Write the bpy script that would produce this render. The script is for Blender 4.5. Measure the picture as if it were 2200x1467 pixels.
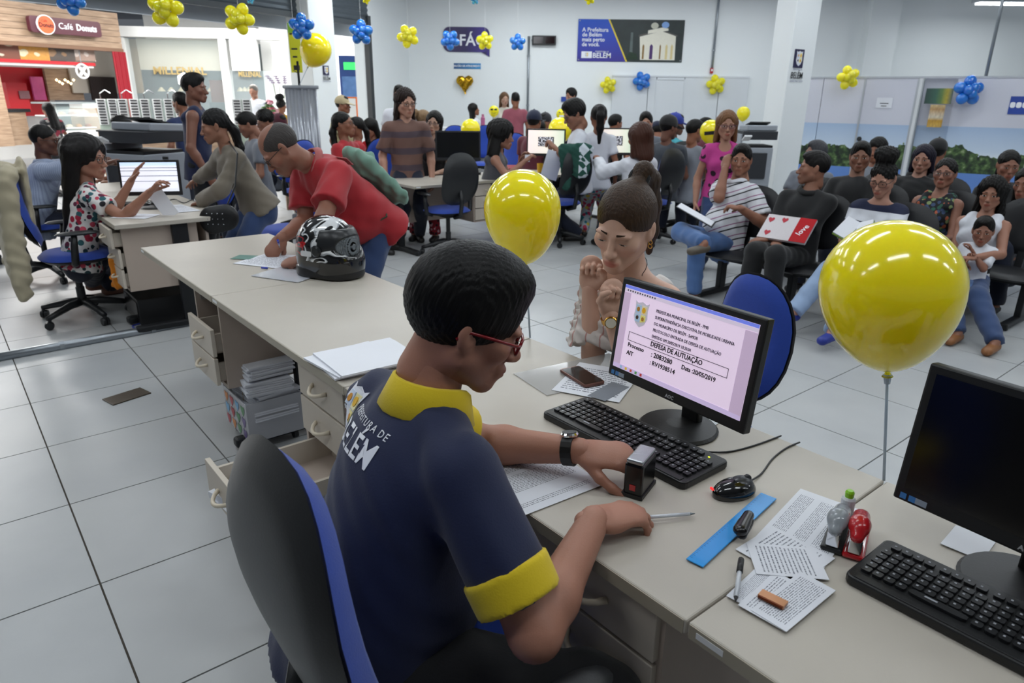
import bpy, bmesh, math, random
import numpy as np
from mathutils import Vector, Matrix

for _o in list(bpy.data.objects): bpy.data.objects.remove(_o)
scene = bpy.context.scene
COL = scene.collection
rnd = random.Random(7)
PI = math.pi

# ---------------------------------------------------------------- camera
FPX, PIT, ROL, CH = 1496.5, .3394, .0116, 1.53        # measured on the desk row and the floor tiles
_c, _s, _cr, _sr = math.cos(PIT), math.sin(PIT), math.cos(ROL), math.sin(ROL)
camd = bpy.data.cameras.new('camera'); camo = bpy.data.objects.new('camera', camd); COL.objects.link(camo)
camd.sensor_width = 36; camd.lens = FPX * 36 / 2200; camd.clip_start = .05; camd.clip_end = 80
_fw, _up, _rt = Vector((0, _c, -_s)), Vector((0, _s, _c)), Vector((1, 0, 0))
_r = _rt * _cr + _up * _sr; _u = _up * _cr - _rt * _sr
camo.matrix_world = Matrix(((_r.x, _u.x, -_fw.x, 0), (_r.y, _u.y, -_fw.y, 0), (_r.z, _u.z, -_fw.z, CH), (0, 0, 0, 1)))
camd.dof.use_dof = True; camd.dof.focus_distance = 1.75; camd.dof.aperture_fstop = 6.3
scene.camera = camo

# ---------------------------------------------------------------- world, exposure
world = bpy.data.worlds.new('world'); scene.world = world; world.use_nodes = True
world.node_tree.nodes['Background'].inputs[0].default_value = (.80, .88, 1.0, 1)
world.node_tree.nodes['Background'].inputs[1].default_value = .10
vs = scene.view_settings
vs.view_transform = 'Standard'; vs.look = 'None'; vs.gamma = 1; vs.use_curve_mapping = False
vs.exposure = 0.34
LAMP_W = 8.0      # watts of one ceiling fixture
MALL_W = 165.0      # watts of one mall ceiling panel

# ---------------------------------------------------------------- pixel -> place
def ray(px, py):
    u, v = (px - 1100.) / FPX, (py - 733.5) / FPX
    u, v = _cr * u + _sr * v, -_sr * u + _cr * v
    return Vector((u, _c - v * _s, -_s - v * _c))
def atz(px, py, z=0.):
    r = ray(px, py); t = (z - CH) / r.z
    return Vector((r.x * t, r.y * t, z))
def aty(px, py, Y):
    r = ray(px, py); t = Y / r.y
    return Vector((r.x * t, Y, CH + r.z * t))
YAW = math.radians(-50.588)                               # the desk rows
DA = Vector((math.cos(YAW), math.sin(YAW), 0)); DB = Vector((-math.sin(YAW), math.cos(YAW), 0))
DO = Vector((-1.2382, 2.757, 0))
def D(u, v, z=.74): return DO + DA * u + DB * v + Vector((0, 0, z))
def plane_hit(px, py, p0, n):
    r = ray(px, py); o = Vector((0, 0, CH)); t = (p0 - o).dot(n) / r.dot(n)
    return o + r * t
def azv(az): a = math.radians(az); return Vector((math.sin(a), math.cos(a), 0))
AZ_B = 50.588                                            # azimuth of DB (across the desks, away from the clerk)

# ---------------------------------------------------------------- objects
def link(o): COL.objects.link(o); return o
def tag(o, label=None, cat=None, group=None, kind=None):
    if label: o['label'] = label
    if cat: o['category'] = cat
    if group: o['group'] = group
    if kind: o['kind'] = kind
    return o
def thing(name, label, cat, loc=(0, 0, 0), rz=0., group=None):
    o = link(bpy.data.objects.new(name, None)); o.empty_display_size = .1
    o.location = loc; o.rotation_euler = (0, 0, rz)
    return tag(o, label, cat, group)
def obj(name, me, mat=None, parent=None, loc=None, rot=None, bevel=0, smooth=False, seg=2):
    o = link(bpy.data.objects.new(name, me))
    if mat is not None and not me.materials:
        me.materials.append(mat)
    if parent is not None: o.parent = parent
    if loc is not None: o.location = loc
    if rot is not None: o.rotation_euler = rot
    if smooth:
        me.polygons.foreach_set('use_smooth', [True] * len(me.polygons))
    if bevel:
        b = o.modifiers.new('bevel', 'BEVEL'); b.width = bevel; b.segments = seg; b.limit_method = 'ANGLE'; b.angle_limit = .6
        b.harden_normals = False
        me.polygons.foreach_set('use_smooth', [False] * len(me.polygons))
    return o
def copy_tree(o, parent=None):
    c = o.copy(); link(c)
    if parent is not None: c.parent = parent
    for ch in list(o.children): copy_tree(ch, c)
    return c

# ---------------------------------------------------------------- mesh builder
class MB:
    def __init__(s): s.v = []; s.f = []
    def add(s, v, f):
        n = len(s.v); s.v += [tuple(p) for p in v]; s.f += [tuple(i + n for i in q) for q in f]; return s
    def box(s, c, d, m=None):
        x, y, z = d[0] / 2, d[1] / 2, d[2] / 2
        p = [Vector((i * x, j * y, k * z)) for k in (-1, 1) for j in (-1, 1) for i in (-1, 1)]
        if m is not None: p = [m @ q for q in p]
        c = Vector(c); p = [q + c for q in p]
        return s.add(p, [(0, 2, 3, 1), (4, 5, 7, 6), (0, 1, 5, 4), (2, 6, 7, 3), (0, 4, 6, 2), (1, 3, 7, 5)])
    def tube(s, pts, r, n=8, cap=True, closed=False):
        pts = [Vector(p) for p in pts]; m = len(pts); rs = r if isinstance(r, (list, tuple)) else [r] * m
        vs_ = []; ref = Vector((0, 0, 1))
        t0 = (pts[1] - pts[0]).normalized()
        if abs(t0.dot(ref)) > .9: ref = Vector((0, 1, 0))
        x = t0.cross(ref).normalized()
        for i, p in enumerate(pts):
            a = pts[i - 1] if (i > 0 or closed) else pts[i]; b = pts[(i + 1) % m] if (i < m - 1 or closed) else pts[i]
            t = (b - a).normalized()
            x = (x - t * x.dot(t)).normalized(); y = t.cross(x)
            for k in range(n):
                w = 2 * PI * k / n
                vs_.append(p + (x * math.cos(w) + y * math.sin(w)) * rs[i])
        f = []
        for i in range(m if closed else m - 1):
            for k in range(n):
                a0, b0 = i * n + k, i * n + (k + 1) % n; j = (i + 1) % m
                f.append((a0, b0, j * n + (k + 1) % n, j * n + k))
        if cap and not closed:
            f.append(tuple(range(n - 1, -1, -1))); f.append(tuple((m - 1) * n + k for k in range(n)))
        return s.add(vs_, f)
    def lathe(s, prof, n=24, c=(0, 0, 0), m=None, sx=1, sy=1):
        v = []; f = []; c = Vector(c)
        for r, z in prof:
            for k in range(n):
                w = 2 * PI * k / n; q = Vector((r * sx * math.cos(w), r * sy * math.sin(w), z))
                v.append((m @ q if m is not None else q) + c)
        L = len(prof)
        for i in range(L - 1):
            for k in range(n):
                f.append((i * n + k, i * n + (k + 1) % n, (i + 1) * n + (k + 1) % n, (i + 1) * n + k))
        f.append(tuple(range(n - 1, -1, -1))); f.append(tuple((L - 1) * n + k for k in range(n)))
        return s.add(v, f)
    def prism(s, poly, z0, z1, m=None):
        n = len(poly); v = [Vector((x, y, z0)) for x, y in poly] + [Vector((x, y, z1)) for x, y in poly]
        if m is not None: v = [m @ q for q in v]
        f = [tuple(range(n - 1, -1, -1)), tuple(range(n, 2 * n))] + [(i, (i + 1) % n, n + (i + 1) % n, n + i) for i in range(n)]
        return s.add(v, f)
    def quad(s, a, b, c, d): return s.add([a, b, c, d], [(0, 1, 2, 3)])
    def mesh(s, name='m'):
        me = bpy.data.meshes.new(name); me.from_pydata(s.v, [], s.f); me.update(); return me
    def build(s, name, mat, parent=None, **k): return obj(name, s.mesh(name), mat, parent, **k)
def rotz(a): return Matrix.Rotation(a, 3, 'Z')
def frame(x, y, z, o):
    return Matrix(((x.x, y.x, z.x, o.x), (x.y, y.y, z.y, o.y), (x.z, y.z, z.z, o.z), (0, 0, 0, 1)))
def rrect(w, h, r, n=4):
    P = []
    for cx, cy, a0 in ((w / 2 - r, h / 2 - r, 0), (-w / 2 + r, h / 2 - r, 90), (-w / 2 + r, -h / 2 + r, 180), (w / 2 - r, -h / 2 + r, 270)):
        for i in range(n + 1):
            a = math.radians(a0 + 90 * i / n); P.append((cx + r * math.cos(a), cy + r * math.sin(a)))
    return P

# ---------------------------------------------------------------- materials
_M = {}
def lin(h):
    h = h.lstrip('#'); o = []
    for i in (0, 2, 4):
        c = int(h[i:i + 2], 16) / 255; o.append(c / 12.92 if c <= .04045 else ((c + .055) / 1.055) ** 2.4)
    return (*o, 1.)
def M(name, hexcol='#808080', rough=.5, metal=0., bump=0., scale=40., var=0., vscale=6., spec=.5, emit=0., alpha=1., trans=0., coat=0., sheen=0., attr=None):
    if name in _M: return _M[name]
    m = bpy.data.materials.new(name); m.use_nodes = True; nt = m.node_tree; b = nt.nodes['Principled BSDF']
    col = lin(hexcol) if isinstance(hexcol, str) else (*hexcol, 1.)
    b.inputs['Base Color'].default_value = col; b.inputs['Roughness'].default_value = rough
    b.inputs['Metallic'].default_value = metal; b.inputs['Specular IOR Level'].default_value = spec
    if coat: b.inputs['Coat Weight'].default_value = coat; b.inputs['Coat Roughness'].default_value = .05
    if sheen: b.inputs['Sheen Weight'].default_value = sheen
    if emit: b.inputs['Emission Color'].default_value = col; b.inputs['Emission Strength'].default_value = emit
    if alpha < 1: b.inputs['Alpha'].default_value = alpha
    if trans: b.inputs['Transmission Weight'].default_value = trans
    tc = None
    if bump or var:
        tc = nt.nodes.new('ShaderNodeTexCoord')
    if bump:
        n = nt.nodes.new('ShaderNodeTexNoise'); n.inputs['Scale'].default_value = scale; n.inputs['Detail'].default_value = 3
        nt.links.new(tc.outputs['Object'], n.inputs['Vector'])
        bp = nt.nodes.new('ShaderNodeBump'); bp.inputs['Strength'].default_value = bump; bp.inputs['Distance'].default_value = .01
        nt.links.new(n.outputs['Fac'], bp.inputs['Height']); nt.links.new(bp.outputs['Normal'], b.inputs['Normal'])
    src = None
    if var:
        n2 = nt.nodes.new('ShaderNodeTexNoise'); n2.inputs['Scale'].default_value = vscale; n2.inputs['Detail'].default_value = 4
        nt.links.new(tc.outputs['Object'], n2.inputs['Vector'])
        mx = nt.nodes.new('ShaderNodeMix'); mx.data_type = 'RGBA'
        mx.inputs[6].default_value = tuple(c * (1 - var) for c in col[:3]) + (1,); mx.inputs[7].default_value = tuple(min(1, c * (1 + var)) for c in col[:3]) + (1,)
        nt.links.new(n2.outputs['Fac'], mx.inputs[0]); src = mx.outputs[2]
        nt.links.new(src, b.inputs['Base Color'])
    if attr:
        at = nt.nodes.new('ShaderNodeAttribute'); at.attribute_name = attr
        mm = nt.nodes.new('ShaderNodeMix'); mm.data_type = 'RGBA'; mm.blend_type = 'MULTIPLY'; mm.inputs[0].default_value = 1
        if src is not None: nt.links.new(src, mm.inputs[6])
        else: mm.inputs[6].default_value = col
        nt.links.new(at.outputs['Color'], mm.inputs[7]); nt.links.new(mm.outputs[2], b.inputs['Base Color'])
    _M[name] = m; return m
def ramp_mat(name, build, rough=.6, bump=None, metal=0., emit=0.):
    """material whose base colour comes from build(nt, texcoord) -> colour socket"""
    if name in _M: return _M[name]
    m = bpy.data.materials.new(name); m.use_nodes = True; nt = m.node_tree; b = nt.nodes['Principled BSDF']
    b.inputs['Roughness'].default_value = rough; b.inputs['Metallic'].default_value = metal
    tc = nt.nodes.new('ShaderNodeTexCoord'); s = build(nt, tc)
    nt.links.new(s, b.inputs['Base Color'])
    if emit: nt.links.new(s, b.inputs['Emission Color']); b.inputs['Emission Strength'].default_value = emit
    _M[name] = m; return m
def nd(nt, t, **k):
    n = nt.nodes.new(t)
    for a, v in k.items():
        if a.startswith('i_'): n.inputs[a[2:].replace('_', ' ')].default_value = v
        else: setattr(n, a, v)
    return n
def ramp(nt, fac, stops, const=False):
    r = nt.nodes.new('ShaderNodeValToRGB'); e = r.color_ramp
    if const: e.interpolation = 'CONSTANT'
    while len(e.elements) < len(stops): e.elements.new(.5)
    for el, (p, c) in zip(e.elements, stops): el.position = p; el.color = lin(c)
    nt.links.new(fac, r.inputs[0]); return r.outputs[0]
def mixc(nt, fac, a, b):
    m = nt.nodes.new('ShaderNodeMix'); m.data_type = 'RGBA'
    for s, v in ((m.inputs[0], fac), (m.inputs[6], a), (m.inputs[7], b)):
        if isinstance(v, str): s.default_value = lin(v)
        elif isinstance(v, (int, float)): s.default_value = v
        else: nt.links.new(v, s)
    return m.outputs[2]
def mth(nt, op, a, b=0.):
    m = nt.nodes.new('ShaderNodeMath'); m.operation = op
    for s, v in ((m.inputs[0], a), (m.inputs[1], b)):
        if isinstance(v, (int, float)): s.default_value = v
        else: nt.links.new(v, s)
    return m.outputs[0]
def axis(nt, tc, i, out='Object'):
    s = nt.nodes.new('ShaderNodeSeparateXYZ'); nt.links.new(tc.outputs[out], s.inputs[0]); return s.outputs[i]

# ---------------------------------------------------------------- flat lettering
def text(body, size, mat, parent, mtx, name='lettering', bold=0., align='CENTER', sx=1., ext=.0006, yalign='CENTER', space=1.):
    c = bpy.data.curves.new('txt', 'FONT'); c.body = body; c.size = size; c.align_x = align; c.align_y = yalign
    c.offset = bold * size; c.extrude = ext; c.space_character = space; c.resolution_u = 2
    t = bpy.data.objects.new('txt', c); me = bpy.data.meshes.new_from_object(t)
    bpy.data.objects.remove(t); bpy.data.curves.remove(c)
    if sx != 1: me.transform(Matrix.Diagonal((sx, 1, 1, 1)))
    me.materials.clear()
    o = obj(name, me, mat, parent); o.matrix_local = mtx; return o
# ================================================================ smooth solids (figures, hair, cloth)
class S:
    def __init__(s): s.p = []
    def cone(s, a, b, ra, rb, k=.02, n=None, f=1., cut=False, cuta=False, op=1):
        a, b = np.array(a, float), np.array(b, float)
        if n is not None:
            n = np.array(n, float); ax = (b - a) / (np.linalg.norm(b - a) + 1e-9); n = n - ax * n.dot(ax); n /= np.linalg.norm(n) + 1e-9
        R = max(ra, rb) * max(1., f)
        lo, hi = np.minimum(a, b) - R, np.maximum(a, b) + R
        ba = b - a; bb = ba.dot(ba) + 1e-12; ln = math.sqrt(bb)
        def fn(X, Y, Z):
            x, y, z = X - a[0], Y - a[1], Z - a[2]
            h = (x * ba[0] + y * ba[1] + z * ba[2]) / bb
            if n is not None:
                c = (x * n[0] + y * n[1] + z * n[2]) * (1 / f - 1)
                x, y, z = x + n[0] * c, y + n[1] * c, z + n[2] * c
            t = np.clip(h, 0, 1)
            d = np.sqrt((x - ba[0] * t) ** 2 + (y - ba[1] * t) ** 2 + (z - ba[2] * t) ** 2) - (ra + (rb - ra) * t)
            if cut: d = np.maximum(d, (h - 1) * ln)
            if cuta: d = np.maximum(d, -h * ln)
            return d
        s.p.append((fn, lo, hi, k, op)); return s
    def ell(s, c, r, R=None, k=.02, op=1):
        c = np.array(c, float); r = np.array(r, float) if np.ndim(r) else np.array([r] * 3, float)
        A = np.eye(3) if R is None else np.array(R, float)          # rows: axes
        m = np.sqrt(((A * r[:, None]) ** 2).sum(0)); lo, hi = c - m, c + m
        def fn(X, Y, Z):
            x, y, z = X - c[0], Y - c[1], Z - c[2]
            q = [(x * A[i, 0] + y * A[i, 1] + z * A[i, 2]) / r[i] for i in range(3)]
            k0 = np.sqrt(q[0] ** 2 + q[1] ** 2 + q[2] ** 2) + 1e-9
            k1 = np.sqrt((q[0] / r[0]) ** 2 + (q[1] / r[1]) ** 2 + (q[2] / r[2]) ** 2) + 1e-9
            return k0 * (k0 - 1) / k1
        s.p.append((fn, lo, hi, k, op)); return s
    def half(s, n, d, k=.01):                                        # remove everything with n.p > d
        n = np.array(n, float)
        def fn(X, Y, Z): return d - (X * n[0] + Y * n[1] + Z * n[2])
        s.p.append((fn, None, None, k, -1)); return s
    def mesh(s, vox, infl=0., disp=None):
        pos = [p for p in s.p if p[4] > 0]; pad = .03 + infl + 3 * vox
        lo = np.min([p[1] for p in pos], 0) - pad; hi = np.max([p[2] for p in pos], 0) + pad
        n = np.ceil((hi - lo) / vox).astype(int) + 1
        G = [(lo[i] + vox * np.arange(n[i])).astype(np.float32) for i in range(3)]
        Dd = np.full(n, .5, np.float32)
        for fn, a, b, k, op in s.p:
            if a is None: i0, i1 = [0, 0, 0], list(n)
            else:
                e = k + infl + 3 * vox
                i0 = np.clip(np.floor((a - e - lo) / vox).astype(int), 0, n); i1 = np.clip(np.ceil((b + e - lo) / vox).astype(int) + 1, 0, n)
                if np.any(i1 <= i0): continue
            sl = tuple(slice(i0[i], i1[i]) for i in range(3))
            d = fn(G[0][sl[0]][:, None, None], G[1][sl[1]][None, :, None], G[2][sl[2]][None, None, :]).astype(np.float32)
            B = Dd[sl]
            if op > 0:
                h = np.clip(.5 + .5 * (B - d) / k, 0, 1); Dd[sl] = B + (d - B) * h - k * h * (1 - h)
            else:
                d = -(d + infl) ; B2 = B
                h = np.clip(.5 - .5 * (B2 - d) / k, 0, 1); Dd[sl] = B2 + (d - B2) * h + k * h * (1 - h)
        if disp is not None:
            Dd = Dd + disp(G[0][:, None, None], G[1][None, :, None], G[2][None, None, :]).astype(np.float32)
        return surface_nets(Dd - infl, lo, vox)
def surface_nets(Dd, lo, vox):
    Sg = Dd < 0; n = Dd.shape
    sl = lambda a, b, c: (slice(a, n[0] - 1 + a), slice(b, n[1] - 1 + b), slice(c, n[2] - 1 + c))
    cs = [(i, j, k) for i in (0, 1) for j in (0, 1) for k in (0, 1)]
    cnt = sum(Sg[sl(*c)].astype(np.int8) for c in cs)
    act = (cnt > 0) & (cnt < 8)
    idx = np.argwhere(act); N = len(idx)
    if N == 0: return np.zeros((0, 3)), np.zeros((0, 4), int)
    vid = np.full(act.shape, -1, np.int32); vid[act] = np.arange(N)
    acc = np.zeros((N, 3)); w = np.zeros(N)
    for a in cs:
        for ax in range(3):
            if a[ax]: continue
            b = list(a); b[ax] = 1
            ia, ib = idx + np.array(a), idx + np.array(b)
            da, db = Dd[ia[:, 0], ia[:, 1], ia[:, 2]], Dd[ib[:, 0], ib[:, 1], ib[:, 2]]
            x = (da < 0) != (db < 0); t = da[x] / (da[x] - db[x])
            p = np.array(a, float)[None, :].repeat(x.sum(), 0); p[:, ax] += t
            acc[x] += p; w[x] += 1
    V = lo + vox * (idx + acc / w[:, None])
    F = []
    for ax in range(3):
        o = [(1, 2), (2, 0), (0, 1)][ax]
        a = [slice(None)] * 3; b = [slice(None)] * 3
        a[ax] = slice(0, n[ax] - 1); b[ax] = slice(1, n[ax])
        s0, s1 = Sg[tuple(a)], Sg[tuple(b)]
        e = np.argwhere(s0 != s1)
        e = e[(e[:, o[0]] > 0) & (e[:, o[1]] > 0) & (e[:, o[0]] < n[o[0]] - 1) & (e[:, o[1]] < n[o[1]] - 1)]
        q = []
        for du, dv in ((0, 0), (1, 0), (1, 1), (0, 1)):
            c = e.copy(); c[:, o[0]] -= du; c[:, o[1]] -= dv; q.append(vid[c[:, 0], c[:, 1], c[:, 2]])
        q = np.stack(q, 1); flip = ~s0[e[:, 0], e[:, 1], e[:, 2]]
        q[flip] = q[flip][:, ::-1]; F.append(q)
    F = np.concatenate(F); F = F[(F >= 0).all(1)]
    return V, F
def np_mesh(name, V, F, smooth=True, mats=None, midx=None, tint=None):
    me = bpy.data.meshes.new(name); nf = len(F); F = np.asarray(F, np.int32)
    me.vertices.add(len(V)); me.vertices.foreach_set('co', np.asarray(V, np.float32).ravel())
    w = F.shape[1]
    me.loops.add(nf * w); me.loops.foreach_set('vertex_index', F.ravel())
    me.polygons.add(nf); me.polygons.foreach_set('loop_start', np.arange(0, nf * w, w, dtype=np.int32))
    if smooth: me.polygons.foreach_set('use_smooth', np.ones(nf, bool))
    if mats:
        for m in mats: me.materials.append(m)
    if midx is not None: me.polygons.foreach_set('material_index', np.asarray(midx, np.int32))
    if tint is not None:
        at = me.attributes.new('tint', 'FLOAT_COLOR', 'POINT'); at.data.foreach_set('color', np.concatenate([tint, np.ones((len(tint), 1))], 1).astype(np.float32).ravel())
    me.update(calc_edges=True); me.validate(); return me
def folds(amp, wl=.09, seed=0):
    r = np.random.RandomState(seed); W = [(r.normal(size=3) * 2 * PI / wl / 1.7, r.uniform(0, 6.28)) for _ in range(4)]
    def fn(X, Y, Z):
        d = 0
        for q, ph in W: d = d + np.sin(X * q[0] + Y * q[1] + Z * q[2] + ph + 1.5 * np.sin(9 * Z + 7 * X + ph))
        return d * amp / 2
    return fn

# ---------------------------------------------------------------- head, in its own frame: x right, y forward, z up
_HC = {}
def head_proto(kind, vox):
    if (kind, vox) in _HC: return _HC[(kind, vox)]
    fem = kind in ('f', 'c'); s = S()
    s.ell((0, -.015, .035), (.0745, .096, .085), k=.02)
    jw = .043 if fem else .05
    s.ell((0, .022, -.022), (.060 if fem else .063, .068, .080), k=.03)
    for x in (-1, 1):
        s.cone((x * jw, .002, -.052), (x * .012, .068, -.094), .026, .018, k=.03)
        s.ell((x * .044, .060, -.018), (.022, .020, .020), k=.025)
        s.ell((x * .031, .079, .024), (.024, .012, .007 if fem else .009), k=.014)
    s.ell((0, .074, -.096), (.018 if fem else .024, .016, .016), k=.02)
    s.cone((0, .086, .014), (0, .108, -.030), .0065, .0105 if fem else .012, k=.014)
    s.ell((0, .1095, -.031), .0105 if fem else .0125, k=.008)
    for x in (-1, 1):
        s.ell((x * .0125, .099, -.035), (.0085, .011, .0075), k=.006)
        s.ell((x * .032, .099, .003), (.019, .015, .0115), k=.012, op=-1)
        s.ell((x * .032, .0755, .002), (.0165, .0125, .0125), k=.006)
    s.ell((0, .090, -.066), (.026, .012, .018), k=.015)
    s.ell((0, .0985, -.0605), (.021, .0085, .0055), k=.005)
    s.ell((0, .0975, -.071), (.018, .009, .007), k=.005)
    s.ell((0, .110, -.0655), (.021, .009, .0016), k=.003, op=-1)
    for x in (-1, 1):
        s.ell((x * .077, -.010, -.002), (.009, .019, .031), R=np.array([[1, x * .35, 0], [-x * .35, 1, .15], [0, -.15, 1]]) / 1.06, k=.008)
        s.ell((x * .088, -.002, .002), (.007, .010, .018), k=.004, op=-1)
    s.cone((0, -.022, -.05), (0, -.030, -.115), .048 if fem else .054, .046 if fem else .054, k=.03)
    V, F = s.mesh(vox)
    x, y, z = V.T; T = np.ones((len(V), 3))
    lip = np.clip(1.3 - ((x / .024) ** 2 + ((z + .066) / .0125) ** 2), 0, 1) * (y > .085)
    lc = np.array([.80, .42, .42]) if fem else np.array([.82, .60, .58])
    T = T * (1 - lip[:, None]) + lip[:, None] * lc
    cheek = np.clip(1 - (((np.abs(x) - .045) / .03) ** 2 + ((z + .03) / .03) ** 2), 0, 1) * (y > .03)
    T *= 1 - cheek[:, None] * np.array([.0, .10, .10])
    _HC[(kind, vox)] = (V, F, T); return _HC[(kind, vox)]
def eye_patch(x, open_=1., look=(0, 0), dense=True):
    nu, nv = (12, 6) if dense else (8, 4); V = []; F = []; mi = []
    for i in range(nu + 1):
        sx = -1 + 2 * i / nu
        for j in range(nv + 1):
            t = -1 + 2 * j / nv
            px = .0145 * sx; pz = (.0062 if t > 0 else .0042) * (1 - sx * sx) * t * open_ - (1 - open_) * .003
            V.append((x * .032 + px, .0765 + math.sqrt(max(1e-9, .0142 ** 2 * 1.18 - (px * .85) ** 2 - pz * pz)), .002 + pz))
    for i in range(nu):
        for j in range(nv):
            a = i * (nv + 1) + j; F.append((a, a + nv + 1, a + nv + 2, a + 1))
            sx = (i + .5) / nu * 2 - 1; t = (j + .5) / nv * 2 - 1
            px = .0145 * sx - look[0] * .005; pz = .0055 * (1 - sx * sx) * t * open_ - look[1] * .003
            mi.append(2 if px * px + pz * pz < .0062 ** 2 else 1)
    # lash line on the upper lid
    up = [V[i * (nv + 1) + nv] for i in range(nu + 1)]
    b = len(V)
    for i, p in enumerate(up):
        w = .0011 * (1.2 - abs(i / nu * 2 - 1) * .6)
        V += [(p[0], p[1] + .0012, p[2] - w), (p[0], p[1] + .0022, p[2] + w)]
    for i in range(nu): F.append((b + 2 * i, b + 2 * i + 2, b + 2 * i + 3, b + 2 * i + 1)); mi.append(3)
    return V, F, mi
def brow_patch(x, thick=1., dense=True):
    V = []; F = []; n = 8
    for i in range(n + 1):
        t = i / n; px = x * (.014 + .036 * t); pz = .0275 + .0035 * math.sin(t * 2.5) - .0035 * t
        w = .0034 * thick * (1 - .65 * t)
        yy = .0925 - .0135 * t * t - .003 * t
        for dz, dy in ((-w, .0), (0, .0018), (w, -.0005)): V.append((px, yy + dy, pz + dz))
    for i in range(n):
        for j in range(2): F.append((i * 3 + j, i * 3 + 3 + j, i * 3 + 4 + j, i * 3 + 1 + j))
    return V, F

# ---------------------------------------------------------------- hair, hats
_HR = {}
def strands(amp, fr=420):
    def fn(X, Y, Z):
        return amp * (np.sin(fr * X + 60 * Z + 3 * np.sin(40 * Y)) + np.sin(fr * .8 * Y - 50 * Z + 2 * np.sin(35 * X)) * .7 + .6 * np.sin(30 * Z + 25 * X))
    return fn
def hair_proto(style, vox):
    key = (style, vox)
    if key in _HR: return _HR[key]
    st = style.split(':'); kind = st[0]; s = S(); amp = .0012
    def face(dz=0., w=.070): s.ell((0, .130, -.045 + dz), (w, .085, .115), k=.012, op=-1)
    def nape(off=0., sl=.55):
        n = np.array([0, sl, -1.]); s.half(n, -off, k=.012)
    if kind in ('short', 'thick', 'buzz', 'fade'):
        g = dict(short=.008, thick=.015, buzz=.003, fade=.004)[kind]
        s.ell((0, -.017, .038), (.0755 + g * .8, .097 + g, .086 + g * 1.25), k=.01)
        if kind in ('thick', 'short', 'fade'): s.ell((0, .012, .085 + g * .5), (.062, .078, .042 + g * .6), k=.02)
        face(.026, .066); nape({'thick': -.028, 'buzz': -.005}.get(kind, -.006))
        amp = .0008 if kind == 'buzz' else .0022
    elif kind == 'curly':
        s.ell((0, -.012, .055), (.092, .110, .098), k=.01); face(0, .068); nape(.0, .5); amp = .006
    elif kind == 'bald':
        s.ell((0, -.019, .030), (.0795, .1005, .089), k=.008); face(.02, .078); nape(-.003)
        s.ell((0, .02, .135), (.060, .105, .058), k=.015, op=-1)
    elif kind in ('long', 'longback', 'bob', 'wavy', 'curlylong'):
        L = float(st[1]) if len(st) > 1 else .3; g = .010 if kind != 'curlylong' else .022
        s.ell((0, -.017, .040), (.078 + g, .099 + g, .088 + g), k=.01)
        for x in (-1, 1):
            s.cone((x * .070, -.030, .03), (x * .086, -.035 if kind != 'longback' else -.07, -L), .038, .030 if kind != 'curlylong' else .05, k=.03, n=(1, 0, 0), f=.72)
        s.cone((0, -.055, .02), (0, -.075, -L), .085, .070 if kind != 'bob' else .08, k=.04, n=(0, 1, 0), f=.55)
        face(.026, .064); amp = .003 if kind not in ('wavy', 'curlylong') else .007
        s.ell((0, .05, -.14), (.062, .085, .12), k=.02, op=-1)
    elif kind in ('pony', 'bun', 'lowpony', 'highpony'):
        s.ell((0, -.017, .038), (.0825, .104, .093), k=.01); face(.022, .070); nape(.004, .45)
        if kind == 'bun':
            s.ell((0, -.045, .165), (.075, .07, .062), k=.02); s.ell((.03, -.03, .18), .045, k=.02); s.ell((-.03, -.06, .15), .05, k=.02); amp = .006
        elif kind == 'pony':
            pts = [(0, -.09, .08), (0, -.15, .08), (0, -.18, .02), (0, -.17, -.10), (0, -.16, -.24)]; rr = [.022, .034, .040, .036, .016]
            for i in range(4): s.cone(pts[i], pts[i + 1], rr[i], rr[i + 1], k=.02)
            amp = .003
        elif kind == 'highpony':
            pts = [(0, -.080, .100), (-.004, -.118, .118), (-.010, -.152, .075), (-.018, -.158, -.01), (-.026, -.150, -.10), (-.030, -.140, -.17)]; rr = [.020, .027, .031, .030, .024, .010]
            for i in range(5): s.cone(pts[i], pts[i + 1], rr[i], rr[i + 1], k=.02)
            amp = .002
        else:
            pts = [(0, -.10, .0), (.01, -.125, -.06), (.02, -.125, -.18), (.03, -.115, -.30)]; rr = [.030, .034, .032, .016]
            for i in range(3): s.cone(pts[i], pts[i + 1], rr[i], rr[i + 1], k=.02)
            amp = .004
    V, F = s.mesh(vox, disp=strands(amp * (.35 if vox < .005 else .6), 900 if vox < .005 else 300))
    _HR[key] = np_mesh('hair_' + kind, V, F); return _HR[key]
def cap_proto(vox, back=False):
    key = ('cap', back)
    if key in _HR: return _HR[key]
    s = S(); s.ell((0, -.015, .048), (.092, .112, .098), k=.01)
    s.half((0, -.12, -1.), -.018, k=.004)
    s.ell((0, .10, .026), (.068, .105, .010), R=np.array([[1, 0, 0], [0, .96, -.25], [0, .25, .96]]), k=.006)
    s.ell((0, -.015, .147), .009, k=.004)
    V, F = s.mesh(.006); _HR[key] = np_mesh('cap', V, F); return _HR[key]

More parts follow.
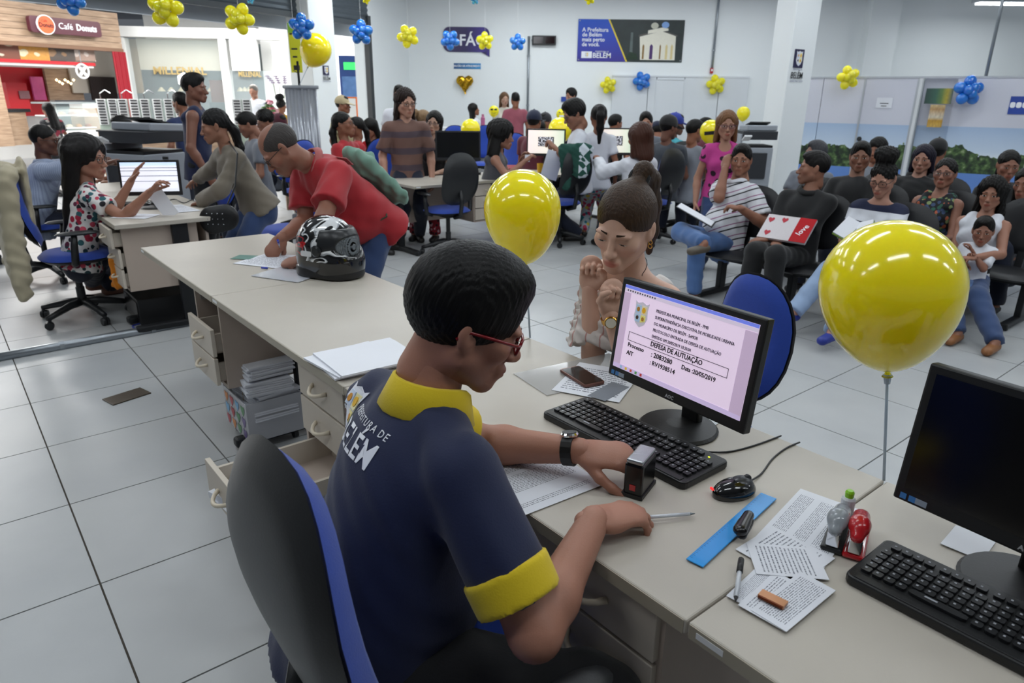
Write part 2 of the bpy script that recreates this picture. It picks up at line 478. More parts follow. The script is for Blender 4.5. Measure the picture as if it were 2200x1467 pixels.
# ---------------------------------------------------------------- hand: wrist at origin, fingers +y, palm -z, thumb +x (a left hand)
_HD = {}
POSES = {  # curl of the three joints for four fingers; thumb direction and curl; spread
    'relax': ((22, 30, 20), (.62, .74, -.32), (18, 14), .06),
    'flat': ((6, 8, 6), (.72, .68, -.14), (8, 6), .10),
    'fist': ((82, 95, 55), (.55, .72, -.48), (38, 40), .0),
    'grip': ((48, 52, 34), (.55, .62, -.58), (22, 20), .03),
    'pen': ((58, 62, 30), (.42, .78, -.52), (20, 30), .0),
    'point': ((0, 0, 0), (.6, .75, -.3), (20, 20), .02),
    'rest': ((14, 34, 26), (.66, .70, -.28), (14, 12), .08),
}
def hand_proto(pose, vox):
    key = (pose, vox)
    if key in _HD: return _HD[key]
    curl, tdir, tc, spread = POSES[pose]; s = S()
    s.cone((0, -.016, 0), (0, .012, 0), .024, .027, k=.015, n=(0, 0, 1), f=.80)
    s.cone((.004, .02, 0), (0, .078, .002), .034, .040, k=.015, n=(0, 0, 1), f=.40)
    s.ell((.022, .030, -.006), (.019, .028, .015), k=.012)
    s.ell((-.022, .035, -.006), (.015, .030, .013), k=.012)
    for i, (bx, by, L) in enumerate(((.029, .088, .070), (.0095, .094, .079), (-.0105, .091, .073), (-.029, .080, .056))):
        p = np.array([bx, by - .006, .002]); ang = 0.; sp = spread * (1.5 - i) / 1.5
        cc = curl if not (pose == 'point' and i > 0) else (70, 85, 50)
        r = (.0092, .0090, .0087, .0077)[i]
        for j, (fr, c) in enumerate(zip((.46, .31, .25), cc)):
            ang += math.radians(c * (1 + .06 * i)); d = np.array([sp * math.cos(ang), math.cos(ang), -math.sin(ang)]); d /= np.linalg.norm(d)
            q = p + d * L * fr; r2 = r * .92
            s.cone(p, q, r, r2, k=.004); s.ell(p + np.array([0, 0, .001]), r * 1.06, k=.004)
            p, r = q, r2
    p = np.array([.024, .018, -.006]); d = np.array(tdir, float); d /= np.linalg.norm(d); r = .0135
    axis_ = np.cross(d, (0, 1, 0)); axis_ = np.array([-.25, .1, 0]) + np.array([0, 0, 1.])
    axis_ /= np.linalg.norm(axis_)
    for L, c in zip((.044, .034, .027), (0,) + tc):
        a = math.radians(c); d = d * math.cos(a) + np.cross(axis_, d) * math.sin(a) + axis_ * axis_.dot(d) * (1 - math.cos(a))
        q = p + d * L; s.cone(p, q, r, r * .88, k=.006); p, r = q, r * .86
    V, F = s.mesh(vox)
    y = V[:, 1]; T = np.ones((len(V), 3))
    _HD[key] = (V, F, T); return _HD[key]

# ---------------------------------------------------------------- people
def ik(a, t, l1, l2, hint):
    d = t - a; L = d.length
    if L > .995 * (l1 + l2): t = a + d * (.995 * (l1 + l2) / L); d = t - a; L = d.length
    L = max(L, abs(l1 - l2) + .02); e = d.normalized()
    x = (l1 * l1 - l2 * l2 + L * L) / (2 * L); h = math.sqrt(max(0, l1 * l1 - x * x))
    p = hint - e * hint.dot(e)
    p = p.normalized() if p.length > 1e-5 else Vector((0, 0, -1))
    return a + e * x + p * h, t
RES = {3: (.0037, .009, .0085, .0036), 2: (.0062, .016, .0135, .0062), 1: (.0100, .024, .021, .0100)}
def skin_mat(hexc): return M('skin_' + hexc, hexc, rough=.48, bump=.05, scale=300, var=.05, vscale=9, spec=.4, attr='tint')
def hair_mat(hexc, shine=.38):
    name = 'hair_' + hexc; hexc, hi_ = (hexc.split('+') + [None])[:2]
    if name in _M: return _M[name]
    m = M(name, hexc, rough=.5, spec=.22)
    nt = m.node_tree; b = nt.nodes['Principled BSDF']; tc = nd(nt, 'ShaderNodeTexCoord')
    mp = nd(nt, 'ShaderNodeMapping'); mp.inputs['Scale'].default_value = (160, 160, 12); nt.links.new(tc.outputs['Object'], mp.inputs[0])
    n = nd(nt, 'ShaderNodeTexNoise'); n.inputs['Scale'].default_value = 1.; n.inputs['Detail'].default_value = 3; nt.links.new(mp.outputs[0], n.inputs[0])
    bp = nd(nt, 'ShaderNodeBump'); bp.inputs['Strength'].default_value = .6; bp.inputs['Distance'].default_value = .004
    nt.links.new(n.outputs[0], bp.inputs['Height']); nt.links.new(bp.outputs[0], b.inputs['Normal'])
    c = lin(hexc); mx = nd(nt, 'ShaderNodeMix'); mx.data_type = 'RGBA'
    mx.inputs[6].default_value = tuple(v * .6 for v in c[:3]) + (1,); mx.inputs[7].default_value = tuple(v * 1.5 for v in c[:3]) + (1,) if not hi_ else lin(hi_)
    nt.links.new(n.outputs[0], mx.inputs[0]); nt.links.new(mx.outputs[2], b.inputs['Base Color']); return m
PEOPLE = []
def person(label, head=None, pel=None, az=180, lean=4, side=0, twist=0, H=1.68, fem=False, child=False, pose='stand', hd=None,
           skin='#8a5a44', hair='short', hairc='#0d0b0a', top=None, bot=None, shoe='#1c1a1a', hl=None, hr=None, eld=None, erd=None,
           pl='relax', pr='relax', hdl=None, hdr=None, nl=None, nr=None, fl=None, fr=None, res=1, build=1., belly=0., glasses=None, eyes=(1., 0, 0),
           hat=None, hscale=1., knee=None, group=None, brow=1., shoes=True, headfwd=0., kneel=None, kneer=None, neckc=None, stub=0., fixs=False, hairs=1.):
    hv, bv, cv, dv = RES[res]
    Z = Vector((0, 0, 1)); f = azv(az); r = f.cross(Z)
    th, ph = math.radians(lean), math.radians(side)
    u = (Z * math.cos(th) + f * math.sin(th)) * math.cos(ph) + r * math.sin(ph); u.normalize()
    rT = (r - u * r.dot(u)).normalized(); fT = u.cross(rT)
    tw = Matrix.Rotation(math.radians(-twist), 3, u); rS = tw @ rT; fS = tw @ fT
    haz, hp, hro = hd if hd else (az, 5, 0)
    fh = azv(haz) * math.cos(math.radians(hp)) - Z * math.sin(math.radians(hp))
    xr = fh.cross(Z).normalized(); zh = xr.cross(fh)
    mr = Matrix.Rotation(math.radians(hro), 3, fh); xr, zh = mr @ xr, mr @ zh
    leg = .95 if pose == 'stand' else 0
    s = H / 1.72
    if head is not None:
        C = Vector(head)
        if pose == 'stand' and not fixs:
            drop = zh.z * .10 + u.z * .56
            s = (C.z + .0) / (leg + drop + .0)
            s = max(.72, min(1.12, s))
        NB = C - (zh * .10 + u * .06) * s - fT * headfwd
        P = NB - u * .50 * s
    else:
        P = Vector(pel); NB = P + u * .50 * s; C = NB + (zh * .10 + u * .06) * s + fT * headfwd
    hs = s * hscale * (1.0 if not child else 1.0)
    root = thing('person', label, 'person', (P.x, P.y, 0), 0, group)
    W = Vector((P.x, P.y, 0)); L = lambda p: np.array(Vector(p) - W)
    sw = (.148 if fem else .170) * s; hw = .074 * s
    shL, shR = NB - u * .078 * s - rS * sw, NB - u * .078 * s + rS * sw            # left is -r
    la, lf = .285 * s, .255 * s
    def arm(sh, tgt, sgn, hint):
        if tgt is None:
            if pose == 'stand': tgt = sh + Vector((0, 0, -.50 * s)) + r * sgn * .07 + f * .08
            else: tgt = P + f * .30 * s + r * sgn * .12 * s + Z * .13 * s
        if hint is None: hint = r * sgn * .5 - f * .7 - Z * .6
        return ik(sh, Vector(tgt), la, lf, Vector(hint))
    eL, wL = arm(shL, hl, -1, eld); eR, wR = arm(shR, hr, 1, erd)
    th_, sn = .435 * s, .42 * s
    hipL, hipR = P - r * hw - Z * .02 * s, P + r * hw - Z * .02 * s
    def legs(h, tgt, sgn, kn):
        if tgt is None:
            tgt = Vector((h.x, h.y, .075 * s)) + r * sgn * .03 if pose == 'stand' else Vector((P.x, P.y, .075 * s)) + f * .45 * s + r * sgn * .12 * s
        return ik(h, Vector(tgt), th_, sn, Vector(kn) if kn is not None else f + Z * .4)
    kL, aL = legs(hipL, fl, -1, kneel); kR, aR = legs(hipR, fr, 1, kneer)
    if pose == 'stand' and P.z < .6: pass
    # ---- skin
    B = build
    b = S(); nf = L(W + fT); n_ = np.array(fT)
    def torso(q, e=0., hem=None, up=.335):
        lo_ = P + u * (hem if hem is not None else -.04) * s
        wst, cst = (.114 if fem else .132) * s * B + e, (.132 if fem else .152) * s * (B * .5 + .5) + e
        hipr = (.170 if fem else .160) * s * (B * .7 + .3) + e + (.016 if hem is not None else -.02)
        q.cone(L(lo_), L(P + u * .14 * s), hipr, wst, k=.05, n=n_, f=.72, cuta=hem is not None)
        q.cone(L(P + u * .12 * s), L(P + u * up * s), wst, cst, k=.05, n=n_, f=.72)
        if fem:
            for x in (-1, 1): q.ell(L(P + u * .30 * s + fT * .072 * s + rS * x * .066 * s), (.052 * s + e), k=.045)
        if belly: q.ell(L(P + u * .12 * s + fT * .06 * s), ((.135 + .05 * belly) * s + e), k=.06)
    torso(b, -.012)
    b.cone(L(shL + rS * .03 - u * .012), L(shR - rS * .03 - u * .012), .045 * s, .045 * s, k=.04)
    b.cone(L(NB - u * .05 * s), L(C - zh * .07 * hs - fh * .024 * hs), (.052 if fem else .060) * s, (.046 if fem else .053) * hs, k=.03)
    b.cone(L(NB - u * .032 * s - rS * .03), L(shL), .037 * s, .040 * s, k=.03); b.cone(L(NB - u * .032 * s + rS * .03), L(shR), .037 * s, .040 * s, k=.03)
    ar = (.041 if fem else .047) * s * (.6 + .4 * B)
    for sh, e, w in ((shL, eL, wL), (shR, eR, wR)):
        b.cone(L(sh), L(e), ar * 1.05, ar * .86, k=.03)
        mid = e.lerp(w, .28)
        b.cone(L(e), L(mid), ar * .86, ar * .88, k=.02); b.cone(L(mid), L(w), ar * .88, ar * .60, k=.02)
    for hp_, kn, an in ((hipL, kL, aL), (hipR, kR, aR)):
        b.cone(L(hp_), L(kn), .080 * s, .055 * s, k=.03)
        mid = kn.lerp(an, .3)
        b.cone(L(kn), L(mid), .052 * s, .054 * s, k=.02); b.cone(L(mid), L(an), .054 * s, .034 * s, k=.02)
        d = (f if pose == 'stand' else f)
        b.cone(L(an - Z * .035 * s), L(an - Z * .045 * s + d * .12 * s), .030 * s, .022 * s, k=.03)
    V, F = b.mesh(bv); T = np.ones((len(V), 3)); MI = np.zeros(len(F), int)
    parts = [(V, F, T, MI)]
    # ---- head
    hm = np.array([list(xr), list(fh), list(zh)]) * hs           # rows: axes
    hV, hF, hT = head_proto('f' if fem else 'm', hv)
    hT2 = hT
    if stub:
        x_, y_, z_ = hV.T; g = np.clip((-.035 - z_) / .02, 0, 1) * (y_ > .0) * np.clip(1 - np.abs(z_ + .066) / .2, 0, 1) * (z_ > -.112)
        hT2 = hT * (1 - stub * g[:, None])
    Cl = L(C)
    parts.append((hV @ hm + Cl, hF, hT2, np.zeros(len(hF), int)))
    for x in (-1, 1):
        v, q, mi = eye_patch(x, eyes[0], eyes[1:], res > 1); v = np.array(v); parts.append((v @ hm + Cl, np.array(q), np.ones((len(v), 3)), np.array(mi)))
        v, q = brow_patch(x, brow); v = np.array(v); parts.append((v @ hm + Cl, np.array(q), np.ones((len(v), 3)), np.full(len(q), 3)))
    # ---- hands
    for w, e, pz, hd_, nn, sgn in ((wL, eL, pl, hdl, nl, -1), (wR, eR, pr, hdr, nr, 1)):
        y = (Vector(hd_) if hd_ is not None else (w - e)).normalized()
        nz = Vector(nn) if nn is not None else (Z if pose != 'stand' or (abs(y.z) < .7) else r * sgn)
        z = (nz - y * nz.dot(y)).normalized(); x = y.cross(z)
        if sgn > 0: x = -x                                         # mirrored for the right hand
        v, q, t = hand_proto(pz, dv); hh = np.array([list(x), list(y), list(z)]) * s * (.93 if fem else 1.02)
        if sgn > 0: q = q[:, ::-1]
        parts.append((v @ hh + L(w), q, t, np.zeros(len(q), int)))
    VV, FF, TT, MM = [], [], [], []; o = 0
    for v, q, t, m in parts: VV.append(v); FF.append(np.asarray(q) + o); TT.append(t); MM.append(m); o += len(v)
    hmat = hair_mat(hairc)
    me = np_mesh('body', np.concatenate(VV), np.concatenate(FF), True, [skin_mat(skin), M('eye_white', '#d8d2cc', .25), M('iris', '#1a0f0a', .15), hmat], np.concatenate(MM), np.concatenate(TT))
    obj('body', me, None, root)
    hmx = Matrix(((xr.x * hs, fh.x * hs, zh.x * hs, C.x - W.x), (xr.y * hs, fh.y * hs, zh.y * hs, C.y - W.y), (xr.z * hs, fh.z * hs, zh.z * hs, C.z), (0, 0, 0, 1)))
    if hair:
        h = link(bpy.data.objects.new('hair', hair_proto(hair, .0036 if res == 3 else (.0062 if res == 2 else .009)))); h.parent = root; h.matrix_local = hmx @ Matrix.Diagonal((hairs, hairs, 1 + (hairs - 1) * .4, 1))
        if not h.data.materials: h.data.materials.append(hmat)
        h.material_slots[0].link = 'OBJECT'; h.material_slots[0].material = hmat
    if hat:
        h = link(bpy.data.objects.new('cap', cap_proto(.006))); h.parent = root; h.matrix_local = hmx
        if not h.data.materials: h.data.materials.append(hat)
        h.material_slots[0].link = 'OBJECT'; h.material_slots[0].material = hat
    if glasses:
        g = link(bpy.data.objects.new('glasses', glasses_mesh(glasses[1], res > 1))); g.parent = root; g.matrix_local = hmx
        if not g.data.materials: g.data.materials.append(glasses[0])
        g.material_slots[0].link = 'OBJECT'; g.material_slots[0].material = glasses[0]
    # ---- clothes
    if top:
        t = dict(sleeve=.55, inf=.009, hem=-.12, neck='crew', fold=.004, up=.335, loose=1.); t.update(top); q = S(); e = 0.
        torso(q, .004, t['hem'], t['up'])
        if t['neck'] not in ('tank', 'off'):
            q.cone(L(shL + rS * .03 - u * .012), L(shR - rS * .03 - u * .012), .045 * s, .045 * s, k=.04)
            q.cone(L(NB - u * .030 * s - rS * .03), L(shL), .040 * s, .043 * s, k=.025); q.cone(L(NB - u * .030 * s + rS * .03), L(shR), .040 * s, .043 * s, k=.025)
        elif t['neck'] == 'tank':
            for x in (-1, 1):
                pf = P + u * .40 * s + rS * x * .10 * s + fT * .07 * s; pb = P + u * .40 * s + rS * x * .09 * s - fT * .08 * s; pt = NB - u * .028 * s + rS * x * .085 * s
                q.cone(L(pf), L(pt), .034 * s, .030 * s, k=.03); q.cone(L(pb), L(pt), .034 * s, .030 * s, k=.03)
        sl = t['sleeve']
        for sh, el_, w in ((shL, eL, wL), (shR, eR, wR)):
            if sl <= 0: continue
            lo_ = t['loose']
            if sl <= 1: q.cone(L(sh), L(sh.lerp(el_, sl)), ar * 1.08 + .004, ar * 1.12 * lo_ + .004, k=.03, cut=True)
            else:
                q.cone(L(sh), L(el_), ar * 1.08, ar * 1.02 * lo_, k=.03); q.cone(L(el_), L(el_.lerp(w, sl - 1)), ar * 1.02 * lo_, ar * .85 * lo_, k=.03, cut=True)
        if t['neck'] == 'scoop': q.ell(L(NB - u * .02 * s + fT * .06 * s), (.088 * s, .075 * s, .075 * s), R=[list(rS), list(fT), list(u)], k=.01, op=-1)
        elif t['neck'] == 'v': q.ell(L(NB - u * .03 * s + fT * .06 * s), (.055 * s, .08 * s, .10 * s), R=[list(rS), list(fT), list(u)], k=.01, op=-1)
        elif t['neck'] == 'wide': q.ell(L(NB + u * .015 * s + fT * .02 * s), (.135 * s, .10 * s, .075 * s), R=[list(rS), list(fT), list(u)], k=.01, op=-1)
        if t['neck'] in ('tank', 'off', 'crew', 'v', 'scoop', 'wide') and t['neck'] != 'crew':
            pass
        V, F = q.mesh(cv, infl=t['inf'], disp=folds(t['fold'], .10, len(PEOPLE)))
        o_ = obj('shirt' if t.get('name') is None else t['name'], np_mesh('shirt', V, F), t['mat'], root)
        if t.get('label'): o_['label'] = t['label']
        if t.get('collar') is not None:
            cb = MB(); cz = C - zh * .07 * hs - fh * .024 * hs; ax = (cz - NB).normalized(); c0 = NB - u * .012 * s
            xa = (rS - ax * rS.dot(ax)).normalized(); ya = ax.cross(xa); N = 20; ring = []
            for (rr_, h_) in ((.064, .0), (.066, .018), (.069, .026), (.074, .024), (.092, -.006), (.086, -.010)):
                for k_ in range(N):
                    w_ = 2 * PI * k_ / N; dip = max(0, math.sin(w_)) ** 3 * -.028
                    rr2 = rr_ * s * (1.0 if not fem else .88)
                    ring.append(c0 - W + (xa * math.cos(w_) + ya * math.sin(w_) * 1.04) * rr2 + ax * (h_ * t.get('colh', 1.) + dip) * s)
            fcs = [(i * N + k_, i * N + (k_ + 1) % N, (i + 1) * N + (k_ + 1) % N, (i + 1) * N + k_) for i in range(5) for k_ in range(N)]
            cb.add(ring, fcs); cb.build('collar', t['collar'], root, smooth=True)
        if t.get('cuff') is not None and sl <= 1:
            for sh, el_ in ((shL, eL), (shR, eR)):
                q = S(); q.cone(L(sh.lerp(el_, sl - .13)), L(sh.lerp(el_, sl + .005)), ar * 1.13 * t['loose'] + .011, ar * 1.12 * t['loose'] + .010, k=.004, cut=True, cuta=True)
                V, F = q.mesh(.006, infl=t['inf']); obj('cuff', np_mesh('cuff', V, F), t['cuff'], root)
    if bot:
        t = dict(length=2., inf=.010, fold=.004, loose=1.); t.update(bot); q = S(); ln = t['length']; lo_ = t['loose']
        q.cone(L(P - u * .03 * s), L(P + u * .10 * s), (.148 if fem else .140) * s * (B * .7 + .3), (.118 if fem else .130) * s * (B * .8 + .2), k=.03, n=n_, f=.70, cut=True)
        for hp_, kn, an in ((hipL, kL, aL), (hipR, kR, aR)):
            k1 = hp_.lerp(kn, min(1, ln))
            q.cone(L(hp_), L(k1), .078 * s, .066 * s * lo_, k=.04, cut=ln <= 1)
            if ln > 1: q.cone(L(kn), L(kn.lerp(an, ln - 1)), .064 * s * lo_, .052 * s * lo_, k=.02, cut=True)
        V, F = q.mesh(cv * 1.3, infl=t['inf'], disp=folds(t['fold'], .11, 50 + len(PEOPLE)))
        obj('trousers' if t.get('name') is None else t['name'], np_mesh('trousers', V, F), t['mat'], root)
    if shoe and shoes:
        sm = shoe if not isinstance(shoe, str) else M('shoe_' + shoe, shoe, .5)
        for kn, an in ((kL, aL), (kR, aR)):
            q = S(); d = f
            low = an.z - .072 * s
            q.cone(L(an - Z * .042 * s - d * .02 * s), L(an - Z * .05 * s + d * .13 * s), .036 * s, .031 * s, k=.02, n=(0, 0, 1), f=.85)
            q.half((0, 0, -1), -(low), k=.004); q.half((0, 0, 1), an.z - .012 * s, k=.004)
            V, F = q.mesh(.011 if res > 1 else .018, infl=.006); obj('shoe', np_mesh('shoe', V, F), sm, root)
    info = dict(root=root, C=C, P=P, NB=NB, shL=shL, shR=shR, eL=eL, eR=eR, wL=wL, wR=wR, u=u, f=f, r=r, fT=fT, rS=rS, s=s, hs=hs, hmx=hmx, W=W, kL=kL, kR=kR, aL=aL, aR=aR, zh=zh, fh=fh, xr=xr, NBc=NB)
    PEOPLE.append((label, tuple(round(x, 2) for x in P), round(s * 1.72, 2))); return info
_GM = {}
def glasses_mesh(shape, fine=True):
    if shape in _GM: return _GM[shape]
    m = MB()
    w, h, rr = dict(rect=(.046, .028, .008), thick=(.048, .031, .009), round=(.042, .038, .017), big=(.050, .042, .016))[shape]; gr = .0018 if shape != 'thick' else .0030
    for x in (-1, 1):
        P = [(x * .032 + px, .0985 - .010 * abs(px * x + .0) / .03 * (1 if px * x > 0 else -.2), .002 + pz) for px, pz in rrect(w, h, rr, 3)]
        m.tube(P, gr, 6, closed=True)
        m.tube([(x * (.032 + w / 2), .091, .008), (x * .074, .080, .010), (x * .0815, .03, .010), (x * .083, -.01, .008), (x * .081, -.028, -.012)], gr, 6)
    m.tube([(-.010, .1, .006), (0, .103, .008), (.010, .1, .006)], .0018, 6)
    _GM[shape] = m.mesh('glasses'); _GM[shape].polygons.foreach_set('use_smooth', [True] * len(_GM[shape].polygons)); return _GM[shape]
# ================================================================ the room
WHITE = M('wall_paint', '#eaeeef', .75, bump=.03, scale=60, var=.02, vscale=1.2)
GREYP = M('partition_board', '#d6dade', .6, var=.02)
CEIL = M('ceiling_board', '#c9ccd0', .85, bump=.03, scale=30)
STEEL = M('galvanised_steel', '#9aa0a6', .38, .85, bump=.03, scale=80)
BLACK = M('black_plastic', '#121315', .45, bump=.04, scale=220)
WHITEP = M('white_plastic', '#e4e6e8', .45, var=.01)
INK = M('dark_ink', '#17181c', .7)
NAVY = M('navy_print', '#231f45', .5)
def floor_mat():
    def bd(nt, tc):
        oi = nd(nt, 'ShaderNodeObjectInfo'); n = nd(nt, 'ShaderNodeTexNoise'); n.inputs['Scale'].default_value = 2.2; n.inputs['Detail'].default_value = 5
        g = nd(nt, 'ShaderNodeNewGeometry'); nt.links.new(g.outputs['Position'], n.inputs['Vector'])
        a = ramp(nt, n.outputs[0], [(.3, '#a6a9ac'), (.55, '#aeb1b3'), (.75, '#b3b5b6')])
        return mixc(nt, mth(nt, 'MULTIPLY', oi.outputs['Random'], .35), a, '#b6b5b2')
    m = ramp_mat('porcelain_tile', bd, rough=.30); nt = m.node_tree; b = nt.nodes['Principled BSDF']; b.inputs['Specular IOR Level'].default_value = .45
    n = nd(nt, 'ShaderNodeTexNoise'); n.inputs['Scale'].default_value = 5; g = nd(nt, 'ShaderNodeNewGeometry'); nt.links.new(g.outputs['Position'], n.inputs['Vector'])
    r = nd(nt, 'ShaderNodeMapRange'); r.inputs[3].default_value = .24; r.inputs[4].default_value = .42; nt.links.new(n.outputs[0], r.inputs[0]); nt.links.new(r.outputs[0], b.inputs['Roughness'])
    return m
floor = tag(MB().box((-4, 9, -.06), (30, 32, .1)).build('floor', M('grout', '#5d564e', .9, var=.2, vscale=3)), kind='structure')
TILE = floor_mat(); TS = .6
T0 = Vector((-2.8701, 3.7459, 0)); tile_me = MB().box((0, 0, -.006), (TS - .006, TS - .006, .012)).mesh('tile'); tile_me.materials.append(TILE)
cells = []
for i in range(-40, 45):
    for j in range(-35, 45):
        p = T0 + DA * ((i + .5) * TS) + DB * ((j + .5) * TS)
        if not (-18.5 < p.x < 10.5 and -1.2 < p.y < 24.5): continue
        zc = p.y * _c + CH * _s
        if zc < .4: continue
        u, v = (p.x) / zc, -(p.y * _s - CH * _c) / zc
        vis = abs(u) < 1100 / FPX + .25 / zc and v < 733.5 / FPX + .3 / zc
        cells.append((0 if vis else 1, p.length, p))
cells.sort(key=lambda c: (c[0], c[1]))
far = MB()
for q, (nv, dd, p) in enumerate(cells):
    if q < 300:
        o = link(bpy.data.objects.new('tile', tile_me)); o.parent = floor; o.location = p; o.rotation_euler = (0, 0, YAW)
    else: far.box((p.x, p.y, -.006), (TS - .006, TS - .006, .012), rotz(YAW))
tag(far.build('tile_field', TILE, floor), kind='stuff')

CZ = 3.75
tag(MB().box((-4, 9, CZ + .05), (30, 32, .1)).build('ceiling', CEIL), kind='structure')
BY = 14.5
class Pl:                                            # an upright plane: x along it, z up, y out of it towards the room
    def __init__(s, a, b):
        s.o = Vector((a[0], a[1], 0)); d = Vector((b[0] - a[0], b[1] - a[1], 0)); s.len = d.length; s.d = d.normalized()
        s.n = Vector((s.d.y, -s.d.x, 0)); s.m = frame(s.d, -s.n, Vector((0, 0, 1)), s.o); s.mi = s.m.inverted()
    def uv(s, px, py, y=0.):
        q = s.mi @ plane_hit(px, py, s.o + s.n * y, s.n); return q.x, q.z
    def x(s, px, py=200): return s.uv(px, py)[0]
    def z(s, px, py): return s.uv(px, py)[1]
    def rc(s, x0, y0, x1, y1, y=0.):                 # a rectangle given by its corner pixels, y in front of the plane
        a = s.uv(x0, (y0 + y1) / 2, y)[0]; b = s.uv(x1, (y0 + y1) / 2, y)[0]; xm = (x0 + x1) / 2
        return a, b, s.uv(xm, y1, y)[1], s.uv(xm, y0, y)[1]
    def bx(s, mb, x0, x1, z0, z1, y0=0., y1=.02):
        c = s.m @ Vector(((x0 + x1) / 2, -(y0 + y1) / 2, (z0 + z1) / 2))
        return mb.box(c, (abs(x1 - x0), abs(y1 - y0), abs(z1 - z0)), s.m.to_3x3())
    def box(s, name, mat, x0, x1, z0, z1, y0=0., y1=.02, parent=None, **k): return s.bx(MB(), x0, x1, z0, z1, y0, y1).build(name, mat, parent, **k)
    def face(s, x, z, y=.0): return s.m @ Matrix.Translation((x, -y, z)) @ Matrix.Rotation(PI / 2, 4, 'X')   # text frame looking into the room
WB = Pl((-2.05, BY), (11, BY))
tag(WB.box('wall_back', WHITE, -.0, 13.05, 0, CZ, -.15, 0), kind='structure')
FAC = Pl((-8.2, 2.10), (-2.37, 12.2))                # the shopfront line of the hall, open to the mall
WL = Pl((-2.37, 12.2), (-2.05, BY))
tag(WL.box('wall_left', WHITE, 0, WL.len + .1, 0, CZ, -.25, 0), kind='structure')
tag(MB().box((10.6, 6, CZ / 2), (.15, 20, CZ)).build('wall_right', WHITE), kind='structure')
# pillars
def pillar(nm, c, w, d, rot): return tag(MB().box((c[0], c[1], CZ / 2), (w, d, CZ), rotz(rot)).build(nm, WHITE, bevel=.012), kind='structure')
pl_c = FAC.m @ Vector((FAC.x(674, 150), .0, 0))
pillar('trim_1', (pl_c.x, pl_c.y), .50, .46, math.atan2(FAC.d.y, FAC.d.x))
RPY = 9.6
r0, r1, r2 = aty(1640, 250, RPY + .45), aty(1680, 250, RPY), aty(1731, 250, RPY + .30)
dA = Vector((r0.x - r1.x, r0.y - r1.y, 0)); dB = Vector((r2.x - r1.x, r2.y - r1.y, 0))
pp = [Vector((r1.x, r1.y, 0)), Vector((r1.x, r1.y, 0)) + dB, Vector((r1.x, r1.y, 0)) + dA + dB, Vector((r1.x, r1.y, 0)) + dA]
tag(MB().prism([(p.x, p.y) for p in pp], 0, CZ).build('trim_2', WHITE, bevel=.01), kind='structure')
PF = Pl((pp[0].x, pp[0].y), (pp[1].x, pp[1].y))       # its bright face
tag(MB().box((aty(1881, 80, BY).x, BY - .12, CZ / 2), (.55, .28, CZ)).build('trim_3', WHITE), kind='structure')
# roller shutters and the pale fascia outside
SH = M('shutter_steel', '#5c646b', .45, .5, var=.05)
print('SHZ', FAC.z(300, 0), FAC.z(620, 43), FAC.z(715, 56), FAC.z(792, 62)); SZ = 2.60
def shutter(lb, x0, x1):
    t = thing('roller_shutter', lb, 'shutter', FAC.m @ Vector(((x0 + x1) / 2, 0, 0))); inv = Matrix.Translation(-t.location)
    m = MB(); z = SZ; n = 0; v = []; f = []
    while z < CZ - .02:
        for dz, dy in ((0, .0), (.035, .018), (.07, .0)):
            v.append(FAC.m @ Vector((x0, -dy, z + dz)) - t.location); v.append(FAC.m @ Vector((x1, -dy, z + dz)) - t.location)
        z += .075
    for i in range(len(v) // 2 - 1): f.append((2 * i, 2 * i + 1, 2 * i + 3, 2 * i + 2))
    m.add(v, f); o = m.build('slat_curtain', SH, t); o['kind'] = 'stuff'
    b = FAC.bx(MB(), x0, x1, SZ - .06, SZ + .01, -.03, .03).build('bottom_bar', M('bar_grey', '#3b4146', .5), t); b.location = -t.location
    return t
xp = FAC.x(674, 150)
shutter('grey roller shutter rolled halfway above the cafe side opening', .0, xp - .25)
shutter('grey roller shutter rolled halfway between the left pillar and the white wall', xp + .25, FAC.len)
FO = Pl(FAC.m @ Vector((0, .45, 0)), FAC.m @ Vector((FAC.len, .45, 0)))
tag(FO.box('trim_4', M('fascia_paint', '#b4bdc6', .6), -1, FO.len + .2, 2.42, CZ, -.1, 0), kind='structure')
tag(FAC.box('trim_5', M('jamb_dark', '#2c3033', .5), FAC.len - .05, FAC.len + .02, 0, 2.7, -.05, .05), kind='structure')

# low partition with a door along the back wall
pt = link(bpy.data.objects.new('wall_partition', None)); tag(pt, kind='structure')
xs = [WB.x(q, 250) for q in (1311, 1387, 1404, 1463, 1537, 1600)]; zt = WB.z(1450, 166)
for a, b in zip(xs[:-1], xs[1:]): WB.box('panel', GREYP, a + .006, b - .006, 0, zt, 0, .05, pt, bevel=.004)
WB.box('top_rail', GREYP, xs[0], xs[-1], zt, zt + .03, 0, .06, pt)
WB.box('frame_strip', GREYP, xs[2] - .01, xs[2] + .01, 0, zt - .05, .05, .062, pt); WB.box('frame_strip', GREYP, xs[3] - .01, xs[3] + .01, 0, zt - .05, .05, .062, pt); WB.box('frame_strip', GREYP, xs[2], xs[3], zt - .05, zt - .03, .05, .062, pt)
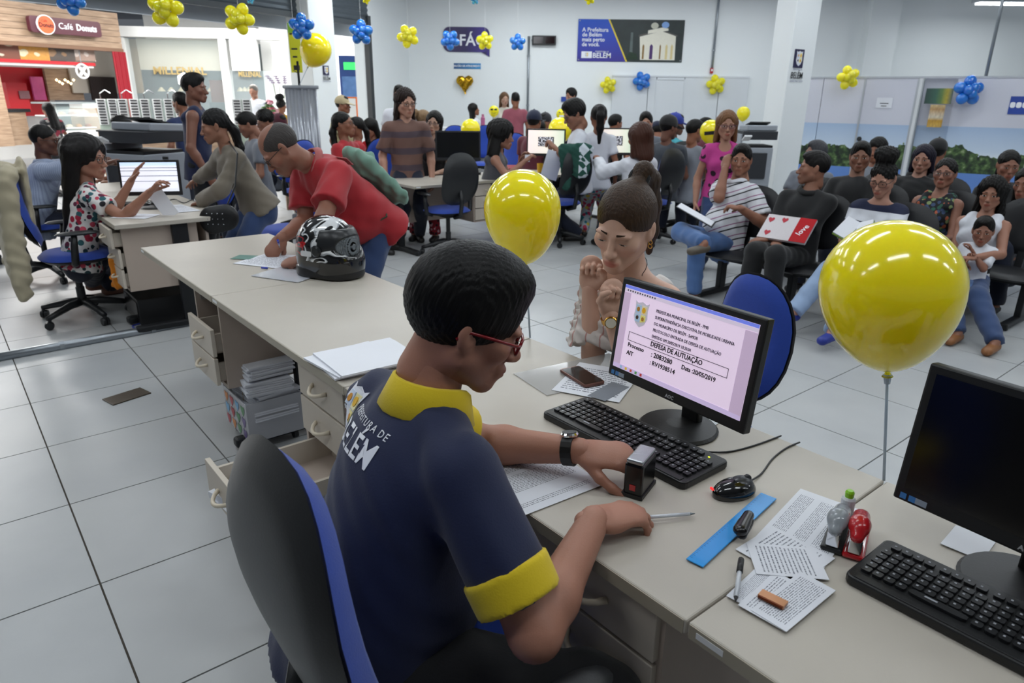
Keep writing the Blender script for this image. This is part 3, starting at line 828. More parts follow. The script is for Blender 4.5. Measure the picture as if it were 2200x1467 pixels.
# mural partition at the right: boards carrying one printed landscape
a, b = aty(1700, 300, 11.6), aty(2330, 300, 9.6)
WM = Pl((a.x, a.y), (b.x, b.y)); mz = WM.z(1900, 168)
def mural():
    zb, zt_ = WM.z(1950, 269), WM.z(1900, 318)
    def bd(nt, tc):
        g = nd(nt, 'ShaderNodeNewGeometry'); sp = nd(nt, 'ShaderNodeSeparateXYZ'); nt.links.new(g.outputs['Position'], sp.inputs[0]); z = sp.outputs[2]
        sk = nd(nt, 'ShaderNodeMapRange'); sk.inputs[1].default_value = zt_ - .1; sk.inputs[2].default_value = zb; nt.links.new(z, sk.inputs[0])
        sky = ramp(nt, sk.outputs[0], [(0, '#dfe6ee'), (.25, '#c3d2e4'), (1., '#a3b9d6')])
        n = nd(nt, 'ShaderNodeTexNoise'); n.inputs['Scale'].default_value = 1.6; n.inputs['Detail'].default_value = 6; nt.links.new(g.outputs['Position'], n.inputs['Vector'])
        n2 = nd(nt, 'ShaderNodeTexNoise'); n2.inputs['Scale'].default_value = 14; n2.inputs['Detail'].default_value = 6; nt.links.new(g.outputs['Position'], n2.inputs['Vector'])
        gr = ramp(nt, n2.outputs[0], [(.32, '#0f1a12'), (.47, '#253a20'), (.6, '#4f6a3a'), (.72, '#8c9c74')])
        top = mth(nt, 'ADD', z, mth(nt, 'MULTIPLY', n.outputs[0], -.55)); top = mth(nt, 'ADD', top, mth(nt, 'MULTIPLY', n2.outputs[0], -.16))
        c = mixc(nt, mth(nt, 'LESS_THAN', top, zt_ - .33), sky, gr)
        c = mixc(nt, mth(nt, 'LESS_THAN', z, zt_ - .30), c, '#5f86c8')
        return mixc(nt, mth(nt, 'GREATER_THAN', z, zb), c, '#cccdd8')
    return ramp_mat('mural_print', bd, rough=.5)
MUR = mural()
wm = link(bpy.data.objects.new('wall_mural', None)); tag(wm, kind='structure')
bx_ = [WM.x(q, 230) for q in (1700, 1762, 1850)] + [WM.x(1963, 230)]
for a_, b_ in zip(bx_[:-1], bx_[1:]): WM.box('panel', MUR, a_ + .004, b_ - .004, 0, mz, -.05, 0, wm, bevel=.003)
e0 = WM.x(1963, 230); e1 = WM.x(1976, 230); e2 = WM.x(2046, 230)
WM.box('post', WHITEP, e0 + .004, e1 - .02, 0, mz, -.05, .004, wm)
WM.box('panel', MUR, e1, e2, 0, mz, -.16, -.10, wm)
for q in range(5): WM.box('panel', MUR, e2 + q * 1.0 + .004, e2 + (q + 1) * 1.0 - .004, 0, mz, -.05, 0, wm, bevel=.003)
WM.box('top_rail', M('alu_rail', '#b8bcc2', .4, .5), bx_[0], e2 + 5, mz, mz + .025, -.06, .01, wm)
for a_ in (bx_[2], bx_[3]): WM.box('frame_strip', M('alu_rail'), a_ - .012, a_ + .012, 0, mz, 0, .012, wm)
for px_, py_ in ((1847, 298), (2029, 309)):
    x_, z_ = WM.uv(px_, py_); m = MB(); m.lathe([(.0, 0), (.02, .0), (.02, .03), (.035, .05), (.03, .08), (0, .085)], 12, WM.m @ Vector((x_, 0, z_)), WM.m.to_3x3() @ Matrix.Rotation(PI / 2, 3, 'X')); m.build('door_knob', BLACK, wm, smooth=True)
pole = thing('door_pole', 'thin bright metal edge pole of the open mural door', 'pole', WM.m @ Vector((e1, -.03, 0)))
p0 = WM.m @ Vector((e1 - .01, -.03, 0)); MB().tube([(0, 0, 0), (0, 0, mz)], .012, 8).build('tube', STEEL, pole)

# ceiling lamps
TUBE = M('lamp_tube', '#f4f8ff', .4, emit=9.)
HOUS = M('lamp_housing', '#b8bcc0', .5)
lamp_me = [MB().box((0, 0, .03), (1.28, .22, .05)).mesh('housing')] + [MB().tube([(-.6, y, -.012), (.6, y, -.012)], .014, 8).mesh('tube') for y in (-.06, .06)]
lamp_me[0].materials.append(HOUS); lamp_me[1].materials.append(TUBE); lamp_me[2].materials.append(TUBE)
ld = bpy.data.lights.new('tube_light', 'AREA'); ld.shape = 'RECTANGLE'; ld.size = 1.2; ld.size_y = .18; ld.energy = LAMP_W; ld.color = (.92, .985, 1.0)
ld2 = ld.copy(); ld2.energy = LAMP_W * 2.1
for j in range(7):
    for i in range(6):
        x, y = -3.8 + 2.05 * i, .4 + 2.1 * j
        q = FAC.mi @ Vector((x, y, 0))
        if q.y > -.9 or x > 9 or (x > 5 and y > 12): continue
        t = thing('ceiling_lamp', 'twin tube ceiling lamp hanging under the ceiling outside the top of the view', 'lamp', (x, y, 3.3), 0, 'twin tube lamps under the ceiling')
        obj('housing', lamp_me[0], None, t); obj('tube', lamp_me[1], None, t); obj('tube', lamp_me[2], None, t)
        l = link(bpy.data.objects.new('tube_light', ld2 if y > 8 and x < 2.2 else ld)); l.parent = t; l.location = (0, 0, -.035)
        for k in (-.5, .5): MB().tube([(k, 0, .05), (k, 0, CZ - 3.3)], .004, 5).build('hanger', STEEL, t)
a_ = aty(2178, 7, 12.9); t = thing('ceiling_lamp', 'lit twin tube lamp showing at the top right corner', 'lamp', a_, 0)
obj('housing', lamp_me[0], None, t); obj('tube', lamp_me[1], None, t); obj('tube', lamp_me[2], None, t); l = link(bpy.data.objects.new('tube_light', ld2)); l.parent = t; l.location = (0, 0, -.035)
for k in (-.5, .5): MB().tube([(k, 0, .05), (k, 0, CZ - a_.z)], .004, 5).build('hanger', STEEL, t)
md = bpy.data.lights.new('mall_panel', 'AREA'); md.shape = 'RECTANGLE'; md.size = 2.4; md.size_y = 2.4; md.energy = MALL_W; md.color = (1., .98, .95)
for k, (x, y) in enumerate(((-11.5, 11.5), (-8.6, 12.6), (-6.2, 15.4), (-4.2, 17.6), (-9.4, 9.0))):
    t = thing('mall_ceiling_panel', 'large bright light panel in the mall ceiling', 'lamp', (x, y, CZ - .03), 0, 'light panels in the mall ceiling')
    MB().box((0, 0, 0), (2.4, 2.4, .04)).build('diffuser', M('mall_diffuser', '#ffffff', .5, emit=3.), t)
    l = link(bpy.data.objects.new('mall_panel', md)); l.parent = t; l.location = (0, 0, -.03)

# ================================================================ things on the walls
def sign_root(name, lb, cat, pl, x, z): return thing(name, lb, cat, pl.m @ Vector((x, 0, z)))
def into(root, o): o.parent = root; o.matrix_local = Matrix.Translation(-root.location) @ o.matrix_local; return o
def shield(parent, mtx, h, pal, lw=.0):
    """a simple crest: shield outline with four coloured fields"""
    w = h * .72; out = [(-.5 * w, .5 * h), (-.3 * w, .43 * h), (0, .5 * h), (.3 * w, .43 * h), (.5 * w, .5 * h), (.44 * w, .2 * h), (.5 * w, -.1 * h), (.32 * w, -.36 * h), (0, -.5 * h), (-.32 * w, -.36 * h), (-.5 * w, -.1 * h), (-.44 * w, .2 * h)]
    def pc(name, poly, z, mat):
        o = MB().prism(poly, z, z + .0012, None).build(name, mat, parent); o.matrix_local = mtx; return o
    pc('crest_shield', out, 0, pal[0])
    for i, (x0, x1, y0, y1) in enumerate(((-.38, -.03, .04, .36), (.03, .38, .04, .36), (-.36, -.03, -.30, 0), (.03, .36, -.30, 0))):
        pc('crest_field', [(x0 * w, y0 * h), (x1 * w, (y0 if x1 < .1 or y0 > 0 else y0 + .08) * h), (x1 * w, y1 * h), (x0 * w, y1 * h)], .0012, pal[1 + i])
    for i, (cx, cy, r) in enumerate(((-.2, .2, .09), (.2, .2, .11), (-.2, -.13, .08), (.2, -.14, .08))):
        pc('crest_charge', [(cx * w + r * h * math.cos(t) * .8, cy * h + r * h * math.sin(t)) for t in [k * PI / 5 for k in range(10)]], .0024, pal[5 + i])
CREST = [M('crest_white', '#d9dbe4', .5), M('crest_a', '#c9d5e8', .5), M('crest_b', '#e9e2b0', .5), M('crest_c', '#dcdfe6', .5), M('crest_d', '#f0e59a', .5), M('crest_e', '#d8932a', .5), M('crest_f', '#e7b423', .5), M('crest_g', '#5b3b30', .5), M('crest_h', '#c98a2b', .5)]
LTXT = M('white_lettering', '#eceef4', .5)
# long banner with the monument photograph
x0, x1, z0, z1 = WB.rc(1241, 42, 1468, 133)
bn = sign_root('wall_banner', 'long blue and dark banner with a lit white monument on back wall', 'banner', WB, (x0 + x1) / 2, (z0 + z1) / 2); w, h = x1 - x0, z1 - z0
def bnm(z): return Matrix.Translation((0, -.012 - z, 0)) @ Matrix.Rotation(PI / 2, 4, 'X')
def flat(poly, z, mat, name, parent, mf=bnm): o = MB().prism(poly, 0, .001).build(name, mat, parent); o.matrix_local = mf(z); return o
MB().box((0, -.006, 0), (w, .012, h)).build('board', M('banner_dark', '#26302f', .5, var=.5, vscale=5), bn)
def bluegrad(nt, tc):
    return ramp(nt, axis(nt, tc, 1, 'Generated'), [(0, '#3a2f8e'), (.6, '#2b47b4'), (1, '#2456c4')])
flat([(-w / 2, -h / 2), (-.02 * w - .01 * w, -h / 2), (-.21 * w, h / 2), (-w / 2, h / 2)], .0005, ramp_mat('banner_blue', bluegrad, .5), 'blue_field', bn)
flat([(-.035 * w, -h / 2), (-.02 * w, -h / 2), (-.205 * w, h / 2), (-.22 * w, h / 2)], .002, M('banner_yellow', '#e2c93a', .5), 'yellow_stripe', bn)
for i, t in enumerate(('A Prefeitura', 'de Belém', 'mais perto', 'de você.')): text(t, h * .135, LTXT, bn, Matrix.Translation((-.46 * w, -.015, h * (.25 - .115 * i))) @ Matrix.Rotation(PI / 2, 4, 'X'), bold=.02, align='LEFT')
flat([(-.46 * w, -.42 * h), (-.36 * w, -.42 * h), (-.36 * w, -.26 * h), (-.46 * w, -.26 * h)], .002, LTXT, 'logo_box', bn)
shield(bn, Matrix.Translation((-.41 * w, -.016, -.34 * h)) @ Matrix.Rotation(PI / 2, 4, 'X'), h * .13, CREST)
text('BELÉM', h * .17, LTXT, bn, Matrix.Translation((-.265 * w, -.015, -.36 * h)) @ Matrix.Rotation(PI / 2, 4, 'X'), bold=.02)
text('PREFEITURA DE', h * .05, LTXT, bn, Matrix.Translation((-.265 * w, -.015, -.265 * h)) @ Matrix.Rotation(PI / 2, 4, 'X'))
MW, MD_ = M('print_marble', '#e6e2d2', .5, var=.06, vscale=20), M('print_dark', '#3a2c22', .5)
flat([(.1 * w, -.45 * h), (.43 * w, -.45 * h), (.425 * w, .12 * h), (.29 * w, .24 * h), (.085 * w, .10 * h)], .002, MW, 'monument_front', bn)
flat([(.075 * w, .10 * h), (.29 * w, .235 * h), (.44 * w, .11 * h), (.44 * w, .14 * h), (.29 * w, .275 * h), (.075 * w, .14 * h)], .0025, M('print_roof', '#55524c', .5), 'monument_cornice', bn)
flat([(.16 * w, .17 * h), (.35 * w, .25 * h), (.35 * w, .30 * h), (.29 * w, .32 * h), (.16 * w, .25 * h)], .003, MW, 'monument_attic', bn)
for xx, yy, rr, mt in ((.22, .36, .06, 'a'), (.32, .38, .06, 'b')):
    flat([(xx * w + rr * w * .6 * math.cos(t * PI / 5), yy * h + rr * h * 1.3 * math.sin(t * PI / 5)) for t in range(10)], .003, M('print_statue_' + mt, '#bfbfae' if mt == 'a' else '#7ea2d8', .5), 'statue_group', bn)
for xx, ww_, c_ in ((.125, .018, 'o'), (.20, .03, 'p'), (.285, .014, 'o'), (.345, .022, 'y'), (.395, .022, 'y')):
    mt = M('print_arch_' + c_, dict(o='#8a6a34', p='#4a2a68', y='#d8c690')[c_], .5)
    flat([(xx * w - ww_ * w / 2, -.43 * h), (xx * w + ww_ * w / 2, -.43 * h), (xx * w + ww_ * w / 2, -.12 * h), (xx * w, -.07 * h), (xx * w - ww_ * w / 2, -.12 * h)], .0035, mt, 'arch_opening', bn)
flat([(-.04 * w, -.44 * h), (.08 * w, -.44 * h), (.06 * w, -.3 * h), (.0, -.26 * h)], .002, M('print_tree', '#1c3320', .6, var=.4, vscale=20), 'tree_print', bn)
flat([(-.005 * w, -.3 * h), (.025 * w, -.3 * h), (.02 * w, .2 * h), (.0, .2 * h)], .0015, M('print_mist', '#5d6866', .6, var=.3, vscale=10), 'fountain_print', bn)
for sx_, sz_ in ((-.485, .46), (-.485, -.46), (.485, -.46)): MB().lathe([(0, 0), (.012, 0), (.012, .004), (0, .005)], 8, (sx_ * w, -.013, sz_ * h), Matrix.Rotation(PI / 2, 3, 'X')).build('screw', STEEL, bn)
# speech-bubble sign
x0, x1, z0, z1 = WB.rc(952, 58, 1052, 112); w, h = x1 - x0, z1 - z0
bs = sign_root('bubble_sign', 'dark purple speech bubble sign with white letters on back wall', 'sign', WB, (x0 + x1) / 2, (z0 + z1) / 2)
poly = rrect(w, h, h * .28, 5); tail = [(w * .32, -h / 2), (w * .5, -h * .68), (w * .5, -h * .2)]
def purp(nt, tc): return ramp(nt, axis(nt, tc, 0, 'Generated'), [(0, '#332455'), (.5, '#241b52'), (.85, '#3a2a86'), (1, '#2c2058')])
PUR = ramp_mat('bubble_purple', purp, .4)
MB().prism(poly, 0, .02, Matrix.Rotation(PI / 2, 3, 'X')).build('bubble', PUR, bs); MB().prism(tail, 0, .0195, Matrix.Rotation(PI / 2, 3, 'X')).build('bubble_tail', PUR, bs)
text('L FÁC', h * .62, LTXT, bs, Matrix.Translation((.01 * w, -.0215, -.02)) @ Matrix.Rotation(PI / 2, 4, 'X'), bold=.02)
x0, x1, z0, z1 = WB.rc(975, 136, 1033, 148); w, h = x1 - x0, z1 - z0
def cy(nt, tc): return ramp(nt, axis(nt, tc, 0, 'Generated'), [(0, '#1c4a7c'), (1, '#2e8cc8')])
ds = sign_root('counter_sign', 'narrow teal blue name plate with white letters on back wall', 'sign', WB, (x0 + x1) / 2, (z0 + z1) / 2)
MB().box((0, -.005, 0), (w, .01, h)).build('plate', ramp_mat('plate_teal', cy, .5), ds); text('BALCÃO DE ATENDIMENTO', h * .52, LTXT, ds, Matrix.Translation((0, -.012, 0)) @ Matrix.Rotation(PI / 2, 4, 'X'), sx=.82, bold=.02)
# led queue display, conduits, alarm
x0, x1, z0, z1 = WB.rc(1143, 77, 1194, 97); w, h = x1 - x0, z1 - z0
q = sign_root('queue_display', 'long black queue number display mounted beside conduit', 'display', WB, (x0 + x1) / 2, (z0 + z1) / 2)
MB().box((0, -.05, 0), (w, .09, h)).build('housing', BLACK, q, bevel=.006)
for k in (-1, 1): MB().box((k * w * .24, -.096, 0), (w * .40, .003, h * .72)).build('window', M('dark_red_glass', '#1c0a0d', .08), q)
MB().box((-w / 2 - .006, -.02, .0), (.012, .03, .03)).build('bracket', STEEL, q)
def conduit(lb, px0, py0, px1, py1, pl, r=.022, z1=None):
    a_, b_ = pl.uv(px0, py0), pl.uv(px1, py1); t = thing('conduit', lb, 'pipe', pl.m @ Vector((b_[0], -.03, 0)))
    zt_ = z1 if z1 else a_[1]; MB().tube([(0, 0, b_[1]), (0, 0, zt_)], r, 8).build('pipe', STEEL, t, smooth=True)
    for zz in np.arange(b_[1] + .3, zt_, .9): MB().tube([(0, 0, zz), (0, 0, zz + .03)], r * 1.35, 8).build('clamp', STEEL, t)
    return t
conduit('grey wall conduit running down below the queue display', 1137, 78, 1133, 262, WB)
conduit('grey conduit dropping from ceiling to the red alarm box', 1543, 0, 1529, 146, WB, z1=CZ)
x_, z_ = WB.uv(1528, 152); al = sign_root('alarm_box', 'small red fire alarm call point below conduit', 'alarm', WB, x_, z_)
MB().box((0, -.03, 0), (.055, .05, .10)).build('box', M('alarm_red', '#b01722', .4), al, bevel=.005); MB().box((0, -.057, .01), (.03, .004, .04)).build('glass', WHITEP, al)
a_ = aty(2117, 168, WM.m.translation.y - 1.0); cp = thing('conduit', 'grey steel conduit dropping from ceiling onto mural partition', 'pipe', WM.m @ Vector((WM.x(2117, 168), .03, 0)))
MB().tube([(0, 0, mz), (0, 0, CZ)], .022, 8).build('pipe', STEEL, cp, smooth=True)
# pillar signs
def pillar_sign(pl, px, y0, y1, ytxt, lb, wpx, y=.0):
    xx, zz1 = pl.uv(px, y0); zz0 = pl.uv(px, y1)[1]; hh = zz1 - zz0; ww = hh * .88
    t = thing('crest_sign', lb, 'sign', pl.m @ Vector((xx, -y, (zz0 + zz1) / 2))); R = pl.m.to_3x3().to_4x4()
    MB().box((0, 0, 0), (ww, .01, hh), pl.m.to_3x3()).build('plate', NAVY, t)
    o = R @ Matrix.Translation((0, -.0065, 0)) @ Matrix.Rotation(PI / 2, 4, 'X'); shield(t, o, hh * .82, CREST)
    zt_ = pl.uv(px, ytxt)[1] - (zz0 + zz1) / 2
    text('BELÉM', hh * .50, INK, t, R @ Matrix.Translation((0, -.006, zt_)) @ Matrix.Rotation(PI / 2, 4, 'X'), bold=.012, sx=.82)
    text('PREFEITURA DE', hh * .13, M('grey_print', '#8d8fa6', .6), t, R @ Matrix.Translation((0, -.006, zt_ + hh * .34)) @ Matrix.Rotation(PI / 2, 4, 'X'))
    text('CIDADE PARA TODOS', hh * .14, M('grey_print'), t, R @ Matrix.Translation((0, -.006, zt_ - hh * .30)) @ Matrix.Rotation(PI / 2, 4, 'X'), sx=.9)
pillar_sign(PF, 1718, 106, 146, 163, 'navy crest sign with tall lettering on the right pillar', 33, .006)
PLF = Pl((pl_c.x - .2, pl_c.y - .36), (pl_c.x + .4, pl_c.y - .24))
a_ = FAC.m.to_3x3() @ Vector((0, -.235, 0)); PL2 = Pl((pl_c + a_)[:2], (pl_c + a_ + FAC.d)[:2])
a_ = FAC.d * .255; PL3 = Pl((pl_c + a_)[:2], (pl_c + a_ + FAC.n * -1)[:2])
pillar_sign(PL2, 699, 141, 161, 169, 'small navy crest sign with lettering on the left pillar', 20, .006)
# notices on the mural wall
def notice(lb, px0, py0, px1, py1, mat, y=.006, nm='wall_notice'):
    x0, x1, z0, z1 = WM.rc(px0, py0, px1, py1); t = thing(nm, lb, 'poster', WM.m @ Vector(((x0 + x1) / 2, -y, (z0 + z1) / 2)))
    MB().box((0, 0, 0), (x1 - x0, .006, z1 - z0), WM.m.to_3x3()).build('sheet', mat, t); return t, x1 - x0, z1 - z0, WM.m.to_3x3().to_4x4()
t, w, h, R = notice('white paper door notice with small print', 1883, 210, 1917, 232, M('paper', '#dfe1e8', .8))
for k, z_ in enumerate((-.05, -.30)): MB().box((0, 0, 0), (w * (.55 - .2 * k), .001, h * .07), WM.m.to_3x3()).build('print_line', INK, t, loc=R.to_3x3() @ Vector((0, -.004, h * z_)))
def gposter(nt, tc):
    n = nd(nt, 'ShaderNodeTexNoise'); n.inputs['Scale'].default_value = 6; nt.links.new(tc.outputs['Generated'], n.inputs[0])
    g = ramp(nt, axis(nt, tc, 0, 'Generated'), [(0, '#2d4440'), (.4, '#3f6a58'), (.6, '#6a8a4a'), (.8, '#c9b440'), (1, '#4d6f78')])
    return mixc(nt, mth(nt, 'MULTIPLY', n.outputs[0], .4), g, '#24302e')
t, w, h, R = notice('small green and yellow landscape poster on the open mural door', 1989, 190, 2047, 223, ramp_mat('poster_green', gposter, .5), .112 - .2 + .19)
def sposter(nt, tc):
    n = nd(nt, 'ShaderNodeTexVoronoi'); n.inputs['Scale'].default_value = 5; nt.links.new(tc.outputs['Generated'], n.inputs[0])
    z = axis(nt, tc, 2, 'Generated'); g = ramp(nt, z, [(0, '#d9b35a'), (.3, '#c99a2e'), (.45, '#e9e0c8'), (.8, '#caa06a'), (1, '#e6cf9a')])
    return mixc(nt, mth(nt, 'MULTIPLY', n.outputs[0], .5), g, '#6a4a34')
notice('sand coloured portrait poster hung below the green poster', 1996, 225, 2028, 273, ramp_mat('poster_sand', sposter, .5), .112 - .2 + .19)
t, w, h, R = notice('dark blue notice with white round icons at the right edge', 2168, 207, 2230, 246, M('notice_blue', '#24439a', .45, var=.2))
for k in range(4): MB().prism(rrect(h * .26, h * .32, h * .1), 0, .002).build('icon', LTXT, t).matrix_local = R @ Matrix.Translation((-w * .38 + k * h * .30, -.004, h * .02)) @ Matrix.Rotation(PI / 2, 4, 'X')
# heart foil balloon
x_, z_ = WB.uv(999, 180); hb = sign_root('heart_balloon', 'gold foil heart balloon hung on back wall', 'balloon', WB, x_, z_)
s = S()
for k in (-1, 1): s.ell((k * .075, -.07, .06), (.085, .05, .085), k=.03); s.cone((k * .075, -.07, .05), (0, -.07, -.15), .075, .012, k=.04, n=(0, 1, 0), f=.6)
V, F = s.mesh(.01, disp=lambda X, Y, Z: .006 * np.sin(60 * X) * np.sin(50 * Z)); obj('foil', np_mesh('foil', V, F), M('gold_foil', '#c79a2a', .18, 1.), hb)
MB().tube([(0, -.07, -.15), (.012, -.07, -.19)], [.012, .018], 6).build('neck', M('gold_foil'), hb)
# ================================================================ furniture
LAM = M('cream_laminate', '#b9b2a7', .42, var=.03, vscale=14, bump=.02, scale=250)
EDGE = M('edge_band', '#a59d8c', .5)
PANEL = M('panel_laminate', '#b5a699', .55, var=.04, vscale=10)
FRONT = M('drawer_laminate', '#c6bcae', .5, var=.02)
HANDLE = M('handle_plastic', '#d3c7b2', .4)
RUNNER = M('runner_steel', '#c4c7ca', .35, .8)
DMET = M('dark_metal', '#1e2023', .45, .3)
def arc_handle(parent, x, y, z, L=.10, d=.032):
    P = [(x + L * (t - .5), y - d * math.sin(PI * t) ** .7, z - .012 * math.sin(PI * t)) for t in [k / 8 for k in range(9)]]
    return MB().tube(P, [.0075] + [.0065] * 7 + [.0075], 8).build('handle', HANDLE, parent, smooth=True)
def desk(lb, loc, rz, L=1.2, W=.7, ped='R', out=(0, 0, 0), missing=False, panelback=True, group=None, legs='L', sticker=True):
    t = thing('desk', lb, 'desk', loc, rz, group)
    MB().box((L / 2, W / 2, .7255), (L - .004, W, .029)).build('desktop', LAM, t, bevel=.004)
    MB().box((L / 2, -.0008, .7255), (L - .012, .0018, .026)).build('edge_band', EDGE, t)
    if sticker: MB().box((.045, -.002, .727), (.05, .001, .011)).build('asset_sticker', WHITEP, t)
    if panelback: MB().box((L / 2, W - .14, .47), (L - .12, .018, .42)).build('modesty_panel', PANEL, t)
    if ped:
        x0, x1 = (L - .41, L - .075) if ped == 'R' else (.075, .41)
        w = x1 - x0; xc = (x0 + x1) / 2; zb = .22 if not missing else .18
        for x in (x0, x1): MB().box((x, .27, .50), (.016, .46, .42)).build('side_panel', PANEL, t)
        MB().box((xc, .27, .296), (w, .46, .016)).build('bottom_panel', PANEL, t); MB().box((xc, .49, .50), (w, .014, .42)).build('back_panel', PANEL, t)
        hs_ = [(.575, .130), (.442, .130), (.309, .130)]
        for k, (z, h) in enumerate(hs_):
            if missing and k == 0: z_top = z
            o = out[k]; dr = thing('drawer', None, None); dr.parent = t; dr.location = (xc, .035 - o, z)
            if missing and k == 0:
                bpy.data.objects.remove(dr)
                for sx in (-1, 1): MB().box((xc + sx * (w / 2 - .014), .26, .64), (.008, .40, .035)).build('drawer_runner', RUNNER, t)
                continue
            MB().box((0, 0, h / 2), (w - .006, .017, h - .006)).build('drawer_front', FRONT, dr, bevel=.002)
            arc_handle(dr, 0, -.009, h * .52)
            for sx in (-1, 1):
                MB().box((sx * (w / 2 - .03), .21, h * .45), (.012, .40, h * .62)).build('drawer_side', FRONT, dr)
            MB().box((0, .21, .015), (w - .05, .40, .008)).build('drawer_base', PANEL, dr); MB().box((0, .405, h * .45), (w - .05, .012, h * .62)).build('drawer_back', FRONT, dr)
            if o > .1: MB().box((w / 2 - .02, .21, h * .25), (.006, .40, .03)).build('drawer_runner', RUNNER, dr)
    for e in legs:
        x = .05 if e == 'L' else L - .05
        MB().box((x, W * .55, .38), (.045, .10, .66)).build('leg_post', DMET, t, bevel=.006); MB().box((x, W * .5, .035), (.055, W * .92, .045)).build('leg_foot', DMET, t, bevel=.012)
    return t
DS = 'desks of the front service row'
desk('cream desk under the motorcycle helmet with its bottom drawer pulled out', D(0, 0, 0), YAW, out=(0, 0, .33), group=DS, legs='')
desk('cream desk where the man in red writes, its top drawer missing', D(-1.2, 0, 0), YAW, missing=True, out=(0, .03, .03), group=DS, legs='R')
desk('cream desk with the lit monitor and the seated clerk', D(1.2, 0, 0), YAW, group=DS, legs='', sticker=False)
desk('cream desk with the dark monitor at the right corner', D(2.4, 0, 0), YAW, group=DS, legs='R')
dl = desk('cream desk by the woman in the floral blouse, below the large printer', D(-3.2, .03, 0), YAW, out=(.05, .02, .02), group=DS, legs='R')
desk('cream desk by the man in the pale blue shirt', D(-4.42, .03, 0), YAW, group=DS, legs='L')
# desks of the middle row, set across
BYAW = YAW + PI / 2
Q0 = Vector((-.955, 6.80, 0))
def QD(x, y, z=0): return Q0 + DB * x - DA * y + Vector((0, 0, z))
MS = 'desks of the middle service row'
desk('cream desk of the middle row with the black monitor, beside the empty blue chair', QD(0, 0), BYAW, L=1.15, ped='R', group=MS, legs='L', panelback=True).scale = (1, 1, .94)
desk('cream desk of the middle row where the woman in grey sits', QD(1.16, 0), BYAW, L=1.2, ped=None, group=MS, legs='R').scale = (1, 1, .94)
desk('cream desk of the middle row by the woman with brown hair', QD(2.37, 0), BYAW, L=.80, ped=None, group=MS, legs='R').scale = (1, 1, .94)
rd = atz(1432, 362, .74); desk('cream desk standing behind the seated men, left of the pink top', rd - Vector((0, 0, .74)), math.radians(20), L=1.1, W=.75, ped=None, group=MS, legs='LR')

# ---------------------------------------------------------------- chairs
BLUE = M('blue_fabric', '#1b3f9e', .85, bump=.12, scale=420, var=.10, vscale=60, sheen=.2)
SHELL = M('chair_shell', '#17191c', .42, bump=.05, scale=300)
VINYL = M('black_vinyl', '#15161a', .45, bump=.06, scale=160)
def pad(W, Hh, tf, tb, curve, n=28, K=7, ex=2.5, top=1.):
    """cushion standing in xz, front towards +y; returns MB"""
    v = []; f = []
    for side, th in ((1, tf), (-1, tb)):
        b = len(v)
        for k in range(K + 1):
            rho = k / K
            for i in range(n):
                a = 2 * PI * i / n; c, s_ = math.cos(a), math.sin(a)
                x = math.copysign(abs(c) ** (2 / ex), c) * W / 2 * rho; z = math.copysign(abs(s_) ** (2 / ex), s_) * Hh / 2 * rho
                x *= 1 + (top - 1) * (z / Hh + .5)
                v.append((x, curve(z) + side * th * math.sqrt(max(0, 1 - rho ** 3.2)) , z))
        for k in range(K):
            for i in range(n):
                q = (b + k * n + i, b + k * n + (i + 1) % n, b + (k + 1) * n + (i + 1) % n, b + (k + 1) * n + i)
                f.append(q if side < 0 else q[::-1])
    return MB().add(v, f)
def flatpad(W, L, tt, tb):
    m = pad(W, L, tt, tb, lambda z: 0.); m.v = [(x, z, y) for x, y, z in m.v]; m.f = [q[::-1] for q in m.f]; return m
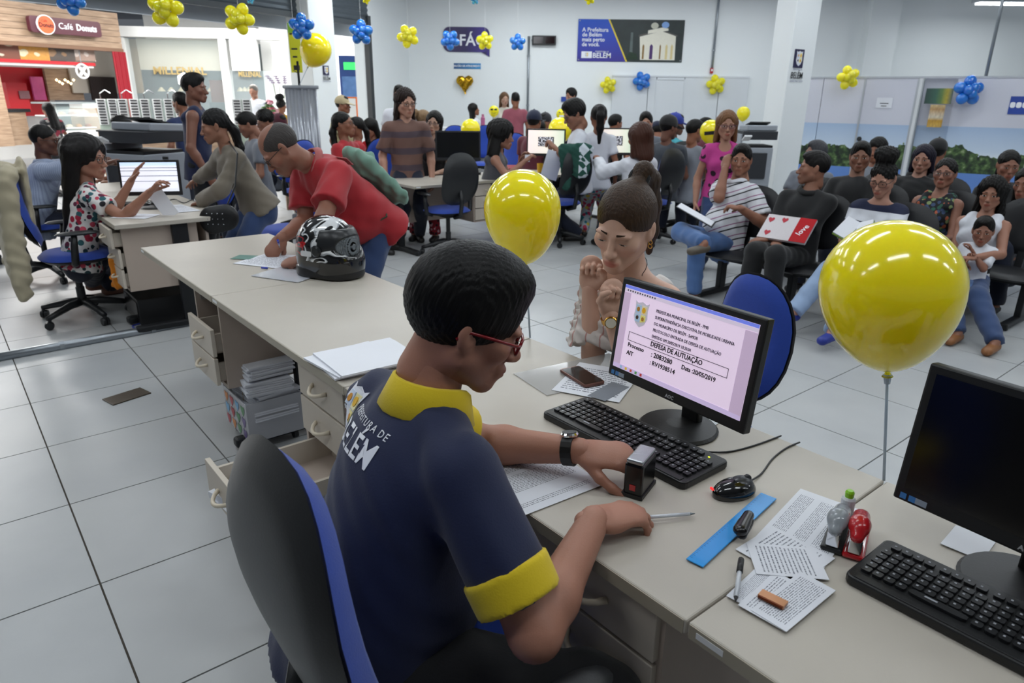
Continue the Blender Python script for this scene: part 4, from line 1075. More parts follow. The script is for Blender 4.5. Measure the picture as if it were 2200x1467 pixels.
def make_office_chair():
    t = thing('office_chair', 'proto chair', 'chair')
    o = flatpad(.48, .46, .045, .02).build('seat_cushion', BLUE, t, loc=(0, .02, .455), smooth=True)
    flatpad(.465, .445, .004, .035).build('seat_shell', SHELL, t, loc=(0, .02, .448), smooth=True)
    cv = lambda z: -.045 * math.cos(z * 5) + .35 * z * z * (1 if z > 0 else .2) - .05 * z
    b = thing('backrest', None, None); b.parent = t; b.location = (0, -.215, .80); b.rotation_euler = (math.radians(8), 0, 0)
    pad(.44, .52, .055, .0, cv, top=.88).build('back_cushion', BLUE, b, smooth=True)
    pad(.46, .54, .008, .032, lambda z: cv(z) - .008, top=.9).build('back_shell', SHELL, b, smooth=True)
    MB().tube([(0, -.02, -.10), (0, -.05, -.22), (0, -.02, -.37), (0, .10, -.40)], .022, 8).build('back_bar', SHELL, t, loc=(0, -.235, .80), smooth=True)
    MB().lathe([(.028, .0), (.028, .12), (.022, .12), (.022, .30)], 14, (0, 0, .11)).build('gas_column', SHELL, t, smooth=False)
    MB().box((0, .0, .41), (.16, .20, .04)).build('seat_plate', DMET, t, bevel=.008)
    leg = MB(); s_ = MB()
    m = MB().tube([(.0, 0, .125), (.10, 0, .118), (.22, 0, .092), (.29, 0, .075)], [.030, .027, .022, .018], 8).mesh('base_leg'); m.materials.append(SHELL)
    cm = MB(); cm.lathe([(.0, -.022), (.026, -.022), (.029, -.012), (.029, -.004), (.012, -.004), (.012, .004), (.029, .004), (.029, .012), (.026, .022), (0, .022)], 14, (0, 0, .029), Matrix.Rotation(PI / 2, 3, 'X')); cm.tube([(0, 0, .03), (.01, 0, .075)], .010, 6); cm = cm.mesh('caster'); cm.materials.append(SHELL)
    for k in range(5):
        a = 2 * PI * k / 5 + .3
        l = obj('base_leg', m, None, t, rot=(0, 0, a), smooth=True)
        obj('caster', cm, None, t, loc=(.285 * math.cos(a), .285 * math.sin(a), 0), rot=(0, 0, a + .6 * k))
    for sx in (-1, 1):
        ar = thing('armrest', None, None); ar.parent = t
        MB().tube([(sx * .20, -.02, .43), (sx * .265, -.02, .45), (sx * .272, -.01, .56), (sx * .272, .0, .635)], [.022, .024, .022, .018], 8).build('arm_post', SHELL, ar, smooth=True)
        p = flatpad(.075, .26, .016, .012); p.build('arm_pad', SHELL, ar, loc=(sx * .272, .02, .645), smooth=True)
    return t
oc0 = make_office_chair(); _first = [True]
def office_chair(lb, loc, az, group='blue office chairs on castors', arms=True, scale=1., swivel=0.):
    global oc0
    o = oc0 if _first[0] else copy_tree(oc0); _first[0] = False
    o['label'] = lb; o['group'] = group; o.location = loc; o.rotation_euler = (0, 0, -math.radians(az)); o.scale = (scale,) * 3
    if not arms:
        for ch in list(o.children):
            if ch.name.startswith('armrest'):
                for g in list(ch.children): bpy.data.objects.remove(g)
                bpy.data.objects.remove(ch)
    return o
def gp(px, py, z=0.): p = atz(px, py, z); return Vector((p.x, p.y, 0))
# clerk's chair is placed with the clerk; the others:
LC = gp(165, 655)
def make_bench(n, first, lb, loc, rz, group='black beam benches of the waiting area', pitch=.55, posts=(.12, .90)):
    t = thing('beam_bench', lb, 'bench', loc, rz, group)
    L = pitch * n
    MB().box((L / 2, .33, .295), (L - .1, .06, .045)).build('beam', DMET, t, bevel=.006)
    for fx in posts:
        x = L * fx; lg = thing('bench_leg', None, None); lg.parent = t; lg.location = (x, 0, 0)
        MB().box((0, .33, .16), (.045, .08, .25)).build('leg_post', DMET, lg, bevel=.006); MB().box((0, .33, .03), (.06, .62, .04)).build('leg_foot', DMET, lg, bevel=.012)
        for k in (-1, 1): MB().box((0, .33 + k * .315, .028), (.066, .03, .05)).build('foot_cap', BLACK, lg, bevel=.008)
    for k in range(n):
        x = pitch * (k + .5)
        s1 = flatpad(.50, .45, .035, .03).build('seat_pad', VINYL, t, loc=(x, .30, .345), smooth=True)
        b = pad(.47, .42, .03, .028, lambda z: .25 * z * z).build('back_pad', VINYL, t, loc=(x, .56, .66), rot=(math.radians(-12), 0, PI), smooth=True)
        b.rotation_euler = (math.radians(12), 0, PI)
        MB().box((x, .50, .42), (.05, .03, .22), Matrix.Rotation(math.radians(-12), 3, 'X')).build('back_bracket', DMET, t)
    return t
BO = Vector((1.47, 5.44, 0))
def BN(u, v, z=0.): return BO + DA * u + DB * v + Vector((0, 0, z))
def bnv(px, py, v): return plane_hit(px, py, BN(0, v), DB)
make_bench(3, 0, 'front beam bench carrying the man in stripes and the man in the black polo', BN(-.20, -.0), YAW, posts=(.12, .48, .9), pitch=.58)
make_bench(4, 0, 'second beam bench carrying the mother with the child', BN(-.20, 1.05), YAW, posts=(.10, .5, .93))
make_bench(4, 0, 'third beam bench near the mural under the rearmost row', BN(-.10, 2.10), YAW, posts=(.10, .5, .93))

# ---------------------------------------------------------------- screens, keyboards, mice
SCR_OFF = M('screen_dark', '#08090b', .16)
def monitor(lb, centre, yaw, tilt, W=.44, Hh=.265, screen=None, logo=True, stand=True, deskz=.74, group=None, stickers=True, basedir=None):
    n = Vector((math.sin(yaw), -math.cos(yaw), 0)); c = Vector(centre); bz = c - n * .06
    t = thing('monitor', lb, 'monitor', (bz.x, bz.y, deskz), yaw, group)
    pn = thing('panel', None, None); pn.parent = t; pn.location = Matrix.Rotation(-yaw, 3, 'Z') @ (c - Vector((bz.x, bz.y, deskz))); pn.rotation_euler = (-tilt, 0, 0)
    MB().box((0, .012, 0), (W, .026, Hh)).build('housing', BLACK, pn, bevel=.004)
    MB().box((0, .035, -.02), (W * .6, .03, Hh * .55)).build('rear_bulge', BLACK, pn, bevel=.01)
    bb = .016
    MB().box((0, -.0016, .006), (W - 2 * bb, .002, Hh - 2 * bb - .012)).build('screen', screen or SCR_OFF, pn)
    if logo: text('AOC', .012, M('logo_silver', '#b9bcc2', .3, .6), pn, Matrix.Translation((0, -.0022, -Hh / 2 + .011)) @ Matrix.Rotation(PI / 2, 4, 'X'), bold=.03)
    if stickers:
        for k, (m_, w_) in enumerate((('sticker_blue', .011), ('sticker_blue', .012), ('sticker_grey', .020))):
            M('sticker_blue', '#3a78b8', .4); M('sticker_grey', '#8d99a8', .4)
            MB().box((-W / 2 + .012 + .016 * k + .006, -.0012, -Hh / 2 + .011), (w_, .001, .011)).build('sticker', _M[m_], pn)
    if stand:
        zc = c.z - deskz
        MB().box((0, .015, zc * .35), (.055, .022, zc * .66)).build('neck', BLACK, t, bevel=.005)
        MB().lathe([(.0, 0), (.098, 0), (.10, .004), (.094, .010), (.03, .016), (0, .016)], 36, (0, -.035, 0)).build('base', BLACK, t, smooth=False)
    return t, pn
LCD = M('screen_lilac', '#d9c6dc', .35, emit=.52)
mon1, p1 = monitor('lit black monitor with a pinkish document, in front of the clerk', (.402, 1.578, .957), math.radians(-54.6), math.radians(7.5), screen=LCD, group='monitors of the front row')
def on(px, pz, y=-.0031): return Matrix.Translation((px, y, pz)) @ Matrix.Rotation(PI / 2, 4, 'X')
W_, H_ = .408, .221; zc_ = .006
def em(name, hexc='#808080', e=0.): return M(name, hexc, .5, emit=e)
tb = MB().box((0, -.0031, zc_ + H_ / 2 - .004), (W_, .0006, .008)).build('title_bar', em('ui_blue', '#6f7fe0', .45), p1)
MB().box((0, -.0031, zc_ + H_ / 2 - .013), (W_, .0006, .009)).build('tool_bar', em('ui_grey', '#cbbfd2', .45), p1)
MB().box((0, -.0031, zc_ - H_ / 2 + .006), (W_, .0006, .012)).build('task_bar', em('ui_lav', '#c3b2d6', .45), p1)
MB().box((-W_ / 2 + .012, -.0031, zc_ - .004), (.024, .0006, H_ - .03)).build('margin', em('ui_side', '#bfa9c4', .42), p1); MB().box((W_ / 2 - .016, -.0031, zc_ - .004), (.032, .0006, H_ - .03)).build('margin', em('ui_side'), p1)
for k in range(12): MB().box((-W_ / 2 + .012 + k * .0085, -.0036, zc_ + H_ / 2 - .013), (.004, .0004, .004)).build('tool_icon', em('ui_dark', '#5a5060', .05), p1)
for k, c_ in enumerate(('#9fc3e6', '#e6c23a', '#d05a48', '#5aa05a', '#c24040')): MB().box((-W_ / 2 + .03 + k * .018, -.0036, zc_ - H_ / 2 + .006), (.007, .0004, .007)).build('task_icon', em('ui_ic%d' % k, c_, .25), p1)
INKS = M('screen_ink', '#15131a', .6)
shield(p1, on(-.135, zc_ + .046), .066, [M('scr_w', '#c9c4d0', .5, emit=.25), em('scr_a', '#a9c2da', .25), em('scr_b', '#d9cfae', .25), em('scr_c', '#a9c2da', .25), em('scr_d', '#d9d27a', .25), em('scr_e', '#b9812c', .15), em('scr_f', '#d9a41c', .25), em('scr_g', '#4d3328', .02), em('scr_h', '#b9812c', .15)])
for k, (t_, x_) in enumerate((('PREFEITURA MUNICIPAL DE BELÉM - PMB', -.088), ('SUPERINTENDÊNCIA EXECUTIVA DE MOBILIDADE URBANA', -.088), ('DO MUNICÍPIO DE BELÉM - SeMOB', -.088), ('PROTOCOLO ENTRADA DE DEFESA DE AUTUAÇÃO', -.088), ('EMITIDO EM 20/05/2019 10:20:04', -.088))):
    text(t_, .0112, M('screen_ink_grey', '#5c5468', .6), p1, on(x_, zc_ + .068 - k * .0162), align='LEFT', sx=.80)
bxm = MB(); fx0, fx1, fz0, fz1 = -.165, .150, zc_ - .028, zc_ - .006
for a_, b_ in (((fx0, fz0), (fx1, fz0)), ((fx1, fz0), (fx1, fz1)), ((fx1, fz1), (fx0, fz1)), ((fx0, fz1), (fx0, fz0))): bxm.box(((a_[0] + b_[0]) / 2, -.0034, (a_[1] + b_[1]) / 2), (abs(a_[0] - b_[0]) + .0012, .0005, abs(a_[1] - b_[1]) + .0012))
bxm.build('frame_box', INKS, p1)
text('DEFESA DE AUTUAÇÃO', .0175, INKS, p1, on(-.005, zc_ - .0165), bold=.012, sx=.88)
text('Processo', .0155, INKS, p1, on(-.163, zc_ - .040), align='LEFT', bold=.012); text(': 2083280', .0175, INKS, p1, on(-.080, zc_ - .042), align='LEFT', bold=.014)
text('Data :20/05/2019', .0155, INKS, p1, on(.020, zc_ - .043), align='LEFT', bold=.014, sx=.94)
text('AIT', .0155, INKS, p1, on(-.163, zc_ - .061), align='LEFT', bold=.012); text(': RV1938514', .0160, INKS, p1, on(-.080, zc_ - .063), align='LEFT', bold=.014)
bl = atz(1917, 1066, .826); yw2 = math.radians(-54.6); dd = Vector((math.cos(yw2), math.sin(yw2), 0)); nn = Vector((math.sin(yw2), -math.cos(yw2), 0)); upv = Vector((0, 0, 1)) * math.cos(.13) - nn * math.sin(.13)
mon2, p2 = monitor('black switched-off monitor at the right edge', bl + dd * .22 + upv * .1325, yw2, .13, group='monitors of the front row')
KEYM = M('key_plastic', '#17181b', .38, bump=.05, scale=300); KPR = M('key_print', '#9a9da4', .6)
kb_key = MB().prism(rrect(.0155, .0150, .003, 2), 0, .005).mesh('key'); kb_key.materials.append(KEYM)
kb_mark = MB().box((-.002, .002, .0053), (.0035, .004, .0004)).mesh('key_mark'); kb_mark.materials.append(KPR)
def keyboard(lb, loc, rz, L=.455, Wd=.165, leds=True, full=True, group=None):
    t = thing('keyboard', lb, 'keyboard', loc, rz, group)
    body = MB().prism(rrect(L, Wd, .014, 3), 0, .018).build('base', BLACK, t, bevel=.004)
    MB().box((0, -Wd / 2 + .012, .0185), (L - .03, .016, .003)).build('palm_edge', BLACK, t, bevel=.001)
    x0 = -L / 2 + .022; rows = [(.056, 0), (.030, 1), (.011, 2), (-.008, 3), (-.027, 4), (-.046, 5)]
    if not full: return t
    for y, k in rows:
        n = 22 if k else 19; x = x0
        for i in range(n):
            gap = .0065 if i in (14, 17) else 0
            if k == 0 and i in (0, 4, 8): gap += .006
            x += gap
            wide = 1.0
            if k == 5 and 3 < i < 9:
                if i != 6: x += .0190; continue
                wide = 5.6
            if k in (3,) and 14 <= i < 17: x += .0190; continue
            o = link(bpy.data.objects.new('key', kb_key)); o.parent = t; o.location = (x, y, .0185)
            if wide > 1: o.scale = (wide, 1, 1)
            mk = link(bpy.data.objects.new('key_mark', kb_mark)); mk.parent = o
            x += .0190
    if leds:
        for k in range(2): MB().box((L / 2 - .06 + .022 * k, .057, .0188), (.004, .0025, .001)).build('led', em('led_green', '#c9e020', 3.), t)
    return t
keyboard('black keyboard between the clerk and the lit monitor', D(1.925, .392, .741), YAW, group='keyboards of the front row')
keyboard('black keyboard at the right edge below the dark monitor', D(2.735, .372, .741), YAW, group='keyboards of the front row', leds=False)
def mouse(lb, loc, rz, group=None, red=True):
    t = thing('mouse', lb, 'mouse', loc, rz, group)
    s = S(); s.ell((0, 0, .006), (.031, .052, .030), k=.01); s.half((0, 0, -1), 0., k=.004); V, F = s.mesh(.004); obj('shell', np_mesh('shell', V, F), M('mouse_gloss', '#0c0d0f', .15, coat=.6), t)
    s = S(); s.ell((0, .012, .0105), (.024, .036, .0285), k=.01); s.half((0, 0, -1), -.016, k=.003); V, F = s.mesh(.004); obj('top_cover', np_mesh('top', V, F), M('mouse_grey', '#2a2c30', .3), t)
    MB().lathe([(.0, -.003), (.010, -.003), (.010, .003), (0, .003)], 12, (0, .030, .030), Matrix.Rotation(PI / 2, 3, 'Y')).build('wheel', BLACK, t)
    if red: MB().box((-.012, -.046, .014), (.014, .004, .004)).build('red_light', em('red_glow', '#ff2a2a', .8), t)
    return t
mouse('black optical mouse with a red glow beside the keyboard', D(2.224, .387, .7405), YAW - .3, 'computer mice')
def cable(lb, pts, r, mat, parent=None, name='cable'):
    P = [Vector(p) for p in pts]; out = []
    for i in range(len(P) - 1):
        p0, p1_, p2_, p3 = P[max(0, i - 1)], P[i], P[i + 1], P[min(len(P) - 1, i + 2)]
        for k in range(5):
            t = k / 5; out.append(.5 * ((2 * p1_) + (p2_ - p0) * t + (2 * p0 - 5 * p1_ + 4 * p2_ - p3) * t * t + (3 * p1_ - p0 - 3 * p2_ + p3) * t ** 3))
    out.append(P[-1]); o = MB().tube(out, r, 6).build(name, mat, parent, smooth=True)
    if parent is None: tag(o, lb, 'cable')
    return o
ZT = .7425
cable('black keyboard cable curving over the back edge of the desk', [atz(1490, 969, ZT + .004), atz(1560, 971, ZT), atz(1620, 957, ZT), atz(1678, 936, ZT)], .0022, BLACK)
cable('black mouse cable curving to the back edge of the desk', [atz(1606, 1036, ZT + .006), atz(1635, 1018, ZT), atz(1660, 985, ZT), atz(1690, 962, ZT), atz(1718, 950, ZT)], .0022, BLACK)

# ---------------------------------------------------------------- small things on the near desks
PAPER = M('paper'); PAPW = M('paper_white', '#e3e5ec', .8, var=.02)
def printed(name, lines, base='#dcdee5', dark='#6d7079', rows=30., words=14., margin=.08):
    def bd(nt, tc):
        x, y = axis(nt, tc, 0, 'Generated'), axis(nt, tc, 1, 'Generated')
        row = mth(nt, 'FRACT', mth(nt, 'MULTIPLY', y, rows)); ln = mth(nt, 'LESS_THAN', row, .36)
        n = nd(nt, 'ShaderNodeTexNoise'); n.inputs['Scale'].default_value = words * 3; n.inputs['Detail'].default_value = 1
        cb = nd(nt, 'ShaderNodeCombineXYZ'); nt.links.new(x, cb.inputs[0]); nt.links.new(mth(nt, 'FLOOR', mth(nt, 'MULTIPLY', y, rows)), cb.inputs[1]); nt.links.new(cb.outputs[0], n.inputs[0])
        wd = mth(nt, 'GREATER_THAN', n.outputs[0], .47)
        inx = mth(nt, 'MULTIPLY', mth(nt, 'GREATER_THAN', x, margin), mth(nt, 'LESS_THAN', x, 1 - margin)); iny = None
        blk = 0.
        for a_, b_ in lines:
            k = mth(nt, 'MULTIPLY', mth(nt, 'GREATER_THAN', y, a_), mth(nt, 'LESS_THAN', y, b_)); blk = k if iny is None else mth(nt, 'ADD', blk, k); iny = 1
        m = mth(nt, 'MULTIPLY', mth(nt, 'MULTIPLY', ln, wd), mth(nt, 'MULTIPLY', inx, blk))
        return mixc(nt, m, base, dark)
    return ramp_mat(name, bd, .8)
DOC = printed('document_print', [(.30, .55), (.60, .92), (.08, .14)], rows=46., words=26.)
FORM = printed('form_print', [(.06, .30), (.40, .60), (.66, .94)], rows=40., words=16., dark='#7a7d88')
SLIP = printed('slip_print', [(.10, .88)], rows=17., words=13., dark='#767984')
def sheet(lb, corners, z, mat, name='paper_sheet', cat='paper', group=None, th=.0008, frame_=False):
    """a sheet through three desk pixels: corner, along x, along y"""
    a_, b_, c_ = (atz(*q, z) for q in corners); x = b_ - a_; y = c_ - a_
    o = MB().box((.5, .5, 0), (1, 1, 1)).build(name, mat); xx = x.normalized(); zz = Vector((0, 0, 1)); yy = zz.cross(xx); yl = abs(y.dot(yy)); xl = x.length
    sg = 1 if y.dot(yy) > 0 else -1; M4 = frame(xx, yy * sg, zz, a_ + Vector((0, 0, th / 2)))
    o.data.transform(Matrix.Diagonal((xl, yl, th, 1))); o.matrix_world = M4
    tag(o, lb, cat, group)
    return o
sheet('printed letter under the clerk\'s watch hand', ((1115, 1112), (1300, 1040), (1020, 985)), ZT, DOC, 'printed_letter')
sheet('second page lying below the printed letter at the desk edge', ((1108, 1106), (1292, 1036), (1012, 980)), ZT - .0012, PAPW, 'printed_letter')
GS = 'loose forms beside the keyboard at the right'
sheet('large framed form lying beside the blue ruler', ((1598, 1180), (1720, 1050), (1760, 1235)), ZT, FORM, 'form_sheet', group=GS)
sheet('form peeking out between ruler and slips', ((1580, 1180), (1660, 1130), (1720, 1255)), ZT + .001, SLIP, 'form_sheet', group=GS)
sheet('small printed slip topmost in the middle of the loose forms', ((1625, 1233), (1603, 1166), (1778, 1238)), ZT + .003, SLIP, 'form_slip', group=GS)
sheet('form with the copper object lying on it', ((1560, 1280), (1640, 1205), (1700, 1335)), ZT + .001, FORM, 'form_sheet', group=GS)
sheet('lowest slip of the fan with dark page edges', ((1585, 1300), (1665, 1228), (1712, 1332)), ZT + .0022, SLIP, 'form_slip', group=GS)
sheet('topmost slip of the lower fan of forms', ((1612, 1310), (1720, 1228), (1725, 1328)), ZT + .0034, SLIP, 'form_slip', group=GS)
def deskobj(name, lb, cat, px, py, rz, z=ZT): p = atz(px, py, z); return thing(name, lb, cat, p, rz)
# ruler
a_, b_ = atz(1483, 1206, ZT), atz(1635, 1070, ZT); dv_ = b_ - a_; rl = thing('ruler', 'translucent blue plastic ruler on the desk', 'ruler', (a_ + b_) / 2 + Vector((.012, .0, 0)), math.atan2(dv_.y, dv_.x))
MB().box((0, 0, .0015), (.31, .034, .0025)).build('blade', M('ruler_blue', '#2b97e2', .2, coat=.4), rl, bevel=.001)
tk = MB()
for k in range(61): tk.box((-.145 + k * .00483, .0155 - (.004 if k % 2 else .006) / 2, .0029), (.0005, .004 if k % 2 else .006, .0002))
tk.build('scale_marks', M('ruler_ink', '#0b4a86', .4), rl)
# staple remover, clip
sp = deskobj('staple_remover', 'black claw staple remover lying on the blue ruler', 'stapler', 1597, 1140, 1.0, ZT + .006)
s = S(); s.cone((-.028, 0, .018), (.028, 0, .020), .014, .011, k=.01, n=(0, 0, 1), f=.75); V, F = s.mesh(.004); obj('grip', np_mesh('grip', V, F), M('black_gloss', '#0c0c0e', .25), sp)
s = S(); s.cone((-.026, -.004, .006), (.026, -.006, .010), .010, .008, k=.01, n=(0, 0, 1), f=.6); V, F = s.mesh(.004); obj('lower_grip', np_mesh('g2', V, F), M('black_gloss'), sp)
# staplers
def stapler(lb, px, py, rz, mat, base):
    t = deskobj('stapler', lb, 'stapler', px, py, rz)
    MB().box((0, 0, .006), (.038, .105, .010)).build('base', base, t, bevel=.004)
    MB().box((0, .005, .022), (.018, .09, .012)).build('magazine', RUNNER, t, bevel=.002)
    s = S(); s.cone((0, .035, .046), (0, -.030, .060), .015, .018, k=.01, n=(0, 0, 1), f=.8); s.cone((0, -.02, .060), (0, -.048, .048), .017, .012, k=.01); V, F = s.mesh(.004); obj('cover', np_mesh('cover', V, F), mat, t)
    MB().box((0, -.045, .028), (.022, .012, .030)).build('front_plate', M('chrome', '#d8dadd', .12, 1.), t, bevel=.002); return t
stapler('red stapler standing beside the right keyboard', 1838, 1172, YAW + .35, M('red_plastic', '#b5161f', .25, coat=.4), M('red_plastic'))
stapler('clear grey stapler with black base next to the red one', 1795, 1158, YAW + .3, M('clear_grey', '#aab0b6', .15, trans=.35), BLACK)
gl = deskobj('glue_bottle', 'white translucent glue stick with green cap behind the staplers', 'glue stick', 1812, 1130, 0)
MB().lathe([(.0, 0), (.012, 0), (.013, .004), (.013, .062), (.010, .066), (0, .066)], 18).build('tube', M('glue_white', '#c9ccd0', .25), gl); MB().lathe([(0, .066), (.008, .066), (.0085, .076), (.006, .080), (0, .080)], 14).build('cap', M('green_cap', '#86c41e', .3), gl)
# pens
def pen(lb, p, q, body, tip, cap=None, r=.0042):
    p, q = Vector(p), Vector(q); t = thing('pen', lb, 'pen', p); d = q - p; MB().tube([(0, 0, 0), d * .9], r, 8).build('barrel', body, t, smooth=True)
    MB().tube([d * .9, d], [r * .9, .0008], 8).build('tip', tip, t, smooth=True)
    if cap: MB().tube([(0, 0, 0), d * -.05], r * 1.25, 8).build('end_cap', cap, t); MB().tube([d * .0, d * .30], r * 1.3, 8).build('pen_cap', cap, t, smooth=True)
    return t
CLR = M('clear_barrel', '#cdd1d8', .2, coat=.4)
pen('clear ballpoint with black cap lying across the slips', atz(1592, 1205, ZT + .012), atz(1580, 1292, ZT + .010), CLR, BLACK, BLACK)
cp = deskobj('copper_clip', 'small copper coloured metal clip on the lower slips', 'clip', 1660, 1290, YAW + 1.7, ZT + .006)
MB().prism([(-.010, .0), (.010, 0), (.009, .006), (-.009, .006)], -.022, .022, Matrix.Rotation(PI / 2, 3, 'X')).build('clip_body', M('copper', '#b98462', .3, .6), cp); MB().tube([(-.010, -.020, .003), (-.010, .020, .003)], .003, 6).build('clip_hinge', M('copper_dark', '#7a3a1c', .3, .6), cp)
# phone in its plastic sleeve
sheet('clear plastic folder with papers under the phone', ((1175, 850), (1390, 800), (1115, 800)), ZT - .001, M('plastic_sleeve', '#c9c7c4', .10, coat=.5, alpha=.5), 'plastic_folder', 'folder', th=.0012)
sheet('white page inside the plastic folder', ((1185, 838), (1330, 865), (1225, 775)), ZT + .0006, SLIP, 'folder_page')
sheet('grey photo strip in the plastic folder', ((1262, 850), (1300, 862), (1320, 822)), ZT + .0018, M('photo_grey', '#7d838c', .4), 'photo_card')
pa, pb, pc_ = atz(1210, 800, ZT), atz(1270, 790, ZT), atz(1235, 830, ZT)
ph = deskobj('smartphone', 'rose gold smartphone lying face up on the plastic folder', 'phone', 1250, 811, math.radians(-62), ZT + .003)
MB().prism(rrect(.145, .072, .012), 0, .008).build('body', M('rose_gold', '#6d4a42', .3, .5), ph, bevel=.002); MB().prism(rrect(.128, .062, .003), .008, .0086).build('glass', M('phone_glass', '#1d1614', .08), ph)
sheet('white sheet under the stand of the dark monitor', ((2020, 1168), (2110, 1205), (2045, 1125)), ZT, PAPW, 'note_sheet')
sheet('paper slip under the lit monitor stand', ((1480, 905), (1530, 920), (1500, 880)), ZT, PAPW, 'note_sheet')
# paper ream by the clerk's shoulder
for k, (c_, z_, lb) in enumerate((
        (((665, 770), (720, 818), (850, 735)), ZT, 'lowest white sheets of the loose stack behind the clerk\'s shoulder'),
        (((652, 772), (730, 815), (800, 740)), ZT + .006, 'middle white sheets of the loose stack behind the clerk\'s shoulder'),
        (((672, 762), (735, 812), (860, 742)), ZT + .012, 'topmost white sheets of the loose stack behind the clerk\'s shoulder'))):
    sheet(lb, c_, z_, PAPW, 'paper_stack', 'paper', 'blank paper behind the clerk', th=.006)
# papers of the man in red
sheet('form being signed under the writing hand', ((500, 566), (600, 577), (560, 541)), ZT, SLIP, 'form_sheet')
sheet('white plastic envelope beside the helmet', ((540, 593), (640, 607), (590, 566)), ZT, M('glossy_white', '#d6d9e2', .15, coat=.6), 'plastic_envelope', 'envelope', th=.003)
sheet('green identity card on the desk beside the form', ((494, 556), (535, 558), (505, 547)), ZT, M('id_green', '#5f8a80', .4, var=.15, vscale=40), 'id_card', 'card', th=.001)
pen('short blue pen piece lying in front of the form', atz(562, 575, ZT + .005), atz(576, 576, ZT + .005), M('pen_blue', '#2038b0', .35), M('pen_blue'), r=.005)  # a loose pen cap, modelled as a short barrel and tip
# ---------------------------------------------------------------- helmet
def helmet(loc, az):
    t = thing('motorcycle_helmet', 'black full face motorcycle helmet with white and red graphics on the desk', 'helmet', loc, -math.radians(az))
    def gfx(nt, tc):
        mp = nd(nt, 'ShaderNodeMapping'); mp.inputs['Scale'].default_value = (4, 9, 13); mp.inputs['Rotation'].default_value = (.5, .0, 0); nt.links.new(tc.outputs['Object'], mp.inputs[0])
        n = nd(nt, 'ShaderNodeTexNoise'); n.inputs['Scale'].default_value = 1.; n.inputs['Detail'].default_value = 1.2; n.inputs['Distortion'].default_value = .8; nt.links.new(mp.outputs[0], n.inputs[0])
        c = ramp(nt, n.outputs[0], [(0, '#0b0b0d'), (.47, '#8d9196'), (.50, '#d4d6d8'), (.545, '#0b0b0d'), (.60, '#0b0b0d'), (.635, '#b3161c'), (.665, '#0b0b0d')], True)
        return mixc(nt, mth(nt, 'LESS_THAN', axis(nt, tc, 2), .085), c, '#0d0d0f')
    gm = ramp_mat('helmet_graphics', gfx, .16); gm.node_tree.nodes['Principled BSDF'].inputs['Coat Weight'].default_value = .6
    s = S(); s.ell((0, -.012, .140), (.122, .150, .135), k=.02); s.ell((0, .06, .085), (.108, .095, .075), k=.05); s.cone((0, -.05, .05), (0, .06, .045), .112, .106, k=.04)
    s.ell((0, .16, .150), (.098, .085, .044), k=.012, op=-1); s.ell((0, 0, -.01), (.085, .11, .05), k=.01, op=-1); s.half((0, 0, -1), -.006, k=.01)
    V, F = s.mesh(.006); obj('shell', np_mesh('shell', V, F), gm, t)
    s = S(); s.cone((0, -.05, .028), (0, .06, .028), .118, .108, k=.03); s.half((0, 0, 1), .052, k=.004); s.half((0, 0, -1), -.004, k=.008); V, F = s.mesh(.006); obj('lower_rim', np_mesh('rim', V, F), M('rim_black', '#0e0e10', .5), t)
    s = S(); s.ell((0, -.006, .145), (.126, .156, .138), k=.01); s.half((0, -1, 0), -.035, k=.006); s.half((0, 0, 1), .225, k=.006); s.half((0, 0, -1), -.088, k=.006)
    s.ell((0, .15, .150), (.086, .10, .042), k=.006, op=-1); V, F = s.mesh(.005); obj('visor_frame', np_mesh('vf', V, F), M('visor_black', '#1b1d20', .3), t)
    s = S(); s.ell((0, -.006, .145), (.1235, .153, .135), k=.01); s.half((0, -1, 0), -.05, k=.004); s.half((0, 0, 1), .196, k=.004); s.half((0, 0, -1), -.104, k=.004); s.ell((0, -.006, .145), (.1195, .149, .131), k=.002, op=-1)
    V, F = s.mesh(.005); obj('visor', np_mesh('visor', V, F), M('visor_glass', '#8f979d', .08, trans=.6, alpha=.75), t)
    for sx in (-1, 1):
        MB().lathe([(0, 0), (.026, 0), (.026, .008), (.018, .012), (0, .012)], 18, (sx * .119, .035, .135), Matrix.Rotation(sx * PI / 2, 3, 'Y')).build('visor_pivot', M('visor_black'), t)
        MB().prism(rrect(.062, .024, .008), 0, .003).build('white_decal', M('decal_white', '#cfd0d2', .3), t).matrix_local = Matrix.Translation((sx * .121, -.025, .118)) @ Matrix.Rotation(sx * PI / 2, 4, 'Z') @ Matrix.Rotation(PI / 2 - .12, 4, 'X')
        text('SP', .030, M('decal_red', '#b3161c', .3), t, Matrix.Translation((sx * .1225, -.040, .158)) @ Matrix.Rotation(sx * PI / 2, 4, 'Z') @ Matrix.Rotation(PI / 2 - .1, 4, 'X'), bold=.03)
    for k in range(7): MB().tube([(.09 * math.cos(.9 + k * .09), .115 + .03 * math.sin(.9), .11 + k * .003), (.09 * math.cos(.9 + k * .09), .110 + .03, .185)], .0008, 4) 
    return t
hp = atz(712, 590, .7405); helmet(hp, 118)
